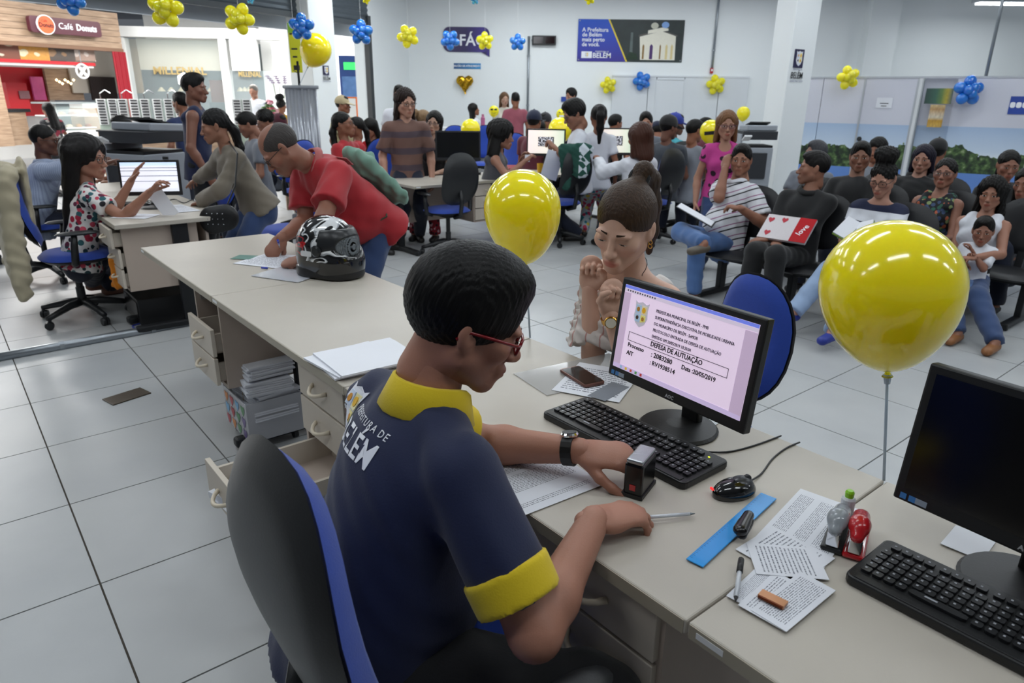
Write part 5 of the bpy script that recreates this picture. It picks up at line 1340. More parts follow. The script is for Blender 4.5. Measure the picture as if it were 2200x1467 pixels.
# ---------------------------------------------------------------- box with paper bundles on the floor
bxp = gp(585, 915); cb = thing('document_box', 'clear plastic box with coloured hearts under the helmet desk', 'box', bxp - DB * .05 + DA * .06, YAW); cb.scale = (.84, .84, .84)
CLB = M('clear_box', '#d5d6dc', .15, alpha=.55)
for nm_, c_, d_ in (('base', (0, 0, .06), (.36, .30, .006)), ('side', (-.18, 0, .17), (.004, .30, .22)), ('side', (.18, 0, .17), (.004, .30, .22)), ('front', (0, -.15, .17), (.36, .004, .22)), ('back', (0, .15, .17), (.36, .004, .22))): MB().box(c_, d_).build(nm_, CLB, cb)
HC = ['#b52a3a', '#d8843a', '#4a8a56', '#6a5a8a', '#7ab4dc', '#b52a3a', '#4a8a56', '#6a5a8a', '#d8843a', '#b52a3a', '#7ab4dc', '#4a8a56']
hpoly = [(.0, -.03), (.022, -.004), (.026, .012), (.016, .024), (.004, .018), (0, .012), (-.004, .018), (-.016, .024), (-.026, .012), (-.022, -.004)]
for k in range(12):
    for face_ in range(2):
        mt = M('heart_' + HC[(k + face_ * 3) % 12], HC[(k + face_ * 3) % 12], .4)
        xx = -.13 + (k % 4) * .085; zz = .095 + (k // 4) * .068; o = MB().prism([(a * 1.1, b * 1.15) for a, b in hpoly], 0, .001).build('heart_print', mt, cb)
        o.matrix_local = Matrix.Translation((xx, -.1535, zz)) @ Matrix.Rotation(PI / 2, 4, 'X') if face_ == 0 else Matrix.Translation((-.1835, .11 - (k % 4) * .075, zz)) @ Matrix.Rotation(-PI / 2, 4, 'Z') @ Matrix.Rotation(PI / 2, 4, 'X')
for kx in (-1, 1):
    for ky in (-1, 1): MB().lathe([(0, -.012), (.028, -.012), (.028, .012), (0, .012)], 14, (kx * .14, ky * .11, .028), Matrix.Rotation(PI / 2, 3, 'X')).build('wheel', BLACK, cb); MB().box((kx * .14, ky * .11, .05), (.03, .03, .02)).build('wheel_bracket', BLACK, cb)
for k in range(5):
    w = thing('paper_bundle', ('bottom', 'second', 'third', 'fourth', 'topmost')[k] + ' bundle of stacked papers in the hearts box', 'paper', cb.location + Vector((.0, .0, .056 + k * .068)) + DA * (.02 * (k % 2)) + DB * .01 * (k % 3), YAW + .1 * ((k % 3) - 1), 'paper bundles in the hearts box')
    for q in range(7): MB().box((rnd.uniform(-.008, .008), rnd.uniform(-.006, .006), .005 + q * .009), (.27, .20, .0075), rotz(rnd.uniform(-.05, .05))).build('sheaf', PAPW, w)
    if k > 1: MB().tube([(-.02, -.103, .0), (-.02, -.103, .066), (-.02, .103, .066), (-.02, .103, .0)], .0015, 4).build('rubber_band', M('band', '#b89a5a', .6), w)
sheet_in = MB().box((0, 0, 0), (.20, .28, .002)).build('drawer_paper', printed('drawer_form', [(.1, .5), (.6, .8)], rows=16., words=5.)); sheet_in.location = D(.965, -.17, .340); sheet_in.rotation_euler = (0, 0, YAW + .1); tag(sheet_in, 'printed form lying in the pulled-out drawer', 'paper')
sheet_in = MB().box((0, 0, 0), (.12, .16, .02)).build('drawer_cards', PAPW); sheet_in.location = D(.90, -.23, .350); sheet_in.rotation_euler = (0, 0, YAW + .3); tag(sheet_in, 'stack of white cards at the front of the pulled-out drawer', 'paper')
# floor outlet, floor conduit
ou = MB().box((0, 0, .003), (.20, .12, .006)).build('floor_outlet', M('outlet_bronze', '#4a4034', .4, .5, bump=.1, scale=120), bevel=.002); ou.location = gp(273, 852); ou.rotation_euler = (0, 0, YAW + PI / 2 + .25); tag(ou, 'small dark bronze floor outlet cover in the tiles', 'outlet')
pa, pb = atz(-60, 778, .02), atz(420, 690, .02); fc = thing('floor_conduit', 'grey metal cable conduit lying across the floor tiles', 'pipe', pa)
MB().tube([Vector((0, 0, 0)), pb - pa], .028, 10).build('pipe', STEEL, fc, smooth=True)
for t_ in (.35, .77): MB().tube([(pb - pa) * t_, (pb - pa) * (t_ + .02)], .031, 10).build('joint', STEEL, fc)
# balloons on sticks
def balloon_mesh(r, stretch=1.22):
    P = []
    for k in range(25):
        a = PI * k / 24; z = math.cos(a); q = math.sin(a)
        if z < 0: q *= (1 - .16 * z * z); z *= stretch
        P.append((max(q * r, .0008), z * r))
    P[-1] = (.006, P[-1][1]); P.append((.005, P[-1][1] - .008)); P.append((.011, P[-1][1] - .008)); P = P[::-1]
    return MB().lathe(P, 36).mesh('balloon')
YEL = M('yellow_latex', (.95, .76, .01), .14, spec=.5, coat=.35); BLU = M('blue_latex', '#1c72d0', .14, spec=.6, coat=.5)
for m_ in (YEL, BLU):
    b_ = m_.node_tree.nodes['Principled BSDF']; b_.inputs['Subsurface Weight'].default_value = .75; b_.inputs['Subsurface Radius'].default_value = (1., .85, .2); b_.inputs['Subsurface Scale'].default_value = .22
STICK = M('stick_blue', '#b9cadc', .35)
def stick_balloon(lb, base, centre, r, mat=YEL, stick=True, stretch=1.22):
    base, centre = Vector(base), Vector(centre); t = thing('balloon', lb, 'balloon', base, 0, 'large yellow balloons')
    d = centre - base; o = obj('latex', balloon_mesh(r, stretch), mat, t, smooth=True); ax = d.normalized(); o.location = d; o.rotation_euler = Vector((0, 0, 1)).rotation_difference(ax).to_euler()
    if stick:
        e = d - ax * (r * stretch + .022); MB().tube([(0, 0, .0), e], .0032, 8).build('stick', STICK, t, smooth=True); MB().tube([e - ax * .01, e + ax * .012], [.006, .009], 8).build('cup', STICK, t)
    return t
b1 = atz(1130, 725, .742); c1 = aty(1122, 446, 2.30); r1_ = 82 / FPX * (c1.y * _c + (CH - c1.z) * _s); stick_balloon('large yellow balloon on a stick left of the woman leaning on her hands', D(1.2, .697, .742), Vector((c1.x, D(1.2, .697).y, c1.z)), r1_, stretch=1.46)
c2 = aty(1913, 617, 1.345); r2_ = 143 / FPX * (c2.y * _c + (CH - c2.z) * _s); stick_balloon('very large yellow balloon on a stick at the right, before the waiting row', D(2.398, .694, .742), Vector((c2.x, D(2.398, .694).y, c2.z)), r2_, stretch=1.34)
# balloon flowers
fl_me = {}
def flower(lb, px, py, Y, rpx, mat, seed):
    c = aty(px, py, Y); R = rpx / FPX * (Y * _c + (CH - c.z) * _s); t = thing('balloon_flower', lb, 'balloons', c, 0, 'balloon flower clusters'); g = random.Random(seed)
    key = 'unit'
    if key not in fl_me:
        fl_me[key] = MB().lathe([(max(.001, math.sin(PI * k / 12)), -math.cos(PI * k / 12) * (1.1 if k > 6 else 1)) for k in range(13)], 18).mesh('petal')
        fl_me[key].polygons.foreach_set('use_smooth', [True] * len(fl_me[key].polygons)); fl_me[key].materials.append(mat)
    a0 = g.uniform(0, 1.2)
    for k in range(5):
        a = a0 + 2 * PI * k / 5; q = link(bpy.data.objects.new('petal', fl_me[key])); q.parent = t; q.location = (math.cos(a) * R * .62, g.uniform(-.1, .1) * R, math.sin(a) * R * .62); q.scale = (R * .40,) * 3; q.rotation_euler = (0, PI / 2 - a, 0)
    for k in range(3):
        a = a0 + .6 + 2 * PI * k / 3; q = link(bpy.data.objects.new('petal', fl_me[key])); q.parent = t; q.location = (math.cos(a) * R * .22, -R * .35, math.sin(a) * R * .22); q.scale = (R * .34,) * 3
    for ch in t.children: ch.material_slots[0].link = 'OBJECT'; ch.material_slots[0].material = mat
    zc = CZ - c.z; MB().tube([(0, 0, R * .2), (0, 0, zc)], .0012, 4).build('thread', WHITEP, t) if Y < 11.8 and py < 130 else None
    return t
for k, (px, py, Y, r, m_, lb) in enumerate((
        (152, 0, 6.6, 30, BLU, 'blue balloon flower cut by the top edge over the cafe sign'), (356, 20, 6.6, 36, YEL, 'yellow balloon flower near the top over the optician'),
        (514, 40, 7.6, 31, YEL, 'yellow balloon flower left of the left pillar'), (648, 58, 8.4, 27, BLU, 'blue balloon flower before the left pillar'),
        (776, 70, 9.4, 25, BLU, 'blue balloon flower before the shutter right of the pillar'), (876, 78, 10.2, 23, YEL, 'yellow balloon flower beside the white jamb'),
        (967, 86, 11.4, 20, BLU, 'blue balloon flower over the left end of the bubble sign'), (1042, 88, 11.6, 18, YEL, 'yellow balloon flower over the right end of the bubble sign'),
        (1112, 91, 11.7, 17, BLU, 'blue balloon flower left of the queue display'), (1307, 183, 14.40, 17, YEL, 'yellow balloon flower at the left end of the low partition'),
        (1379, 174, 14.40, 19, BLU, 'blue balloon flower on the low partition'), (1538, 182, 14.40, 20, YEL, 'yellow balloon flower under the red alarm box'),
        (1822, 167, 11.0, 24, YEL, 'yellow balloon flower on top of the mural partition'), (2081, 195, 10.2, 30, BLU, 'blue balloon flower on the mural partition beside the posters'),
        (538, 0, 6.2, 8, BLU, 'sliver of a blue balloon flower at the top edge'), (787, 0, 7.0, 8, YEL, 'sliver of an orange yellow balloon flower above the shutter'), (1020, 0, 8.0, 9, BLU, 'sliver of a blue balloon flower above the bubble sign'), (1267, -2, 8.6, 11, YEL, 'sliver of a yellow balloon flower above the long banner'))):
    flower(lb, px, py, Y, r, m_, k)
# ================================================================ people
def fab(name, hexc='#808080', rough=.85, var=.06): return M('cloth_' + name, hexc, rough, bump=.08, scale=300, var=var, vscale=5, sheen=.15)
JEAN = fab('denim', '#2b3f66', .9, .25); DJEAN = fab('dark_denim', '#161d30', .9, .2); LJEAN = fab('light_denim', '#8ea4c4', .9, .15); MJEAN = fab('mid_denim', '#4a6a9c', .9, .2)
BLKC = fab('black', '#0d0e11'); WHTC = fab('white', '#d3d5dd'); NVYC = fab('navy', '#0e1a3f', .8); REDC = fab('red', '#a3121f', .75); GRYC = fab('grey', '#6d727c')
def stripes(name, ax, period, stops, rough=.85, rot=None):
    def bd(nt, tc):
        src = tc.outputs['Object']
        if rot:
            mp = nd(nt, 'ShaderNodeMapping'); mp.inputs['Rotation'].default_value = rot; nt.links.new(src, mp.inputs[0]); src = mp.outputs[0]
        s = nd(nt, 'ShaderNodeSeparateXYZ'); nt.links.new(src, s.inputs[0])
        n = nd(nt, 'ShaderNodeTexNoise'); n.inputs['Scale'].default_value = 4; nt.links.new(tc.outputs['Object'], n.inputs[0])
        v = mth(nt, 'ADD', s.outputs[ax], mth(nt, 'MULTIPLY', n.outputs[0], period * .25))
        return ramp(nt, mth(nt, 'FRACT', mth(nt, 'MULTIPLY', v, 1 / period)), stops, True)
    return ramp_mat('cloth_' + name, bd, rough)
def floral(name, base, cols, scale=26., cover=.42):
    def bd(nt, tc):
        v = nd(nt, 'ShaderNodeTexVoronoi'); v.inputs['Scale'].default_value = scale; nt.links.new(tc.outputs['Object'], v.inputs['Vector'])
        sp = nd(nt, 'ShaderNodeSeparateXYZ'); nt.links.new(v.outputs['Color'], sp.inputs[0])
        st = [(0, cols[0])] + [(i / len(cols), c) for i, c in enumerate(cols)][1:]
        c = ramp(nt, sp.outputs[0], st, True)
        return mixc(nt, mth(nt, 'LESS_THAN', v.outputs['Distance'], cover), base, c)
    return ramp_mat('cloth_' + name, bd, .85)
FLOR = floral('floral_white', '#d6d2d0', ['#a01f3a', '#2a5a62', '#16141c', '#c2455a', '#5a1838', '#1f3a40'], 24, .50)
FLORD = floral('floral_dark', '#15171c', ['#2c5a4a', '#a5563a', '#3a4a6a', '#7a8a5a', '#15171c'], 30, .5)
BLKFR = M('frame_black', '#0d0d10', .3); REDFR = M('frame_red', '#7d0f18', .25)
SK = dict(a='#8f604c', b='#7d5140', c='#6b4233', d='#b98a72', e='#a3735c', f='#5c382b')

# ---- clerk
ch_cl = office_chair('blue and black office chair under the clerk', (-.12, 1.02, 0), 52, scale=1.0)
cl = person('seated clerk in navy polo with yellow collar and cuffs, wearing red glasses', head=aty(1003, 690, 1.20), az=58, lean=21, twist=-1, H=1.69, pose='sit', hd=(76, 24, 4), skin='#a97763',
            hair='thick', hairc='#0b0a0b', res=3, build=1.10, belly=.5, glasses=(REDFR, 'thick'), top=dict(mat=NVYC, sleeve=.76, hem=-.07, fold=.0035, loose=.98, inf=.011, colh=1.9, collar=fab('yellow', '#d9bd14'), cuff=fab('yellow')), bot=dict(mat=BLKC, loose=1.25, inf=.016), shoe='#101010', fr=(.30, 1.04, .075), kneer=(1, -.2, .6),
            hr=atz(1276, 1118, .785), hl=atz(1246, 968, .805), hdr=atz(1420, 1092, .762) - atz(1276, 1118, .785), nr=(0, 0, 1), pr='rest', hdl=atz(1400, 990, .80) - atz(1246, 968, .805), nl=(-.1, -.3, .95), pl='relax', erd=(-.62, -.62, .05), eld=(-.3, .75, -.6), eyes=(.6, 0, -.5), headfwd=.012, hscale=1.03, stub=.18)
# printed lettering on the back of the polo
from mathutils.bvhtree import BVHTree
def conform(o, target, d, lift=.0015):
    """lay a flat print on the cloth along direction d"""
    bv = BVHTree.FromPolygons([v.co for v in target.data.vertices], [tuple(p.vertices) for p in target.data.polygons])
    d = Vector(d).normalized()
    mw = o.matrix_basis.copy(); z0 = [v.co.z for v in o.data.vertices]
    if len(set(o.data.vertices)) == 0: return o
    for v in o.data.vertices:
        p = mw @ v.co; h = bv.ray_cast(p - d * .3, d)
        if h[0] is not None: v.co = h[0] - d * (lift + max(0., v.co.z))
        else: v.co = p
    o.matrix_basis = Matrix.Identity(4); return o
bk = cl['P'] + cl['u'] * .435 - cl['fT'] * .14 - cl['rS'] * .06
mx = frame(cl['rS'], cl['u'], -cl['fT'], bk - cl['W'])
shirt_cl = [c for c in cl['root'].children if c.name.startswith('shirt')][0]
n0 = len(cl['root'].children)
text('BELÉM', .064, LTXT, cl['root'], mx @ Matrix.Translation((.045, -.055, 0)), name='back_print', bold=.012, sx=.86, ext=.0004)
text('PREFEITURA DE', .019, LTXT, cl['root'], mx @ Matrix.Translation((.045, -.012, 0)), name='back_print', ext=.0004, space=1.25)
shield(cl['root'], mx @ Matrix.Translation((-.085, -.035, 0)), .095, CREST)
for c in cl['root'].children:
    if c.name.startswith(('back_print', 'crest_')): conform(c, shirt_cl, cl['fT'])
def at_local(info, p): return Vector(p) - info['W']
# watch on the left wrist
def bracelet(info, w, e, r, wid, mat, face=None, nm='watch', up=None, par=None):
    d = (w - e).normalized(); x = d.orthogonal().normalized(); y = d.cross(x); P = [w - d * .018 + (x * math.cos(a) + y * math.sin(a)) * r for a in [2 * PI * k / 18 for k in range(18)]]
    g = thing(nm, None, None); g.parent = info['root']; m = MB(); n = 18; vs_ = []; 
    for q, (rr, o) in enumerate(((r, -wid / 2), (r + .004, -wid / 2), (r + .004, wid / 2), (r, wid / 2))):
        for k in range(n): a = 2 * PI * k / n; vs_.append(at_local(info, w - d * .018) + (x * math.cos(a) + y * math.sin(a)) * rr + d * o)
    m.add(vs_, [(q * n + k, q * n + (k + 1) % n, (q + 1) * n + (k + 1) % n, (q + 1) * n + k) for q in range(3) for k in range(n)]).build('strap', mat, g, smooth=False)
    if face:
        u = Vector(up) - d * Vector(up).dot(d); u.normalize(); z = u; xx = d; yy = z.cross(xx); o = MB().lathe([(0, 0), (.019, 0), (.020, .004), (.018, .008), (0, .008)], 20).build('case', face, g); o.matrix_local = frame(xx, yy, z, at_local(info, w - d * .018) + u * (r + .001))
        o = MB().lathe([(0, 0), (.0155, 0), (.0155, .0006), (0, .0006)], 20).build('dial', M('watch_dial', '#d9d4c4', .3) if par is None else par, g); o.matrix_local = frame(xx, yy, z, at_local(info, w - d * .018) + u * (r + .0092))
    return g
bracelet(cl, cl['wL'] - (cl['wL'] - cl['eL']).normalized() * .005, cl['eL'], .031, .024, M('strap_black', '#0c0c0d', .5), M('chrome'), up=(0, .2, 1), par=M('dial_dark', '#2a2c30', .2))
# stamp held in the left hand, pen under the right
st = thing('hand_stamp', 'black self inking stamp with silver top in the clerk\'s left hand', 'stamp', atz(1372, 1050, .7415), YAW + .35); st.scale = (1.3, 1.3, 1.3)
MB().box((0, .0, .030), (.032, .062, .058)).build('body', M('black_gloss'), st, bevel=.004); MB().box((0, 0, .0625), (.028, .060, .008)).build('top_plate', M('silver_plate', '#a8acb0', .25, .7), st, bevel=.003); MB().box((0, -.0315, .018), (.010, .001, .010)).build('red_button', M('red_plastic'), st); MB().box((0, 0, .003), (.036, .066, .006)).build('foot', BLACK, st)
pen('clear ballpoint with dark refill under the clerk\'s right hand', atz(1375, 1112, ZT + .012), atz(1493, 1103, ZT + .006), CLR, M('tip_grey', '#7d848a', .3, .5), r=.0038)

# ---- woman leaning on her hands
OFFW = stripes('offwhite_stripe', 0, .045, [(0, '#cfc8c4'), (.80, '#b98f8a'), (.9, '#cfc8c4')], rot=(0, 0, .6))
office_chair('blue and black office chair behind the woman leaning on her hands', (.68, 2.34, 0), 244, arms=False, scale=.88)
hw = aty(1342, 487, 2.05)
def headpt(C, hd, p, hs):
    fh = azv(hd[0]) * math.cos(math.radians(hd[1])) - Vector((0, 0, 1)) * math.sin(math.radians(hd[1])); xr = fh.cross(Vector((0, 0, 1))).normalized(); zh = xr.cross(fh); m_ = Matrix.Rotation(math.radians(hd[2]), 3, fh)
    return C + (m_ @ xr * p[0] + fh * p[1] + m_ @ zh * p[2]) * hs
HDW = (212, 22, -8); chn = headpt(hw, HDW, (-.012, .045, -.125), 1.02); jawr = headpt(hw, HDW, (.072, .035, -.075), 1.02)
wLt = aty(1310, 672, 1.99); wRt = aty(1266, 618, 2.12)
wo = person('young woman with blond ponytail leaning on her hands in an off-shoulder blouse', head=hw, az=226, lean=30, twist=10, H=1.66, fem=True, pose='sit', hd=HDW, skin='#cfa692', hair='highpony', hairc='#1d1512+#4d3828', res=3,
            top=dict(mat=OFFW, neck='off', sleeve=0, up=.285, hem=-.14, fold=.006, inf=.016), bot=dict(mat=DJEAN), hr=wRt, hl=wLt, erd=(-.1, -.3, -1), eld=(.1, .0, -1), pr='fist', pl='fist',
            hdr=aty(1274, 535, 2.11) - wRt, hdl=aty(1318, 598, 1.99) - wLt, nr=(.2, .95, .1), nl=(-.2, 1, .1), eyes=(.5, 0, -.8), brow=1.1, hscale=1.05)
# loose off-shoulder sleeves
for sg, sh, el in ((-1, wo['shL'], wo['eL']), (1, wo['shR'], wo['eR'])):
    q = S(); W_o = wo['W']; a_ = sh.lerp(el, .22) - W_o; b_ = sh.lerp(el, .86) - W_o
    q.cone(tuple(a_), tuple(b_), .060, .085, k=.02, cut=True, cuta=True); V, F = q.mesh(.008, infl=.004, disp=folds(.012, .05, 5 + sg)); obj('sleeve', np_mesh('sleeve', V, F), OFFW, wo['root'])
q = S(); a_, b_ = wo['shL'].lerp(wo['eL'], .25) - wo['W'], wo['shR'].lerp(wo['eR'], .25) - wo['W']; m_ = (wo['NB'] - wo['u'] * .16 + wo['fT'] * .10) - wo['W']; m2 = (wo['NB'] - wo['u'] * .17 - wo['fT'] * .11) - wo['W']
for c0, c1_ in ((a_, m_), (m_, b_), (a_, m2), (m2, b_)): q.cone(tuple(c0), tuple(c1_), .035, .035, k=.02)
V, F = q.mesh(.008, disp=folds(.010, .045, 9)); obj('ruffle', np_mesh('ruffle', V, F), fab('offwhite', '#cfc9c6'), wo['root'])
GOLD = M('gold', '#c79a4a', .25, 1.)
bracelet(wo, wo['wL'], wo['eL'], .029, .016, GOLD, GOLD, up=(-.3, -1, .2))
for k in (0, 1): MB().tube([wo['hmx'] @ Vector((-.079 + .006 * math.cos(a), -.006 + .0 * k, -.036 - .014 * k + .007 * math.sin(a))) for a in [2 * PI * j / 12 for j in range(12)]], .0016, 6, closed=True).build('earring', GOLD, wo['root'])
MB().tube([wo['hmx'] @ Vector(p) for p in [(.024 * math.cos(a), -.095 - .018 * math.sin(a), .110 + .018 * math.sin(a)) for a in [2 * PI * j / 14 for j in range(14)]]], .010, 8, closed=True).build('hair_tie', BLKC, wo['root'], smooth=True)
MB().tube([wo['NB'] - wo['W'] + (wo['rS'] * math.cos(a) * .062 + wo['fT'] * math.sin(a) * .07) * (1 + .3 * max(0, math.sin(a))) + wo['u'] * (.0 - .07 * max(0, math.sin(a))) for a in [2 * PI * j / 20 for j in range(20)]], .0012, 5, closed=True).build('necklace', M('cord_dark', '#2a1d16', .6), wo['root'])

# ---- man in red signing the form
rm = person('heavy man in red polo bending over the desk to sign a form', head=aty(602, 320, 3.62), az=-136, lean=48, fixs=True, H=1.70, pose='stand', hd=(-112, 46, 0), skin='#8f6250', hair='bald', hairc='#3a3634', res=3, build=1.12, belly=.5,
            top=dict(mat=REDC, sleeve=.72, hem=-.09, fold=.003, inf=.012, loose=1.25, collar=fab('collar_pink', '#a85a58')), bot=dict(mat=JEAN, inf=.012), glasses=(BLKFR, 'rect'), hl=atz(652, 556, .79), hr=atz(604, 512, .83), erd=(.2, .6, -.2), eld=(.5, -.6, -.1), pl='fist', pr='pen',
            hdl=(-.8, .1, -.25), hdr=(-.5, -.35, -.75), nl=(0, -.3, 1), nr=(.2, -.8, .5), eyes=(.5, 0, -.9), headfwd=.05, stub=.15)
pen('clear ballpoint held by the man in red', atz(597, 517, .87), atz(603, 538, .745), CLR, M('pen_blue'), M('pen_blue'))
bg = thing('drawstring_bag', 'mint green drawstring bag on the back of the man in red', 'bag', (rm['P'].x, rm['P'].y, 0)); q = S(); B0 = rm['P'] + rm['u'] * .02 - rm['fT'] * .20 + rm['r'] * .02 - rm['W']
q.cone(tuple(B0 + rm['u'] * .22), tuple(B0 - rm['u'] * .02), .11, .12, k=.03, n=tuple(rm['fT']), f=.45); q.cone(tuple(B0 + rm['u'] * .2), tuple(B0 + rm['u'] * .30), .08, .03, k=.04); V, F = q.mesh(.01, disp=folds(.01, .07, 3)); obj('sack', np_mesh('sack', V, F), fab('mint', '#6f9484'), bg)
cordm = MB(); c0 = rm['P'] - rm['W']
cordm.tube([c0 + rm['u'] * .02 - rm['fT'] * .16, c0 + rm['u'] * .06 - rm['r'] * .20, c0 + rm['u'] * .10 + rm['fT'] * .12 - rm['r'] * .14], .005, 6).build('cord', M('cord_olive', '#3c4030', .8), bg)
o = MB().prism(rrect(.15, .055, .004), 0, .004).build('shoulder_patch', M('patch_pink', '#b06a6a', .7, var=.4, vscale=60), rm['root']); o.matrix_local = frame(rm['r'] * -1, rm['u'], rm['r'].cross(rm['u']) * -1, rm['NB'] - rm['W'] - rm['u'] * .09 - rm['fT'] * .095 - rm['r'] * .10)

# ---- helper for everyone else
G_ROW = 'people waiting on the benches'; G_BACK = 'people in the back of the hall'; G_MALL = 'people near the mall'
def simple(lb, px, py, Y, pose, az, hd, top, bot=DJEAN, **k):
    d = dict(res=1); d.update(k)
    t = dict(mat=top) if not isinstance(top, dict) else top
    return person(lb, head=aty(px, py, Y), pose=pose, az=az, hd=hd, top=t, bot=dict(mat=bot) if bot else None, **d)
def row(lb, px, py, v, hd, top, bot=DJEAN, az=230, **k):
    d = dict(res=2, lean=-8, pose='sit', group=G_ROW); d.update(k); t = dict(mat=top) if not isinstance(top, dict) else top
    return person(lb, head=bnv(px, py, v), az=az, hd=hd, top=t, bot=bot if isinstance(bot, dict) else dict(mat=bot), **d)
# waiting rows
STRP = stripes('polo_stripe', 2, .085, [(0, '#cfd0d6'), (.30, '#17161c'), (.42, '#cfd0d6'), (.70, '#8a3f74'), (.78, '#cfd0d6')], rot=(.35, .25, 0))
C_ = bnv(1592, 345, .46); f_ = azv(230); r_ = f_.cross(Vector((0, 0, 1)))
m1 = row('man in white striped polo with legs crossed, touching his cheek', 1592, 345, .46, (205, 0, 0), dict(mat=STRP, sleeve=.75, collar=WHTC, loose=1.2), dict(mat=MJEAN), az=236, lean=-10, hair='short', skin='#8d604c', build=1.12, belly=.4,
         hr=C_ + f_ * .12 + r_ * .06 - Vector((0, 0, .06)), erd=(-.2, -.3, -1), pr='relax', nr=(-.7, -.5, .2), hl=bnv(1590, 447, .18), eld=(.6, -.3, -.8), hdl=(-.6, .7, 0), fr=bnv(1512, 522, -.22), kneer=f_ * .6 + r_ * 1.0 + Vector((0, 0, .3)), shoe='#5a5248')
hold = m1
m2 = row('man in black polo looking aside with a red gift folder on his lap', 1748, 362, .46, (285, 0, 0), dict(mat=BLKC, sleeve=.72, collar=BLKC, loose=1.2), BLKC, lean=-10, hair='fade', skin='#8a5f4c', hr=bnv(1668, 520, .12), hl=bnv(1650, 512, .10), pl='rest', pr='grip', stub=.2)
m3 = row('young woman reading in navy and white striped top with hair in a bun', 1897, 384, .46, (225, 22, 0), dict(mat=stripes('navy_white', 2, .15, [(0, '#cdd0d8'), (.5, '#121a38')]), sleeve=.9, neck='wide', loose=1.2), LJEAN, lean=-2, fem=True, hair='bun', skin='#a87b68', glasses=(BLKFR, 'big'), hr=bnv(1815, 520, .12), hl=bnv(1870, 520, .05), pr='grip', pl='grip', eyes=(.5, 0, -.8), H=1.62,
         fl=atz(1770, 735, .075), fr=bnv(1706, 668, -.25), shoe='#1e2f8a')
m4 = row('grey haired man sitting behind the man in the black polo', 1752, 330, 2.3, (262, 0, 0), GRYC, hair='short', hairc='#3f4044', skin='#7d5444', res=1)
m5 = row('young man in black tee looking aside beside the reading woman', 1848, 338, 1.46, (205, 2, 0), BLKC, hair='short', skin='#7d5543')
m6 = row('woman with glasses in dark floral top between the reading woman and the mother', 2030, 374, 1.46, (222, -4, 0), dict(mat=FLORD, sleeve=0, neck='tank'), DJEAN, fem=True, hair='lowpony', skin='#8f6250', glasses=(M('frame_thin', '#5a5a60', .3, .6), 'rect'), H=1.6)
m7 = row('youth in black tee with side swept purple tinted hair', 1982, 342, 2.42, (218, 4, 0), BLKC, hair='bob:.10', hairc='#151020', skin='#9d7260')
m8 = row('young mother in white tank top with black band holding a toddler', 2130, 418, 1.22, (222, 4, 0), dict(mat=stripes('white_black', 2, .42, [(0, '#101114'), (.30, '#101114'), (.42, '#d0d2da')]), sleeve=0, neck='tank'), fab('mother_denim', '#34486f', .9, .2), lean=-16, fem=True, hair='curlylong:.26', skin='#9a6c58', H=1.54,
         fl=atz(2138, 733, .075), fr=atz(2058, 712, .075), hr=bnv(2062, 560, .86), hl=bnv(2092, 553, .80), eld=(.7, -.3, -.5), shoe='#8a5a34')
cP = bnv(2112, 497, .98); kd = person('toddler in white tee and short jeans sitting on the mother\'s lap', head=cP, az=232, lean=-8, H=.98, pose='sit', hd=(214, 6, 0), skin='#8f6250', hair='short', res=2, hscale=1.38, child=True, fem=True,
           top=dict(mat=WHTC, sleeve=.75, fold=.003), bot=dict(mat=MJEAN, length=1.05), hr=bnv(2080, 555, .82), hl=bnv(2090, 540, .80), fl=bnv(2010, 668, .50), fr=bnv(2040, 640, .52), shoe=None)
m9 = row('person in a black cap sitting in the rearmost row', 2012, 327, 3.3, (30, 0, 0), BLKC, hat=fab('hat_black', '#131315'), hair='short', res=1)
m10 = row('woman with a sparkling headband in the rearmost row', 2166, 356, 2.42, (200, 10, 0), BLKC, fem=True, hair='lowpony', res=1, skin='#8f6250')
m11 = row('person at the right edge holding up a phone', 2206, 395, 2.0, (240, 8, 0), BLKC, fem=True, hair='long:.2', res=1, hr=bnv(2180, 460, 1.7), skin='#8f6250', pr='grip')
m12 = row('person with a round dark hairdo behind the reading woman', 1884, 325, 3.2, (230, 0, 0), GRYC, hair='curly', res=1)
# pink top, standing
pw = simple('woman in pink printed top and purple glasses standing beside the printer', 1562, 270, 6.45, 'stand', 195, (190, 4, 0), dict(mat=floral('pink_print', '#b83a86', ['#2a1024', '#b83a86'], 15, .42), sleeve=.35, neck='scoop', hem=-.14), JEAN, fem=True, hair='long:.13', hairc='#6b4a30', skin='#a37762', res=2, glasses=(M('frame_purple', '#3a1d4a', .3), 'rect'), group=G_ROW, build=1.1, fixs=True, H=1.58, hscale=1.06)

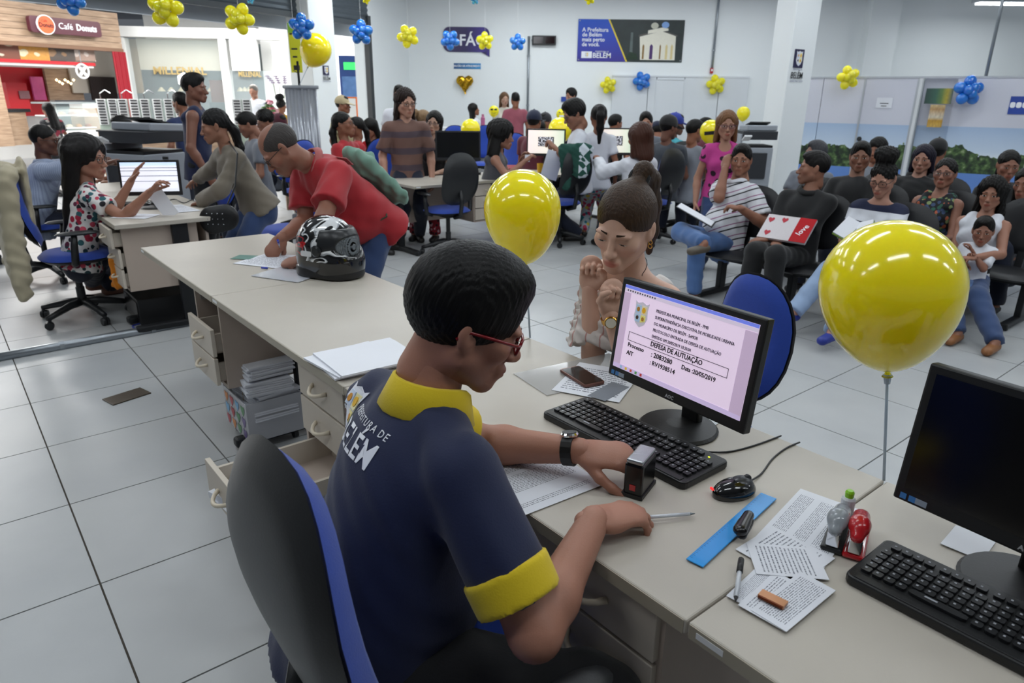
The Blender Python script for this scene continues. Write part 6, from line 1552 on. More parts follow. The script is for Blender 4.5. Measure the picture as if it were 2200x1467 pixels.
# ---- left service desks
fw = person('woman with very long black hair and floral blouse working at the left desk', head=aty(186, 340, 4.85), az=52, lean=14, H=1.74, fem=True, pose='sit', hd=(88, 6, 0), skin='#9a6c58', hair='longback:.46', hairc='#120f0f', hairs=1.22, hscale=1.10, res=2, glasses=(BLKFR, 'round'),
            top=dict(mat=FLOR, sleeve=.55, hem=-.08, loose=1.3), bot=dict(mat=fab('navy_trousers', '#10162c')), hr=aty(322, 412, 4.65), erd=(.4, -.3, -.8), hl=aty(282, 388, 4.90), pr='relax', pl='flat', fl=gp(238, 632) + Vector((0, 0, .075)), fr=gp(205, 625) + Vector((0, 0, .075)), shoe='#8a6050')
fch = office_chair('blue and black office chair under the woman with very long hair', (fw['P'].x - .03, fw['P'].y - .03, 0), 52)
bm = person('man with glasses in a pale blue striped shirt at the far left desk', head=aty(97, 302, 5.9), az=60, lean=16, H=1.72, pose='sit', hd=(78, 6, 0), skin='#5d3b2e', hair='buzz', hairc='#0f0d0d', res=2, build=1.1, glasses=(BLKFR, 'rect'),
            top=dict(mat=stripes('pale_blue', 0, .02, [(0, '#9aa6be'), (.6, '#8792ad')]), sleeve=.95, loose=1.3, collar=fab('pale_blue_plain', '#98a4bc')), bot=dict(mat=DJEAN), hr=aty(232, 350, 5.7), hl=aty(222, 345, 5.9))
office_chair('blue and black office chair under the man in the pale blue shirt', (bm['P'].x, bm['P'].y, 0), 55)
office_chair('blue office chair cut by the left edge', atz(-30, 560, 0), 120)
bw = person('woman in taupe sweater leaning over the left desk with a shoulder bag', head=aty(462, 272, 5.15), az=-134, lean=26, fixs=True, H=1.60, fem=True, pose='stand', hd=(-112, 12, 0), skin='#8f6450', hair='lowpony', hairc='#0d0c0d', res=2, build=1.12,
            top=dict(mat=fab('taupe', '#6e665a'), sleeve=1.95, hem=-.03, fold=.005, loose=1.2), bot=dict(mat=JEAN), hl=atz(432, 432, .78), hr=atz(405, 405, .79), eld=(.3, -.2, .1), pl='rest', pr='rest')
office_chair('blue office chair standing between taupe sweater and left desk', (-2.80, 6.30, 0), 225, arms=False)
office_chair('blue office chair behind the woman in the taupe sweater', (-1.86, 5.75, 0), 215, arms=False)
# shoulder bag with studs
sb = thing('shoulder_bag', 'small black studded shoulder bag on the hip of the taupe sweater', 'bag', aty(470, 470, 4.72)); 
q = S(); q.cone((-.04, 0, -.01), (.05, .0, .01), .095, .09, k=.02, n=(.3, 1, 0), f=.34); V, F = q.mesh(.009); obj('bag_body', np_mesh('bag', V, F), M('bag_leather', '#0f0f11', .4), sb)
for i in range(4):
    for j in range(3): MB().lathe([(0, 0), (.005, 0), (.003, .004), (0, .004)], 6, (-.06 + .035 * i, -.040, .04 - .035 * j), Matrix.Rotation(PI / 2, 3, 'X')).build('stud', M('chrome'), sb)
ps = [Vector((.05, .02, .07)), aty(505, 400, 4.78) - sb.location, aty(510, 330, 4.85) - sb.location, bw['NB'] - sb.location + Vector((.05, -.02, .04))]
MB().tube(ps, .006, 6).build('strap', M('bag_leather'), sb)
tm = simple('tall man in navy tank top standing behind the printer', 418, 190, 6.5, 'stand', 78, (86, 4, 0), dict(mat=NVYC, sleeve=0, neck='tank', hem=-.14), BLKC, skin='#7a5040', hair='short', res=2, group=G_MALL)
simple('person in dark blue standing behind the man in the tank top', 388, 222, 8.0, 'stand', -60, (-70, 5, 0), fab('blue_shirt', '#1d2c55'), DJEAN, hair='short', group=G_MALL)
simple('man hidden behind the large printer, only his head showing', 262, 276, 7.6, 'sit', 215, (215, 10, 0), GRYC, DJEAN, hair='short', group=G_MALL)
# seated by the mall side
for lb, px, py, Y, hd, top, hr_, k in (
        ('young man in grey tee looking down near the sunglasses racks', 532, 268, 7.6, (250, 25, 0), GRYC, 'short', {}),
        ('young man with curly hair and glasses near the silver banner', 570, 262, 8.6, (240, 14, 0), GRYC, 'curly', dict(glasses=(BLKFR, 'rect'))),
        ('person in maroon cap beside the silver banner', 601, 268, 9.3, (120, 12, 0), fab('maroon', '#5a1f2e'), 'short', dict(hat=fab('hat_maroon', '#4a1526')))):
    simple(lb, px, py, Y, 'sit', 235, hd, top, DJEAN, hair=hr_, group=G_MALL, skin='#8a5f4c', **k)
# ---- middle group
for lb, px, py, Y, pose, az, hd, top, bot, k in (
        ('man with long brown hair walking in striped brown tee', 872, 222, 7.6, 'stand', 165, (150, 8, 0), dict(mat=stripes('brown_stripe', 2, .17, [(0, '#6d5148'), (.62, '#4d4048')]), sleeve=.8, loose=1.3), DJEAN, dict(hair='wavy:.17', hairc='#231815', glasses=(BLKFR, 'rect'), res=2, skin='#b08470', fixs=True, H=1.78, hscale=1.08)),
        ('man in beige cap and pale yellow shirt beside the left pillar', 737, 226, 9.6, 'stand', 120, (100, 0, 0), fab('pale_yellow', '#b9b489'), DJEAN, dict(hat=fab('hat_beige', '#b5a684'), hair='short')),
        ('smiling woman with glasses in red seated by the pillar', 738, 268, 7.2, 'sit', 110, (95, -8, 0), REDC, DJEAN, dict(fem=True, hair='lowpony', glasses=(BLKFR, 'rect'), build=1.15, belly=.3)),
        ('woman in profile behind the smiling woman in red', 764, 274, 8.9, 'sit', 250, (262, 5, 0), REDC, DJEAN, dict(fem=True, hair='lowpony')),
        ('girl in bright red tee looking down', 796, 276, 9.6, 'sit', 200, (235, 22, 0), fab('bright_red', '#c0151d'), DJEAN, dict(fem=True, hair='long:.2', skin='#a3745e')),
        ('person half hidden behind the man with long hair', 858, 205, 9.4, 'stand', 180, (180, 0, 0), WHTC, DJEAN, dict(hair='short')),
        ('woman with fair hair pinned up seen behind the striped tee', 911, 258, 9.4, 'sit', 60, (50, 10, 0), WHTC, DJEAN, dict(fem=True, hair='pony', hairc='#7a6248', skin='#b58f7a')),
        ('woman with dark hair and glasses leaning back in black', 932, 264, 8.1, 'sit', 190, (185, 5, -10), BLKC, floral('red_skirt', '#8a1626', ['#d0a0a8', '#16141c'], 26, .4), dict(fem=True, hair='long:.15', glasses=(M('frame_thin'), 'round'), skin='#b58f7a', res=2)),
        ('girl with long black hair and white blouse near the back wall', 1018, 236, 12.2, 'stand', 60, (70, -8, 0), WHTC, DJEAN, dict(fem=True, hair='longback:.25')),
        ('woman in cream blouse facing the hall at the back wall', 1084, 213, 13.4, 'stand', 175, (165, 4, 0), fab('cream', '#c9c5b8'), DJEAN, dict(fem=True, hair='long:.16', hairc='#5d442f', skin='#b58f7a')),
        ('man in dusty pink tee seen from behind at the back', 1107, 214, 12.6, 'stand', -10, (-15, 0, 0), fab('dusty_pink', '#8f4a58'), GRYC, dict(hair='fade')),
        ('woman in grey tank top with curly hair sitting at the middle desk', 1078, 292, 7.55, 'sit', 95, (100, 6, 0), dict(mat=fab('grey_tank', '#55555a'), sleeve=0, neck='tank'), DJEAN, dict(fem=True, hair='curlylong:.16', skin='#8f6450', res=2, lean=16, H=1.74, hscale=1.08, hairs=1.12, hr=aty(1128, 346, 7.3), hl=aty(1120, 345, 7.5))),
        ('man in navy cap seen behind the white screen', 1148, 262, 8.7, 'sit', 40, (20, 0, 0), fab('maroon'), DJEAN, dict(hat=fab('hat_navy', '#141c36'), hair='short')),
        ('man with dark cap behind the lit screen, farther right', 1170, 263, 10.4, 'sit', 200, (210, 0, 0), BLKC, DJEAN, dict(hat=fab('hat_dark', '#1a1b22'), hair='short')),
        ('person with a dark head just above the lit screen', 1160, 279, 9.2, 'sit', 20, (10, 0, 0), BLKC, DJEAN, dict(hair='buzz')),
        ('man in white polo standing and reading a sheet', 1234, 245, 7.85, 'stand', -92, (-100, 26, 0), dict(mat=WHTC, sleeve=.8, loose=1.3), DJEAN, dict(hair='thick', glasses=(BLKFR, 'rect'), skin='#8f6450', res=2, fixs=True, H=1.82, hscale=1.08, hr=aty(1198, 322, 7.8), hl=aty(1192, 318, 7.7), pr='grip', pl='grip')),
        ('man far back beside the white polo, only his head showing', 1227, 206, 12.8, 'stand', 220, (235, 10, 0), fab('maroon'), DJEAN, dict(hair='thick', skin='#a3745e')),
        ('woman in white with a long black ponytail seen from behind', 1286, 252, 8.0, 'stand', 10, (0, 0, 0), WHTC, floral('multicolour_skirt', '#b8c4cc', ['#c04060', '#2f7a8a', '#d8c04a'], 20, .5), dict(fem=True, hair='pony', lean=2, fixs=True, H=1.68, hscale=1.1)),
        ('woman with straight brown hair in white sitting at the middle desk', 1373, 298, 7.15, 'sit', -25, (-30, 6, 0), dict(mat=WHTC, sleeve=1.9, loose=1.35), DJEAN, dict(fem=True, hair='bob:.13', hairc='#3b1f14', res=2, build=1.3, H=1.76, hscale=1.1, hairs=1.1, hl=aty(1285, 345, 7.5))),
        ('young man with quiff looking over between the screens', 1388, 264, 9.2, 'sit', 180, (190, 5, 6), GRYC, DJEAN, dict(hair='thick', skin='#a3745e')),
        ('person in dark cap between the ponytail and the lit screen', 1322, 266, 10.2, 'sit', 40, (60, 5, 0), BLKC, DJEAN, dict(hair='short')),
        ('person in navy cap bending low behind the brown haired woman', 1411, 284, 9.6, 'sit', 20, (0, 30, 0), fab('blue_shirt'), DJEAN, dict(hat=fab('hat_navy'), hair='short')),
        ('man in charcoal tee and printed black cap seen from behind', 1437, 275, 7.9, 'sit', 30, (60, 5, 0), fab('charcoal', '#3a3f47'), DJEAN, dict(hat=fab('hat_black'), hair='short', skin='#6b4637')),
        ('man in royal blue cap and turquoise tee', 1451, 268, 8.8, 'sit', 70, (90, 5, 0), fab('turquoise', '#2f8f9c'), DJEAN, dict(hat=fab('hat_royal', '#24358f'), hair='short', skin='#6b4637')),
        ('man in light grey tee seen from behind near the pink top', 1492, 282, 8.0, 'sit', 40, (60, 5, 0), fab('light_grey', '#7d828c'), DJEAN, dict(hair='fade')),
        ('man in dark maroon beyond the light grey tee', 1515, 272, 10.4, 'sit', 60, (80, 5, 0), fab('maroon'), DJEAN, dict(hair='fade'))):
    simple(lb, px, py, Y, pose, az, hd, top, bot, **dict(dict(group=G_BACK), **k))
# chairs of the middle desks
office_chair('blue and black office chair standing empty in front of the middle desk', (-.66, 7.04, 0), -36, scale=.95)
office_chair('office chair with the green argyle sweater over its back', (.50, 7.62, 0), -36, scale=.97)
office_chair('office chair under the woman with straight brown hair', (1.50, 7.70, 0), -36, scale=.97)
office_chair('blue office chair behind the middle desk, left of the black monitor', QD(.35, 1.15), 165)
office_chair('dark office chair between green bag and middle desk', QD(-.35, 1.25), 120)
office_chair('dark office chair behind the long haired man', QD(-.25, 2.05), 120)
office_chair('dark office chair behind the woman in grey at the middle desk', QD(2.3, 1.5), 215, arms=False)
office_chair('dark office chair beside the light grey tee', aty(1480, 380, 8.4).xy.to_3d(), 30, arms=False)
for q in ((985, 12.6), (1050, 12.9)): pass
office_chair('blue office chair at the back counter, left of the balloons', Vector((aty(975, 290, 11.6).x, 11.6, 0)), 180, arms=False)
office_chair('blue office chair at the back counter beside the pink tee', Vector((aty(1042, 290, 11.8).x, 11.8, 0)), 180, arms=False)
# ================================================================ machines, screens and small things farther back
LG, DG = M('machine_light', '#9aa0a8', .5, var=.02), M('machine_dark', '#2a2d32', .5)
def copier(lb, c, yaw, w, d, h):
    t = thing('copier', lb, 'printer', c, yaw)
    MB().box((0, 0, h * .40), (w * .96, d * .95, h * .76)).build('cabinet', LG, t, bevel=.01)
    for k in range(3): MB().box((0, -d * .48, h * (.10 + .13 * k)), (w * .9, .02, h * .115)).build('paper_drawer', LG if k else DG, t, bevel=.006)
    MB().box((-.02, -d * .49, h * .60), (w * .72, .03, h * .26)).build('front_cover', DG, t, bevel=.008)
    MB().box((w * .03, -.0, h * .79), (w * .86, d * .9, .03)).build('output_tray', BLACK, t)
    MB().box((-w * .47, 0, h * .84), (w * .06, d * .8, h * .14)).build('side_column', LG, t, bevel=.006)
    MB().box((.02, 0, h * .90), (w * 1.02, d * .98, h * .085)).build('scanner_bed', DG, t, bevel=.008)
    MB().box((.06, .04, h * .965), (w * .9, d * .8, h * .055), Matrix.Rotation(-.05, 3, 'X')).build('document_feeder', LG, t, bevel=.012)
    MB().box((.05, .05, h * 1.005), (w * .6, d * .5, .016), Matrix.Rotation(-.22, 3, 'X')).build('feeder_tray', BLACK, t)
    MB().box((-w * .36, -d * .53, h * .875), (w * .22, .12, .02), Matrix.Rotation(-.5, 3, 'X')).build('control_panel', WHITEP, t, bevel=.004)
    return t
cpz = aty(315, 262, 6.75); copier('large grey copier with raised dark feeder behind the left desk', Vector((aty(312, 340, 6.8).x, 6.8, 0)), math.radians(-22), .54, .50, cpz.z)
c = aty(1627, 272, 9.1); copier('black topped copier with white cabinet beside the right pillar', Vector((c.x, 9.2, 0)), 0., .42, .42, c.z + .02)
def ui_mat(name, base, e):
    def bd(nt, tc):
        z = axis(nt, tc, 2, 'Generated'); x = axis(nt, tc, 0, 'Generated')
        st = [(0, '#c8ccd4'), (.10, base), (.34, '#55575e'), (.36, base), (.52, '#3c3e46'), (.545, base), (.70, '#4c4e58'), (.72, base), (.80, '#3c3e46'), (.82, base), (.88, '#bcd0e8'), (1., '#8fa6d8')]
        return ramp(nt, z, st, True)
    return ramp_mat(name, bd, .4, emit=e)
def desk_mat(name, e):
    def bd(nt, tc):
        z = axis(nt, tc, 2, 'Generated'); x = axis(nt, tc, 0, 'Generated')
        inb = mth(nt, 'MULTIPLY', mth(nt, 'MULTIPLY', mth(nt, 'GREATER_THAN', x, .28), mth(nt, 'LESS_THAN', x, .72)), mth(nt, 'MULTIPLY', mth(nt, 'GREATER_THAN', z, .30), mth(nt, 'LESS_THAN', z, .72)))
        n = nd(nt, 'ShaderNodeTexNoise'); n.inputs['Scale'].default_value = 22; nt.links.new(tc.outputs['Generated'], n.inputs[0])
        win = ramp(nt, n.outputs[0], [(0, '#0c0c12'), (.52, '#c8c8d0')], True)
        bg_ = ramp(nt, x, [(0, '#e8d9d6'), (.6, '#e9e3d4'), (1., '#c8d8c0')])
        return mixc(nt, inb, bg_, win)
    return ramp_mat(name, bd, .4, emit=e)
def scr_at(lb, px, py, Y, yaw, W, Hh, screen=None, deskz=.74, tilt=.08, group='monitors of the other desks', **k):
    return monitor(lb, aty(px, py, Y), yaw, tilt, W, Hh, screen, logo=False, stickers=False, deskz=deskz, group=group, **k)
sl, _p = scr_at('lit monitor with a white form page on the left desk', 322, 382, 5.02, math.radians(12), .40, .245, ui_mat('form_page', '#d6d8e4', .75))
MB().box((.12, -.005, .135), (.035, .03, .022)).build('webcam', BLACK, _p, bevel=.004)
scr_at('black switched-off monitor on the middle desk', 984, 313, 7.35, math.radians(4), .46, .29, deskz=.70)
scr_at('lit monitor with a code window behind the yellow pencil cup', 1173, 306, 8.0, math.radians(-6), .43, .29, desk_mat('desk_screen_a', .6), deskz=.70)
scr_at('lit monitor with yellow wallpaper beside the brown haired woman', 1321, 304, 8.0, math.radians(4), .43, .29, desk_mat('desk_screen_b', .5), deskz=.70)
keyboard('black keyboard on the left desk below its monitor', atz(292, 440, .741), YAW + PI / 2 - .2, L=.42, Wd=.14, full=False)
mouse('black mouse on the left desk', atz(318, 443, .7405), .3, 'computer mice', red=False)
LF = 'loose papers on the left desk'
sheet('white page at the corner of the left desk', ((236, 468), (312, 470), (250, 458)), ZT, PAPW, 'paper_sheet', group=LF)
sheet('crumpled leaflet at the right end of the left desk', ((372, 458), (432, 452), (378, 440)), ZT, SLIP, 'leaflet', group=LF)
o = MB().box((0, 0, 0), (.10, .001, .22), Matrix.Rotation(-.5, 3, 'Y')).build('held_page', PAPW); o.location = aty(348, 434, 4.72); o.rotation_euler = (0, 0, .2); tag(o, 'white page held up by the woman with very long hair', 'paper')
cable('black cables tangled on the left desk behind the monitor', [atz(352, 434, ZT), atz(375, 428, ZT + .01), atz(395, 436, ZT), atz(412, 430, ZT), atz(425, 436, ZT)], .004, BLACK)
cable('blue network cable curling on the floor below the left desk', [atz(280, 655, .006), atz(318, 672, .006), atz(312, 690, .006), atz(285, 700, .006), atz(292, 706, .006)], .005, M('cable_blue', '#2a3c9a', .5))
cable('dark cables in a tangle under the left desk', [atz(335, 620, .01), atz(360, 628, .04), atz(380, 618, .02), atz(395, 632, .01), atz(372, 640, .01)], .006, BLACK)
tw = thing('computer_tower', 'black computer tower lying under the left desk', 'computer', D(-2.42, .32, 0), YAW); MB().box((0, 0, .10), (.42, .40, .18)).build('case', BLACK, tw, bevel=.006); MB().box((.0, -.203, .12), (.38, .006, .10)).build('front_panel', M('black_gloss'), tw); 
ft = MB().box((0, 0, .035), (.50, .07, .05)).build('cable_tray', DMET, bevel=.015); ft.location = gp(355, 682); ft.rotation_euler = (0, 0, YAW + PI / 2 + .15); tag(ft, 'black cable box beside the floor conduit', 'cable tray')
# waste basket
wb = thing('waste_basket', 'green lattice waste basket under the left desk', 'basket', D(-2.90, .30, 0)); GB = M('basket_green', '#3d5a3c', .5)
for k in range(14):
    a = 2 * PI * k / 14; MB().tube([(.11 * math.cos(a), .11 * math.sin(a), .0), (.14 * math.cos(a), .14 * math.sin(a), .30)], .008, 5).build('slat', GB, wb)
for z, r in ((.0, .11), (.10, .12), (.20, .13), (.30, .14)): MB().tube([(r * math.cos(a), r * math.sin(a), z) for a in [2 * PI * k / 18 for k in range(18)]], .007, 5, closed=True).build('hoop', GB, wb)
MB().lathe([(0, 0), (.11, 0), (.11, .006), (0, .006)], 16).build('bottom', GB, wb)
# jacket on the chair, orange cloth on the drawer handle
fj = azv(52); rj = fj.cross(Vector((0, 0, 1))); J0 = Vector(fch.location) - fj * .255; q = S(); zj = Vector((0, 0, 1)); jl = lambda a, b, c: tuple(rj * a + fj * b + zj * c)
q.cone(jl(-.17, -.02, 1.03), jl(.17, -.02, 1.03), .055, .055, k=.04); q.cone(jl(-.02, -.085, .96), jl(0, -.10, .50), .22, .20, k=.04, n=tuple(fj), f=.20); q.cone(jl(-.20, -.05, .98), jl(-.24, -.08, .42), .065, .055, k=.05); q.cone(jl(.20, -.05, .98), jl(.24, -.08, .30), .065, .055, k=.05); q.cone(jl(0, .06, .98), jl(0, .05, .72), .16, .15, k=.04, n=tuple(fj), f=.2)
V, F = q.mesh(.012, disp=folds(.009, .10, 21)); jk = thing('jacket', 'beige jacket hung over the chair of the long haired woman', 'jacket', (J0.x, J0.y, 0)); obj('cloth', np_mesh('jacket', V, F), fab('beige', '#a79e86'), jk)
o_ = aty(243, 580, 4.55); q = S(); q.cone((0, 0, .06), (.01, 0, -.10), .022, .034, k=.02, n=(0, 1, 0), f=.6); V, F = q.mesh(.007, disp=folds(.006, .04, 3)); oc = thing('orange_cloth', 'orange cloth hanging from the drawer handle of the left desk', 'cloth', o_); obj('cloth', np_mesh('cloth', V, F), fab('orange', '#cf7a12'), oc)
# argyle sweater on the chair back
def argyle(nt, tc):
    mp = nd(nt, 'ShaderNodeMapping'); mp.inputs['Rotation'].default_value = (0, PI / 4, 0); mp.inputs['Scale'].default_value = (11, 11, 11); nt.links.new(tc.outputs['Object'], mp.inputs[0]); k = nd(nt, 'ShaderNodeTexChecker'); k.inputs['Scale'].default_value = 1.; nt.links.new(mp.outputs[0], k.inputs[0]); k.inputs[1].default_value = lin('#1c4a40'); k.inputs[2].default_value = lin('#c4ccd4'); return mixc(nt, mth(nt, 'GREATER_THAN', axis(nt, tc, 0), .02), '#1a463c', k.outputs[0])
A0 = Vector((.64, 7.40, 1.02)); q = S(); q.cone((-.14, 0, 0), (.12, .0, 0), .05, .055, k=.03); q.cone((-.12, -.04, -.02), (-.10, -.06, -.36), .06, .05, k=.04, n=(0, 1, 0), f=.5); q.cone((.03, -.05, -.03), (.05, -.06, -.20), .10, .09, k=.04, n=(0, 1, 0), f=.4)
V, F = q.mesh(.010, disp=folds(.006, .08, 6)); sw_ = thing('sweater', 'dark green argyle sweater draped over the office chair', 'sweater', A0); obj('knit', np_mesh('knit', V, F), ramp_mat('argyle_knit', argyle, .9), sw_)
# things on the middle desks
yc = thing('pencil_cup', 'yellow plastic cup on the middle desk', 'cup', QD(1.86, .28, .70)); MB().lathe([(0, 0), (.036, 0), (.042, .10), (.038, .10), (.033, .006), (0, .006)], 18).build('cup', M('cup_yellow', '#d9a812', .4), yc)
sheet('red folder in front of the woman in grey', ((1056, 364), (1118, 364), (1062, 356)), .70, fab('folder_red', '#8f1420'), 'red_folder', 'folder', th=.01)
ck = MB().box((0, 0, 0), (.05, .004, .07)).build('card', PAPW); ck.location = aty(1133, 340, 7.32); tag(ck, 'small cream card in the hands of the woman in grey', 'card')
o = MB().box((0, 0, 0), (.20, .002, .30), Matrix.Rotation(.25, 3, 'Y')).build('held_sheet', PAPW); o.location = aty(1186, 355, 7.65); o.rotation_euler = (.1, 0, .4); tag(o, 'large white sheet held by the man in the white polo', 'paper')
dv = thing('card_reader', 'small black device on the middle desk beside the monitor', 'device', atz(1022, 373, .70)); MB().box((0, 0, .02), (.12, .16, .035), Matrix.Rotation(.2, 3, 'X')).build('body', BLACK, dv, bevel=.006)
ev = sheet('yellow envelope on the desk of the man in charcoal', ((1452, 352), (1490, 340), (1448, 345)), .76, M('envelope_yellow', '#c98a1c', .6), 'envelope', 'envelope', th=.006)
# folder, book, clipboard on laps
p = bnv(1690, 492, .16); gf = thing('gift_folder', 'white and red gift folder with hearts on the lap of the black polo', 'folder', p, YAW + .1); MT = Matrix.Rotation(math.radians(42), 3, 'X')
MB().box((0, 0, 0), (.36, .22, .02), MT).build('cover', M('cover_white', '#cfc9cc', .4, var=.05, vscale=80), gf); MB().box(MT @ Vector((.12, 0, .011)), (.12, .22, .003), MT).build('red_panel', M('red_plastic'), gf)
for x_, y_ in ((-.14, .06), (-.12, -.06), (-.04, .07)): MB().prism([(a * .9, b * .9) for a, b in hpoly], 0, .002).build('heart', M('heart_#b52a3a'), gf).matrix_local = MT.to_4x4() @ Matrix.Translation((x_, y_, .0105))
text('love', .06, LTXT, gf, MT.to_4x4() @ Matrix.Translation((.12, 0, .0135)) @ Matrix.Rotation(1.2, 4, 'Z'), bold=.01)
p = bnv(1838, 495, .08); bk_ = thing('open_book', 'open green covered book in the hands of the reading woman', 'book', p, YAW)
for sx in (-1, 1): MB().box((sx * .055, 0, .0), (.11, .16, .010), Matrix.Rotation(sx * -.35, 3, 'Y') @ Matrix.Rotation(math.radians(45), 3, 'X')).build('cover', M('book_green', '#6d8a2c', .5, var=.3, vscale=20), bk_); MB().box((sx * .055, -.006, .010), (.10, .15, .010), Matrix.Rotation(sx * -.35, 3, 'Y') @ Matrix.Rotation(math.radians(45), 3, 'X')).build('pages', PAPW, bk_)
p = bnv(1495, 462, -.02); cb_ = thing('clipboard', 'thin clipboard on the crossed leg of the man in stripes', 'clipboard', p, YAW + .5); MB().box((0, 0, 0), (.32, .22, .006), Matrix.Rotation(.45, 3, 'Y')).build('board', M('board_dark', '#2a2b2e', .6), cb_); MB().box((0, 0, .006), (.30, .20, .004), Matrix.Rotation(.45, 3, 'Y')).build('paper', PAPW, cb_)
pp_ = MB().box((0, 0, 0), (.075, .010, .15)).build('smartphone', BLACK, bevel=.004); pp_.location = bnv(2182, 452, 1.66); pp_.rotation_euler = (.4, 0, .5); tag(pp_, 'phone held up at the right edge', 'phone')
# silver roll-up banner, yellow hanging banner, balloons near it
rb = thing('rollup_banner', 'silver grey roll-up banner stand before the left pillar', 'banner', Vector((aty(650, 240, 8.9).x, 8.9, 0))); zt_ = aty(650, 187, 8.9).z; zw = .385
def wavy(w, z0, z1, mat, par, name, amp=.012, y=0.):
    m = MB(); n = 40; m.add([(-w / 2 + w * i / n, y + amp * math.sin(i * 1.1) * math.sin(i * .37), z) for z in (z0, z1) for i in range(n + 1)], [(i, i + 1, n + 2 + i, n + 1 + i) for i in range(n)]); o = m.build(name, mat, par, smooth=True); s_ = o.modifiers.new('s', 'SOLIDIFY'); s_.thickness = .004; return o
wavy(zw, .08, zt_ - .02, M('silver_sheet', '#b4b8c0', .25, .35, var=.15, vscale=6), rb, 'sheet'); MB().tube([(-zw / 2 - .02, 0, zt_), (zw / 2 + .02, 0, zt_)], .022, 10).build('top_rail', LG, rb, smooth=True); MB().box((0, 0, .045), (zw + .06, .16, .08)).build('base', LG, rb, bevel=.01)
MB().box((-.02, .03, zt_ + .12), (.025, .012, .34)).build('back_pole', BLACK, rb); MB().tube([(-.02, .03, zt_ + .15), (-.08, .03, zt_ + .19)], .004, 5).build('hook', BLACK, rb)
c = aty(679, 106, 8.86); stick_balloon('yellow balloon tied above the silver roll-up banner', Vector((rb.location.x + .0, 8.86, zt_ + .02)), c, 32 / FPX * (8.86 * _c), stretch=1.2)
hbn = thing('hanging_banner', 'narrow yellow and green hanging banner left of the pillar', 'banner', aty(634, 103, 10.0)); hz = aty(634, 48, 10).z - aty(634, 155, 10).z
def yb(nt, tc): return ramp(nt, axis(nt, tc, 2, 'Generated'), [(0, '#c4c41c'), (.78, '#d2ca1a'), (.80, '#7fae28')], True)
MB().box((0, 0, 0), (.15, .006, hz)).build('cloth', ramp_mat('banner_lime', yb, .6), hbn)
for k, z in enumerate((.28, -.02, -.18)): MB().box((-.01, -.004, hz * z), (.10 - .02 * k, .002, .02)).build('print_bar', INK, hbn)
MB().box((0, -.004, -hz * .40), (.08, .002, .06)).build('print_logo', INK, hbn); MB().tube([(0, 0, hz / 2), (0, 0, CZ - hbn.location.z)], .002, 4).build('cord', WHITEP, hbn)
def back_balloon(lb, px, py, Y, rpx, base=.0, face=None):
    c = aty(px, py, Y); t = stick_balloon(lb, Vector((c.x, Y, base)), c, rpx / FPX * (Y * _c + (CH - c.z) * _s))
    if face:
        R = rpx / FPX * Y * 1.0; zz = c.z - base
        if face == 'shades':
            for sx in (-1, 1): MB().box((sx * R * .36, -R * .90, zz + R * .25), (R * .5, R * .12, R * .28)).build('eye_print', BLACK, t)
            MB().tube([(R * .42 * (k / 4 - 1), -R * .93, zz - R * (.30 + .12 * math.sin(PI * k / 8))) for k in range(9)], R * .03, 5).build('mouth_print', BLACK, t)
        elif face == 'grin':
            for sx in (-1, 1): MB().box((sx * R * .36, -R * .92, zz + R * .3), (R * .4, R * .1, R * .12), Matrix.Rotation(sx * -.4, 3, 'Y')).build('eye_print', BLACK, t)
            MB().box((0, -R * .93, zz - R * .32), (R * .8, R * .1, R * .3)).build('mouth_print', LTXT, t)
        elif face == 'hat': MB().box((-R * .3, -R * .95, zz - R * .15), (R * 1.0, R * .1, R * .3), Matrix.Rotation(-.1, 3, 'Y')).build('hat_print', BLACK, t)
    return t
back_balloon('yellow balloon above the black monitor of the middle desk', 1011, 277, 9.0, 21)
back_balloon('yellow balloon behind the man in the white polo', 1203, 278, 9.6, 25)
back_balloon('small yellow balloon with drawn sunglasses beside the cream blouse', 1061, 238, 12.0, 11, face='shades')
back_balloon('small yellow balloon with a drawn grin beyond the white polo', 1206, 245, 12.4, 11, face='grin')
back_balloon('yellow balloon with a black print beside the woman in pink', 1527, 281, 7.4, 23, face='hat')
back_balloon('yellow balloon half hidden behind the right pillar', 1597, 243, 12.6, 14)
bc = thing('back_counter', 'white service counter along the back of the hall', 'counter', Vector((aty(1010, 300, 12.3).x, 12.25, 0))); zc_b = aty(1010, 276, 12.0).z
MB().box((0, .15, zc_b - .02), (1.25, .6, .04)).build('top', WHITEP, bc, bevel=.004); MB().box((0, .2, zc_b / 2 - .02), (1.2, .5, zc_b - .04)).build('body', WHITEP, bc)
o = thing('pink_bottle', 'pink drinking bottle on the back counter', 'bottle', bc.location + Vector((.22, .0, zc_b))); MB().lathe([(0, 0), (.035, 0), (.035, .16), (.02, .19), (.02, .22), (0, .22)], 14).build('flask', M('bottle_pink', '#b0608a', .35), o)
o = MB().box((0, 0, 0), (.14, .01, .09)).build('blue_plate', M('notice_blue')); o.location = aty(1213, 213, BY - .02); tag(o, 'small blue plate on back wall beside the far man', 'sign')

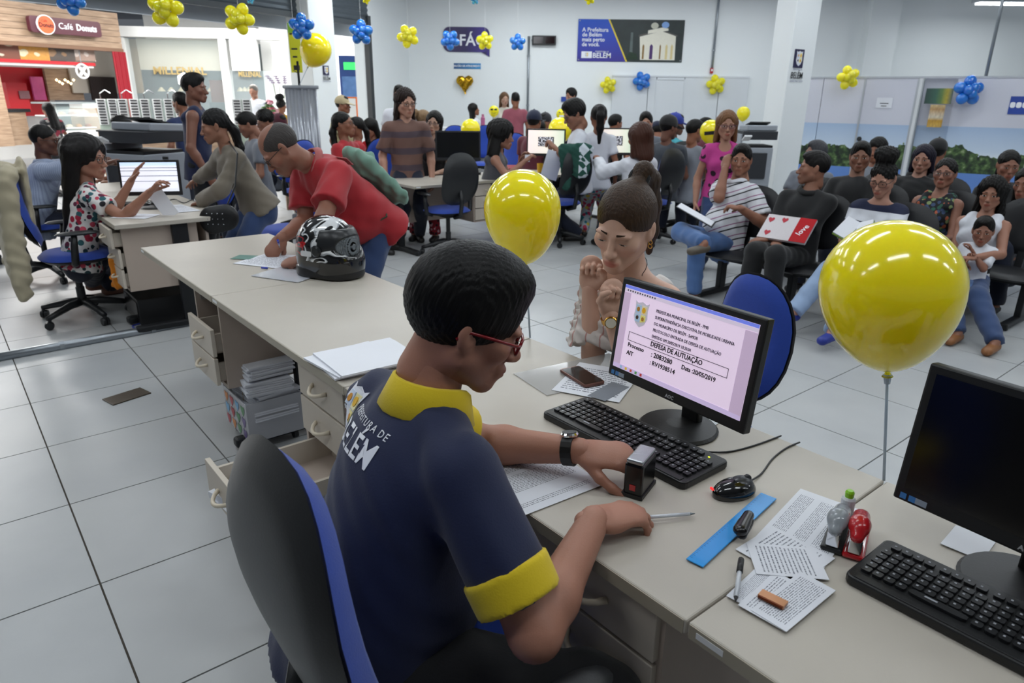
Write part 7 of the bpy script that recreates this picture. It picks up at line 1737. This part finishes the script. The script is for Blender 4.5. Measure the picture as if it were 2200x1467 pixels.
# ================================================================ the mall beyond the opening
WOODS = ramp_mat('wood_planks', lambda nt, tc: (lambda mp: (nt.links.new(tc.outputs['Object'], mp.inputs[0]), mp.inputs['Scale'].__setattr__('default_value', (3, 3, 26)), (lambda n: (nt.links.new(mp.outputs[0], n.inputs[0]), n.inputs['Scale'].__setattr__('default_value', 1.2), ramp(nt, n.outputs[0], [(.25, '#7d6653'), (.5, '#937a63'), (.75, '#a58d76')]))[-1])(nd(nt, 'ShaderNodeTexNoise')))[-1])(nd(nt, 'ShaderNodeMapping')), .55)
MWH = M('mall_white', '#dcdddb', .6)
DN = Pl((-10.9, 12.67), (-8.96, 16.84))
tag(DN.box('wall_mall_left', MWH, -3, DN.len + .0, 0, CZ, -2.6, -2.45), kind='structure')
MF = Pl((-8.96, 18.0), (-1.0, 18.6)); tag(MF.box('wall_mall_back', MWH, -.6, 9, 0, CZ, -2.0, -1.9), kind='structure')
def DT(px, py): return DN.uv(px, py)
cafe = thing('cafe_kiosk', 'wood clad cafe kiosk front with counter and red interior', 'shop', DN.m @ Vector((2, 0, 0))); cl_ = cafe.location
def dbox(name, mat, px0, py0, px1, py1, y0=0., y1=.05, par=None, bevel=0):
    x0, x1, z0, z1 = DN.rc(px0, py0, px1, py1, y1); o = DN.bx(MB(), x0, x1, z0, z1, y0, y1).build(name, mat, par or cafe, bevel=bevel); o.location = -(par or cafe).location; return o
za, zb_ = DT(128, 96)[1], DT(128, 14)[1]; xa, xb = DT(-80, 60)[0], DT(256, 60)[0]
for k in range(6):
    z0 = za + (zb_ - za) * k / 6; o = DN.bx(MB(), xa, xb, z0 + .004, z0 + (zb_ - za) / 6 - .004, -.12, .0).build('fascia_plank', WOODS, cafe); o.location = -cl_
z1 = DT(100, 96)[1]; o = DN.bx(MB(), xa, xb, za - .07, za, -.14, .03).build('fascia_edge', M('wood_dark', '#6d4f3a', .6), cafe); o.location = -cl_
sg = thing('cafe_sign', 'maroon cafe sign board with round orange badge', 'sign', DN.m @ Vector((DT(134, 58)[0], -.05, DT(134, 58)[1]))); x0, x1, _, _ = DN.rc(60, 40, 210, 80); sh_ = DT(134, 42)[1] - DT(134, 76)[1]; swd = x1 - x0; RD = DN.m.to_3x3().to_4x4(); FT = Matrix.Rotation(PI / 2, 4, 'X')
MB().prism(rrect(swd, sh_, .06), 0, .10).build('board', M('maroon_gloss', '#4a1626', .3), sg).matrix_local = RD @ FT
MB().lathe([(0, 0), (sh_ * .60, 0), (sh_ * .60, .03), (0, .03)], 28).build('badge_rim', LTXT, sg).matrix_local = RD @ Matrix.Translation((-swd * .30, -.10, 0)) @ FT
MB().lathe([(0, 0), (sh_ * .54, 0), (sh_ * .54, .03), (0, .03)], 28).build('badge', M('badge_orange', '#d9541a', .4), sg).matrix_local = RD @ Matrix.Translation((-swd * .30, -.106, 0)) @ FT
text('Donuts', sh_ * .38, INK, sg, RD @ Matrix.Translation((-swd * .30, -.14, -.01)) @ FT, bold=.02, sx=.85); text('Café', sh_ * .22, M('badge_dark', '#8a3412', .5), sg, RD @ Matrix.Translation((-swd * .32, -.14, sh_ * .22)) @ FT)
text('Café', sh_ * .55, LTXT, sg, RD @ Matrix.Translation((-.02 * swd, -.104, 0)) @ FT); text('Donuts', sh_ * .55, LTXT, sg, RD @ Matrix.Translation((.28 * swd, -.104, 0)) @ FT, bold=.035, sx=.9)
# picture strip, red edge, interior
for k, (a_, b_, base, sp_) in enumerate(((-60, 42, '#6d3a2a', '#d8cdb8'), (42, 105, '#c98f3a', '#d9d2b0'), (105, 160, '#3a3b3a', '#8a6a4a'), (160, 203, '#9a8478', '#d0c4bc'))):
    def food(nt, tc, base=base, sp_=sp_):
        n = nd(nt, 'ShaderNodeTexVoronoi'); n.inputs['Scale'].default_value = 2.2; nt.links.new(tc.outputs['Generated'], n.inputs['Vector']); n2 = nd(nt, 'ShaderNodeTexNoise'); n2.inputs['Scale'].default_value = 9; nt.links.new(tc.outputs['Generated'], n2.inputs[0]); a = mixc(nt, mth(nt, 'LESS_THAN', n.outputs['Distance'], .38), base, sp_); return mixc(nt, mth(nt, 'MULTIPLY', n2.outputs[0], .5), a, '#5a3a26')
    dbox('food_picture', ramp_mat('food_print_%d' % k, food, .4), a_, 95 if k else 95, b_, 131, -.20, -.15)
dbox('red_edge', M('cafe_red', '#b0121e', .4), -60, 129, 204, 136, -.25, -.12); dbox('canopy_base', MWH, -60, 135, 200, 141, -1.6, -.15)
dbox('red_back_wall', M('cafe_red'), -40, 139, 103, 250, -1.85, -1.8)
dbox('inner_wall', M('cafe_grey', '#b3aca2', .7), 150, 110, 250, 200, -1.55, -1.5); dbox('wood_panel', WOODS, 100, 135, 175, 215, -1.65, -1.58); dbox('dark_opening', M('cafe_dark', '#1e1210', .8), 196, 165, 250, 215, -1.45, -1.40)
for k in range(7): p = DN.m @ Vector((DT(205 + 6 * k, 180 + 3 * (k % 3))[0], 1.3, DT(205 + 6 * k, 172 + 4 * (k % 3))[1])); o = MB().lathe([(0, -.03), (.03, 0), (0, .03)], 8, p - cl_).build('lamp_bulb', em('bulb', '#ffd9a0', 6.), cafe)
m = MB(); n = 30; x0, x1, z0, z1 = DN.rc(243, 112, 270, 215); m.add([DN.m @ Vector((x0 + (x1 - x0) * i / n, -.1 + .03 * math.sin(i * 1.9), z)) - cl_ for z in (.3, z1) for i in range(n + 1)], [(i, i + 1, n + 2 + i, n + 1 + i) for i in range(n)]); m.build('red_curtain', M('curtain_red', '#8f0c20', .7), cafe, smooth=True)
dbox('counter_front', WOODS, 16, 240, 62, 312, -.6, -.1); dbox('counter_top', M('counter_black', '#17181a', .3), 12, 234, 66, 241, -.7, -.08); dbox('side_pillar', WOODS, -30, 100, 10, 316, -.5, 0.)
dbox('right_counter', WOODS, 182, 232, 218, 285, -.5, -.05); dbox('white_counter_top', MWH, 178, 222, 214, 232, -.5, -.05)
dbox('fridge', M('cafe_red'), 18, 178, 62, 240, -1.5, -1.1); dbox('fridge_door', M('fridge_glass', '#7d5a5e', .2), 42, 195, 64, 212, -1.09, -1.07)
dbox('girl_poster', M('poster_pink', '#c04a86', .5, var=.3, vscale=8), 70, 165, 96, 215, -1.66, -1.62)
rd_ = thing('round_logo_sign', 'round white glass logo sign hanging at the cafe corner', 'sign', DN.m @ Vector((DT(184, 153)[0], .1, DT(184, 153)[1]))); MB().tube([(.14 * math.cos(a), .14 * math.sin(a), 0) for a in [2 * PI * k / 28 for k in range(28)]], .02, 6, closed=True).build('ring', LTXT, rd_).matrix_local = RD @ FT
for sg_ in (-1, 1): MB().box((0, 0, 0), (.05, .20, .03), rotz(sg_ * .7)).build('cross_bar', LTXT, rd_).matrix_local = RD @ FT
MB().tube([(0, 0, .14), (0, 0, .8)], .008, 5).build('hanger', STEEL, rd_)
# glass display case
gc = thing('display_case', 'glass pastry display case before the cafe counter', 'display case', DN.m @ Vector((DT(120, 260)[0], -.35, 0)), math.atan2(DN.d.y, DN.d.x)); x0, x1, z0, z1 = DN.rc(72, 220, 176, 300); wc = x1 - x0
GLS = M('case_glass', '#b9c8c6', .05, alpha=.30, spec=.8)
MB().box((0, 0, z0 * .5 + .1), (wc, .6, z0 + .2)).build('base', MWH, gc, bevel=.01); MB().box((0, -.02, z1), (wc, .5, .03)).build('top', M('case_grey', '#9aa3a4', .3, .4), gc)
pr = [(-.32, z0 + .2), (-.30, z0 + .45), (-.2, z1 - .04), (-.1, z1)]; m = MB(); m.add([(x, y, z) for y, z in pr for x in (-wc / 2, wc / 2)], [(2 * i, 2 * i + 1, 2 * i + 3, 2 * i + 2) for i in range(3)]); m.build('curved_glass', GLS, gc, smooth=True)
for k in range(2): MB().box((0, 0, z0 + .25 + .25 * k), (wc - .06, .45, .02)).build('shelf', MWH, gc)
for k in range(9): MB().lathe([(0, 0), (.06, 0), (.07, .03), (.04, .06), (0, .065)], 10, (-wc * .4 + wc * .1 * k, -.05, z0 + .26 + .25 * (k % 2))).build('pastry', M('pastry_%d' % (k % 3), ('#b07a3a', '#d8c8a8', '#8a4a2a')[k % 3], .6), gc)
MB().box((wc * .24, -.31, z0 * .45), (.5, .02, z0 * .7)).build('green_panel', M('menu_green', '#2f8a4a', .5, var=.2, vscale=8), gc); MB().box((wc * .24, -.322, z0 * .62), (.42, .01, .12)).build('blue_panel', M('menu_blue', '#1c6ab0', .5), gc)
# optician's shop
OP = Pl((aty(262, 150, 17.6).x, 17.6), (aty(640, 150, 18.2).x, 18.2)); shp = thing('optician_shop', 'white framed optician shop front with gold lettering', 'shop', OP.m @ Vector((2, 0, 0))); ol = shp.location
def obox(name, mat, px0, py0, px1, py1, y0=0., y1=.05):
    x0, x1, z0, z1 = OP.rc(px0, py0, px1, py1, y1); o = OP.bx(MB(), x0, x1, z0, z1, y0, y1).build(name, mat, shp); o.location = -ol; return o
obox('left_jamb', MWH, 256, 80, 282, 305, -.3, .05); obox('head', MWH, 256, 60, 640, 82, -.3, .06); obox('mid_jamb', MWH, 480, 80, 496, 305, -.3, .05)
obox('white_wall', MWH, 494, 60, 552, 152, -.2, .03); obox('cream_panel', M('cream_panel', '#cdc7b4', .5, var=.03), 297, 84, 484, 151, -.5, -.45)
obox('slat_wall', M('slat_beige', '#9d8c72', .6, var=.1, vscale=30), 278, 84, 300, 200, -.5, -.44); obox('back_wall', M('shop_grey', '#7f8685', .6, var=.1), 278, 150, 486, 300, -1.6, -1.55); obox('wood_door', M('door_wood', '#5a2f1c', .5, var=.15), 452, 172, 486, 220, -.45, -.4)
obox('counter', M('counter_grey', '#3c4244', .4), 452, 220, 494, 262, -.3, -.1); obox('right_wall', M('shop_teal', '#8a979a', .6, var=.12), 545, 95, 596, 300, -1.2, -1.15); obox('right_jamb', MWH, 592, 90, 612, 300, -.3, .05); obox('glass_pane', M('shop_glass', '#c4d4d8', .03, alpha=.14, spec=.9), 282, 84, 480, 300, -.05, -.04); obox('glass_pane', M('shop_glass'), 496, 152, 592, 300, -.05, -.04)
for t_, a_, b_, y_, h_ in (('MILLENIAL', 318, 455, 153, .24), ('MILLENIAL', 508, 566, 160, .17)):
    x0 = (OP.x(a_, y_) + OP.x(b_, y_)) / 2; text(t_, h_, M('gold_letters', '#a8925f', .45, .2), shp, Matrix.Translation(-ol) @ OP.face(x0, OP.z((a_ + b_) / 2, y_), .02), bold=.02, sx=(OP.x(b_, y_) - OP.x(a_, y_)) / (h_ * 5.6), ext=.01)
hx = OP.uv(400, 172); MB().prism([(.17 * math.cos(a + PI / 6), .17 * math.sin(a + PI / 6)) for a in [k * PI / 3 for k in range(6)]], 0, .04).build('hexagon_sign', em('hexa', '#ffffff', 1.2), shp).matrix_local = Matrix.Translation(-ol) @ OP.face(hx[0], hx[1], .1)
for k in range(10):
    px_ = (330, 352, 375, 397, 420, 440, 505, 515, 525, 535)[k]; q = OP.uv(px_, 196); MB().lathe([(.02, .10), (.10, 0), (.09, 0)], 10, OP.m @ Vector((q[0], .6, q[1])) - ol).build('lamp_shade', M('shade_cream', '#d8cfb0', .5), shp)
# racks of sunglasses on the mall kiosk
RK = Pl((aty(205, 250, 13.2).x, 13.2), (aty(500, 250, 13.9).x, 13.9)); cardm = MB().box((0, 0, 0), (.15, .012, .055)).mesh('card'); cardm.materials.append(M('card_white', '#dedfdf', .4)); glm = MB().box((0, -.012, 0), (.11, .012, .022)).mesh('sunglasses'); glm.materials.append(M('shades_black', '#16161a', .2))
ki = thing('kiosk', 'low wooden kiosk with drawers under the sunglasses racks', 'kiosk', RK.m @ Vector((1.2, .25, 0)), math.atan2(RK.d.y, RK.d.x)); kz = RK.z(300, 282); MB().box((0, 0, kz / 2), (RK.len + .1, .5, kz)).build('cabinet', WOODS, ki, bevel=.01)
for k in range(4):
    for j in range(2): MB().box((-RK.len / 2 + .35 + .55 * k, -.255, kz * (.3 + .4 * j)), (.48, .02, kz * .34)).build('drawer', WOODS, ki, bevel=.005)
MB().box((0, 0, kz + .01), (RK.len + .14, .56, .03)).build('counter_top', M('counter_black'), ki)
for k, px_ in enumerate((217, 241, 263, 288, 311, 338, 362, 385, 510, 531)):
    if k > 7: zt_r, zb_r = RK.z(px_, 214), RK.z(px_, 268)
    else: zt_r, zb_r = RK.z(px_, 213), RK.z(px_, 268)
    x_ = RK.x(px_, 240); lbk = ('first', 'second', 'third', 'fourth', 'fifth', 'sixth', 'seventh', 'eighth', 'ninth', 'tenth')[k] + ' sunglasses rack from the left on the mall kiosk'
    base_z = kz + .025 if k < 8 else 0.; r_ = thing('sunglasses_rack', lbk, 'rack', RK.m @ Vector((x_, .12, base_z)), math.atan2(RK.d.y, RK.d.x), 'sunglasses racks')
    MB().box((0, .03, (zt_r - base_z) / 2), (.17, .03, zt_r - base_z)).build('panel', M('rack_mint', '#a9b8ac', .4), r_)
    n = 9
    for j in range(n):
        z = zb_r - base_z + (zt_r - zb_r) * (j + .5) / n; c_ = link(bpy.data.objects.new('card', cardm)); c_.parent = r_; c_.location = (0, .0, z); g_ = link(bpy.data.objects.new('sunglasses', glm)); g_.parent = c_
    if k % 2 == 0 and k < 8: MB().tube([(0, .03, zt_r - base_z), (0, .03, zt_r - base_z + .10), (.10, -.05, zt_r - base_z + .16), (.2, -.12, zt_r - base_z + .10)], .010, 6).build('arm_lamp', M('chrome'), r_)
# right opening beyond the pillar: blue ticket machine and white board
bx0 = aty(760, 165, 15.5); vm = thing('ticket_machine', 'blue ticket machine with green display beyond the pillar', 'machine', Vector((bx0.x - .05, 15.6, 0)), .0); vh = aty(750, 120, 15.5).z
MB().box((0, 0, vh / 2), (.42, .5, vh)).build('cabinet', M('machine_blue', '#27427a', .4, var=.2), vm, bevel=.01); MB().box((.02, -.255, vh - .20), (.26, .01, .14)).build('display', em('display_green', '#38d060', .8), vm); MB().box((0, -.255, vh - .75), (.32, .01, .70)).build('window', M('machine_glass', '#5a7aa8', .15, var=.4, vscale=8), vm)
wbx = thing('white_board', 'white board with orange frame beyond the pillar', 'board', Vector((aty(747, 232, 13.2).x, 13.2, 0))); z0, z1 = aty(747, 262, 13.2).z, aty(747, 208, 13.2).z; MB().box((0, 0, (z0 + z1) / 2), (.36, .03, z1 - z0)).build('frame', M('frame_orange', '#d86a1c', .5), wbx, bevel=.01); MB().box((0, -.017, (z0 + z1) / 2), (.31, .006, z1 - z0 - .05)).build('panel', MWH, wbx)
for sx in (-1, 1): MB().tube([(sx * .12, 0, 0), (sx * .12, 0, z0)], .015, 6).build('leg', STEEL, wbx)
tag(MB().box((aty(755, 150, 18.8).x, 18.9, CZ / 2), (4.5, .1, CZ)).build('wall_mall_end', MWH), kind='structure')
# flowers
fv = thing('flower_arrangement', 'pink flower arrangement in a pot in the mall', 'plant', Vector((aty(585, 240, 13.0).x, 13.0, 0))); z_ = aty(585, 232, 13).z; MB().lathe([(0, 0), (.12, 0), (.16, z_ - .15), (.14, z_ - .15), (0, z_ - .2)], 16).build('pot', MWH, fv)
for k in range(28):
    a, b = rnd.uniform(0, 6.28), rnd.uniform(0, .22); MB().lathe([(0, -.02), (.05, 0), (.03, .03), (0, .025)], 7, (b * math.cos(a), b * math.sin(a), z_ + rnd.uniform(-.10, .12))).build('blossom', M('blossom_%d' % (k % 3), ('#c05070', '#d8a0a8', '#4a6a34')[k % 3], .6), fv)
orc = thing('orchid', 'tall pale orchid stems left of the silver banner', 'plant', Vector((aty(606, 220, 12.4).x, 12.4, 0))); zo = aty(606, 165, 12.4).z; MB().lathe([(0, 0), (.10, 0), (.12, .9), (0, .9)], 12).build('pot', MWH, orc)
for k in range(3):
    P_ = [(0, 0, .9), (.03 * k - .05, 0, 1.2), (-.12 + .10 * k, 0, zo - .1), (-.20 + .14 * k, -.02, zo)]; MB().tube(P_, .006, 5).build('stem', M('stem_green', '#4c6b34', .6), orc)
    for j in range(4): MB().lathe([(0, -.01), (.05, 0), (.02, .02), (0, .015)], 6, Vector(P_[2]).lerp(Vector(P_[3]), j / 3)).build('blossom', M('orchid_white', '#d6c8dc', .6), orc)
# wooden bench tables by the mall opening
tb_ = thing('wooden_table', 'orange brown wooden table behind the seated young men', 'table', Vector((aty(545, 290, 9.3).x, 9.3, 0)), .5); MB().box((0, 0, .72), (.9, .6, .04)).build('top', WOODS, tb_, bevel=.004)
for sx in (-1, 1):
    for sy in (-1, 1): MB().box((sx * .40, sy * .25, .35), (.05, .05, .70)).build('leg', WOODS, tb_)
# people in the mall
simple('girl with long dark hair in floral dress at the cafe counter', 103, 236, 10.8, 'stand', -60, (-80, 10, 0), floral('cafe_dress', '#3a3a3c', ['#a03a4a', '#16141c', '#b8b0a8'], 16, .5), BLKC, fem=True, hair='longback:.32', group=G_MALL)
simple('man in pale tee with hand at his mouth in the mall', 545, 196, 15.0, 'stand', 190, (190, 5, 0), WHTC, MJEAN, hair='short', hairc='#77736d', group=G_MALL, skin='#a3745e')
simple('woman in yellow blouse with hair bun in the mall', 605, 228, 11.6, 'stand', 20, (10, 0, 0), floral('yellow_blouse', '#c99a1c', ['#4a4a50', '#c99a1c'], 20, .3), DJEAN, fem=True, hair='bun', group=G_MALL)
simple('person with grey backpack walking away in the mall', 578, 228, 15.0, 'stand', 0, (0, 0, 0), GRYC, DJEAN, hair='short', group=G_MALL)
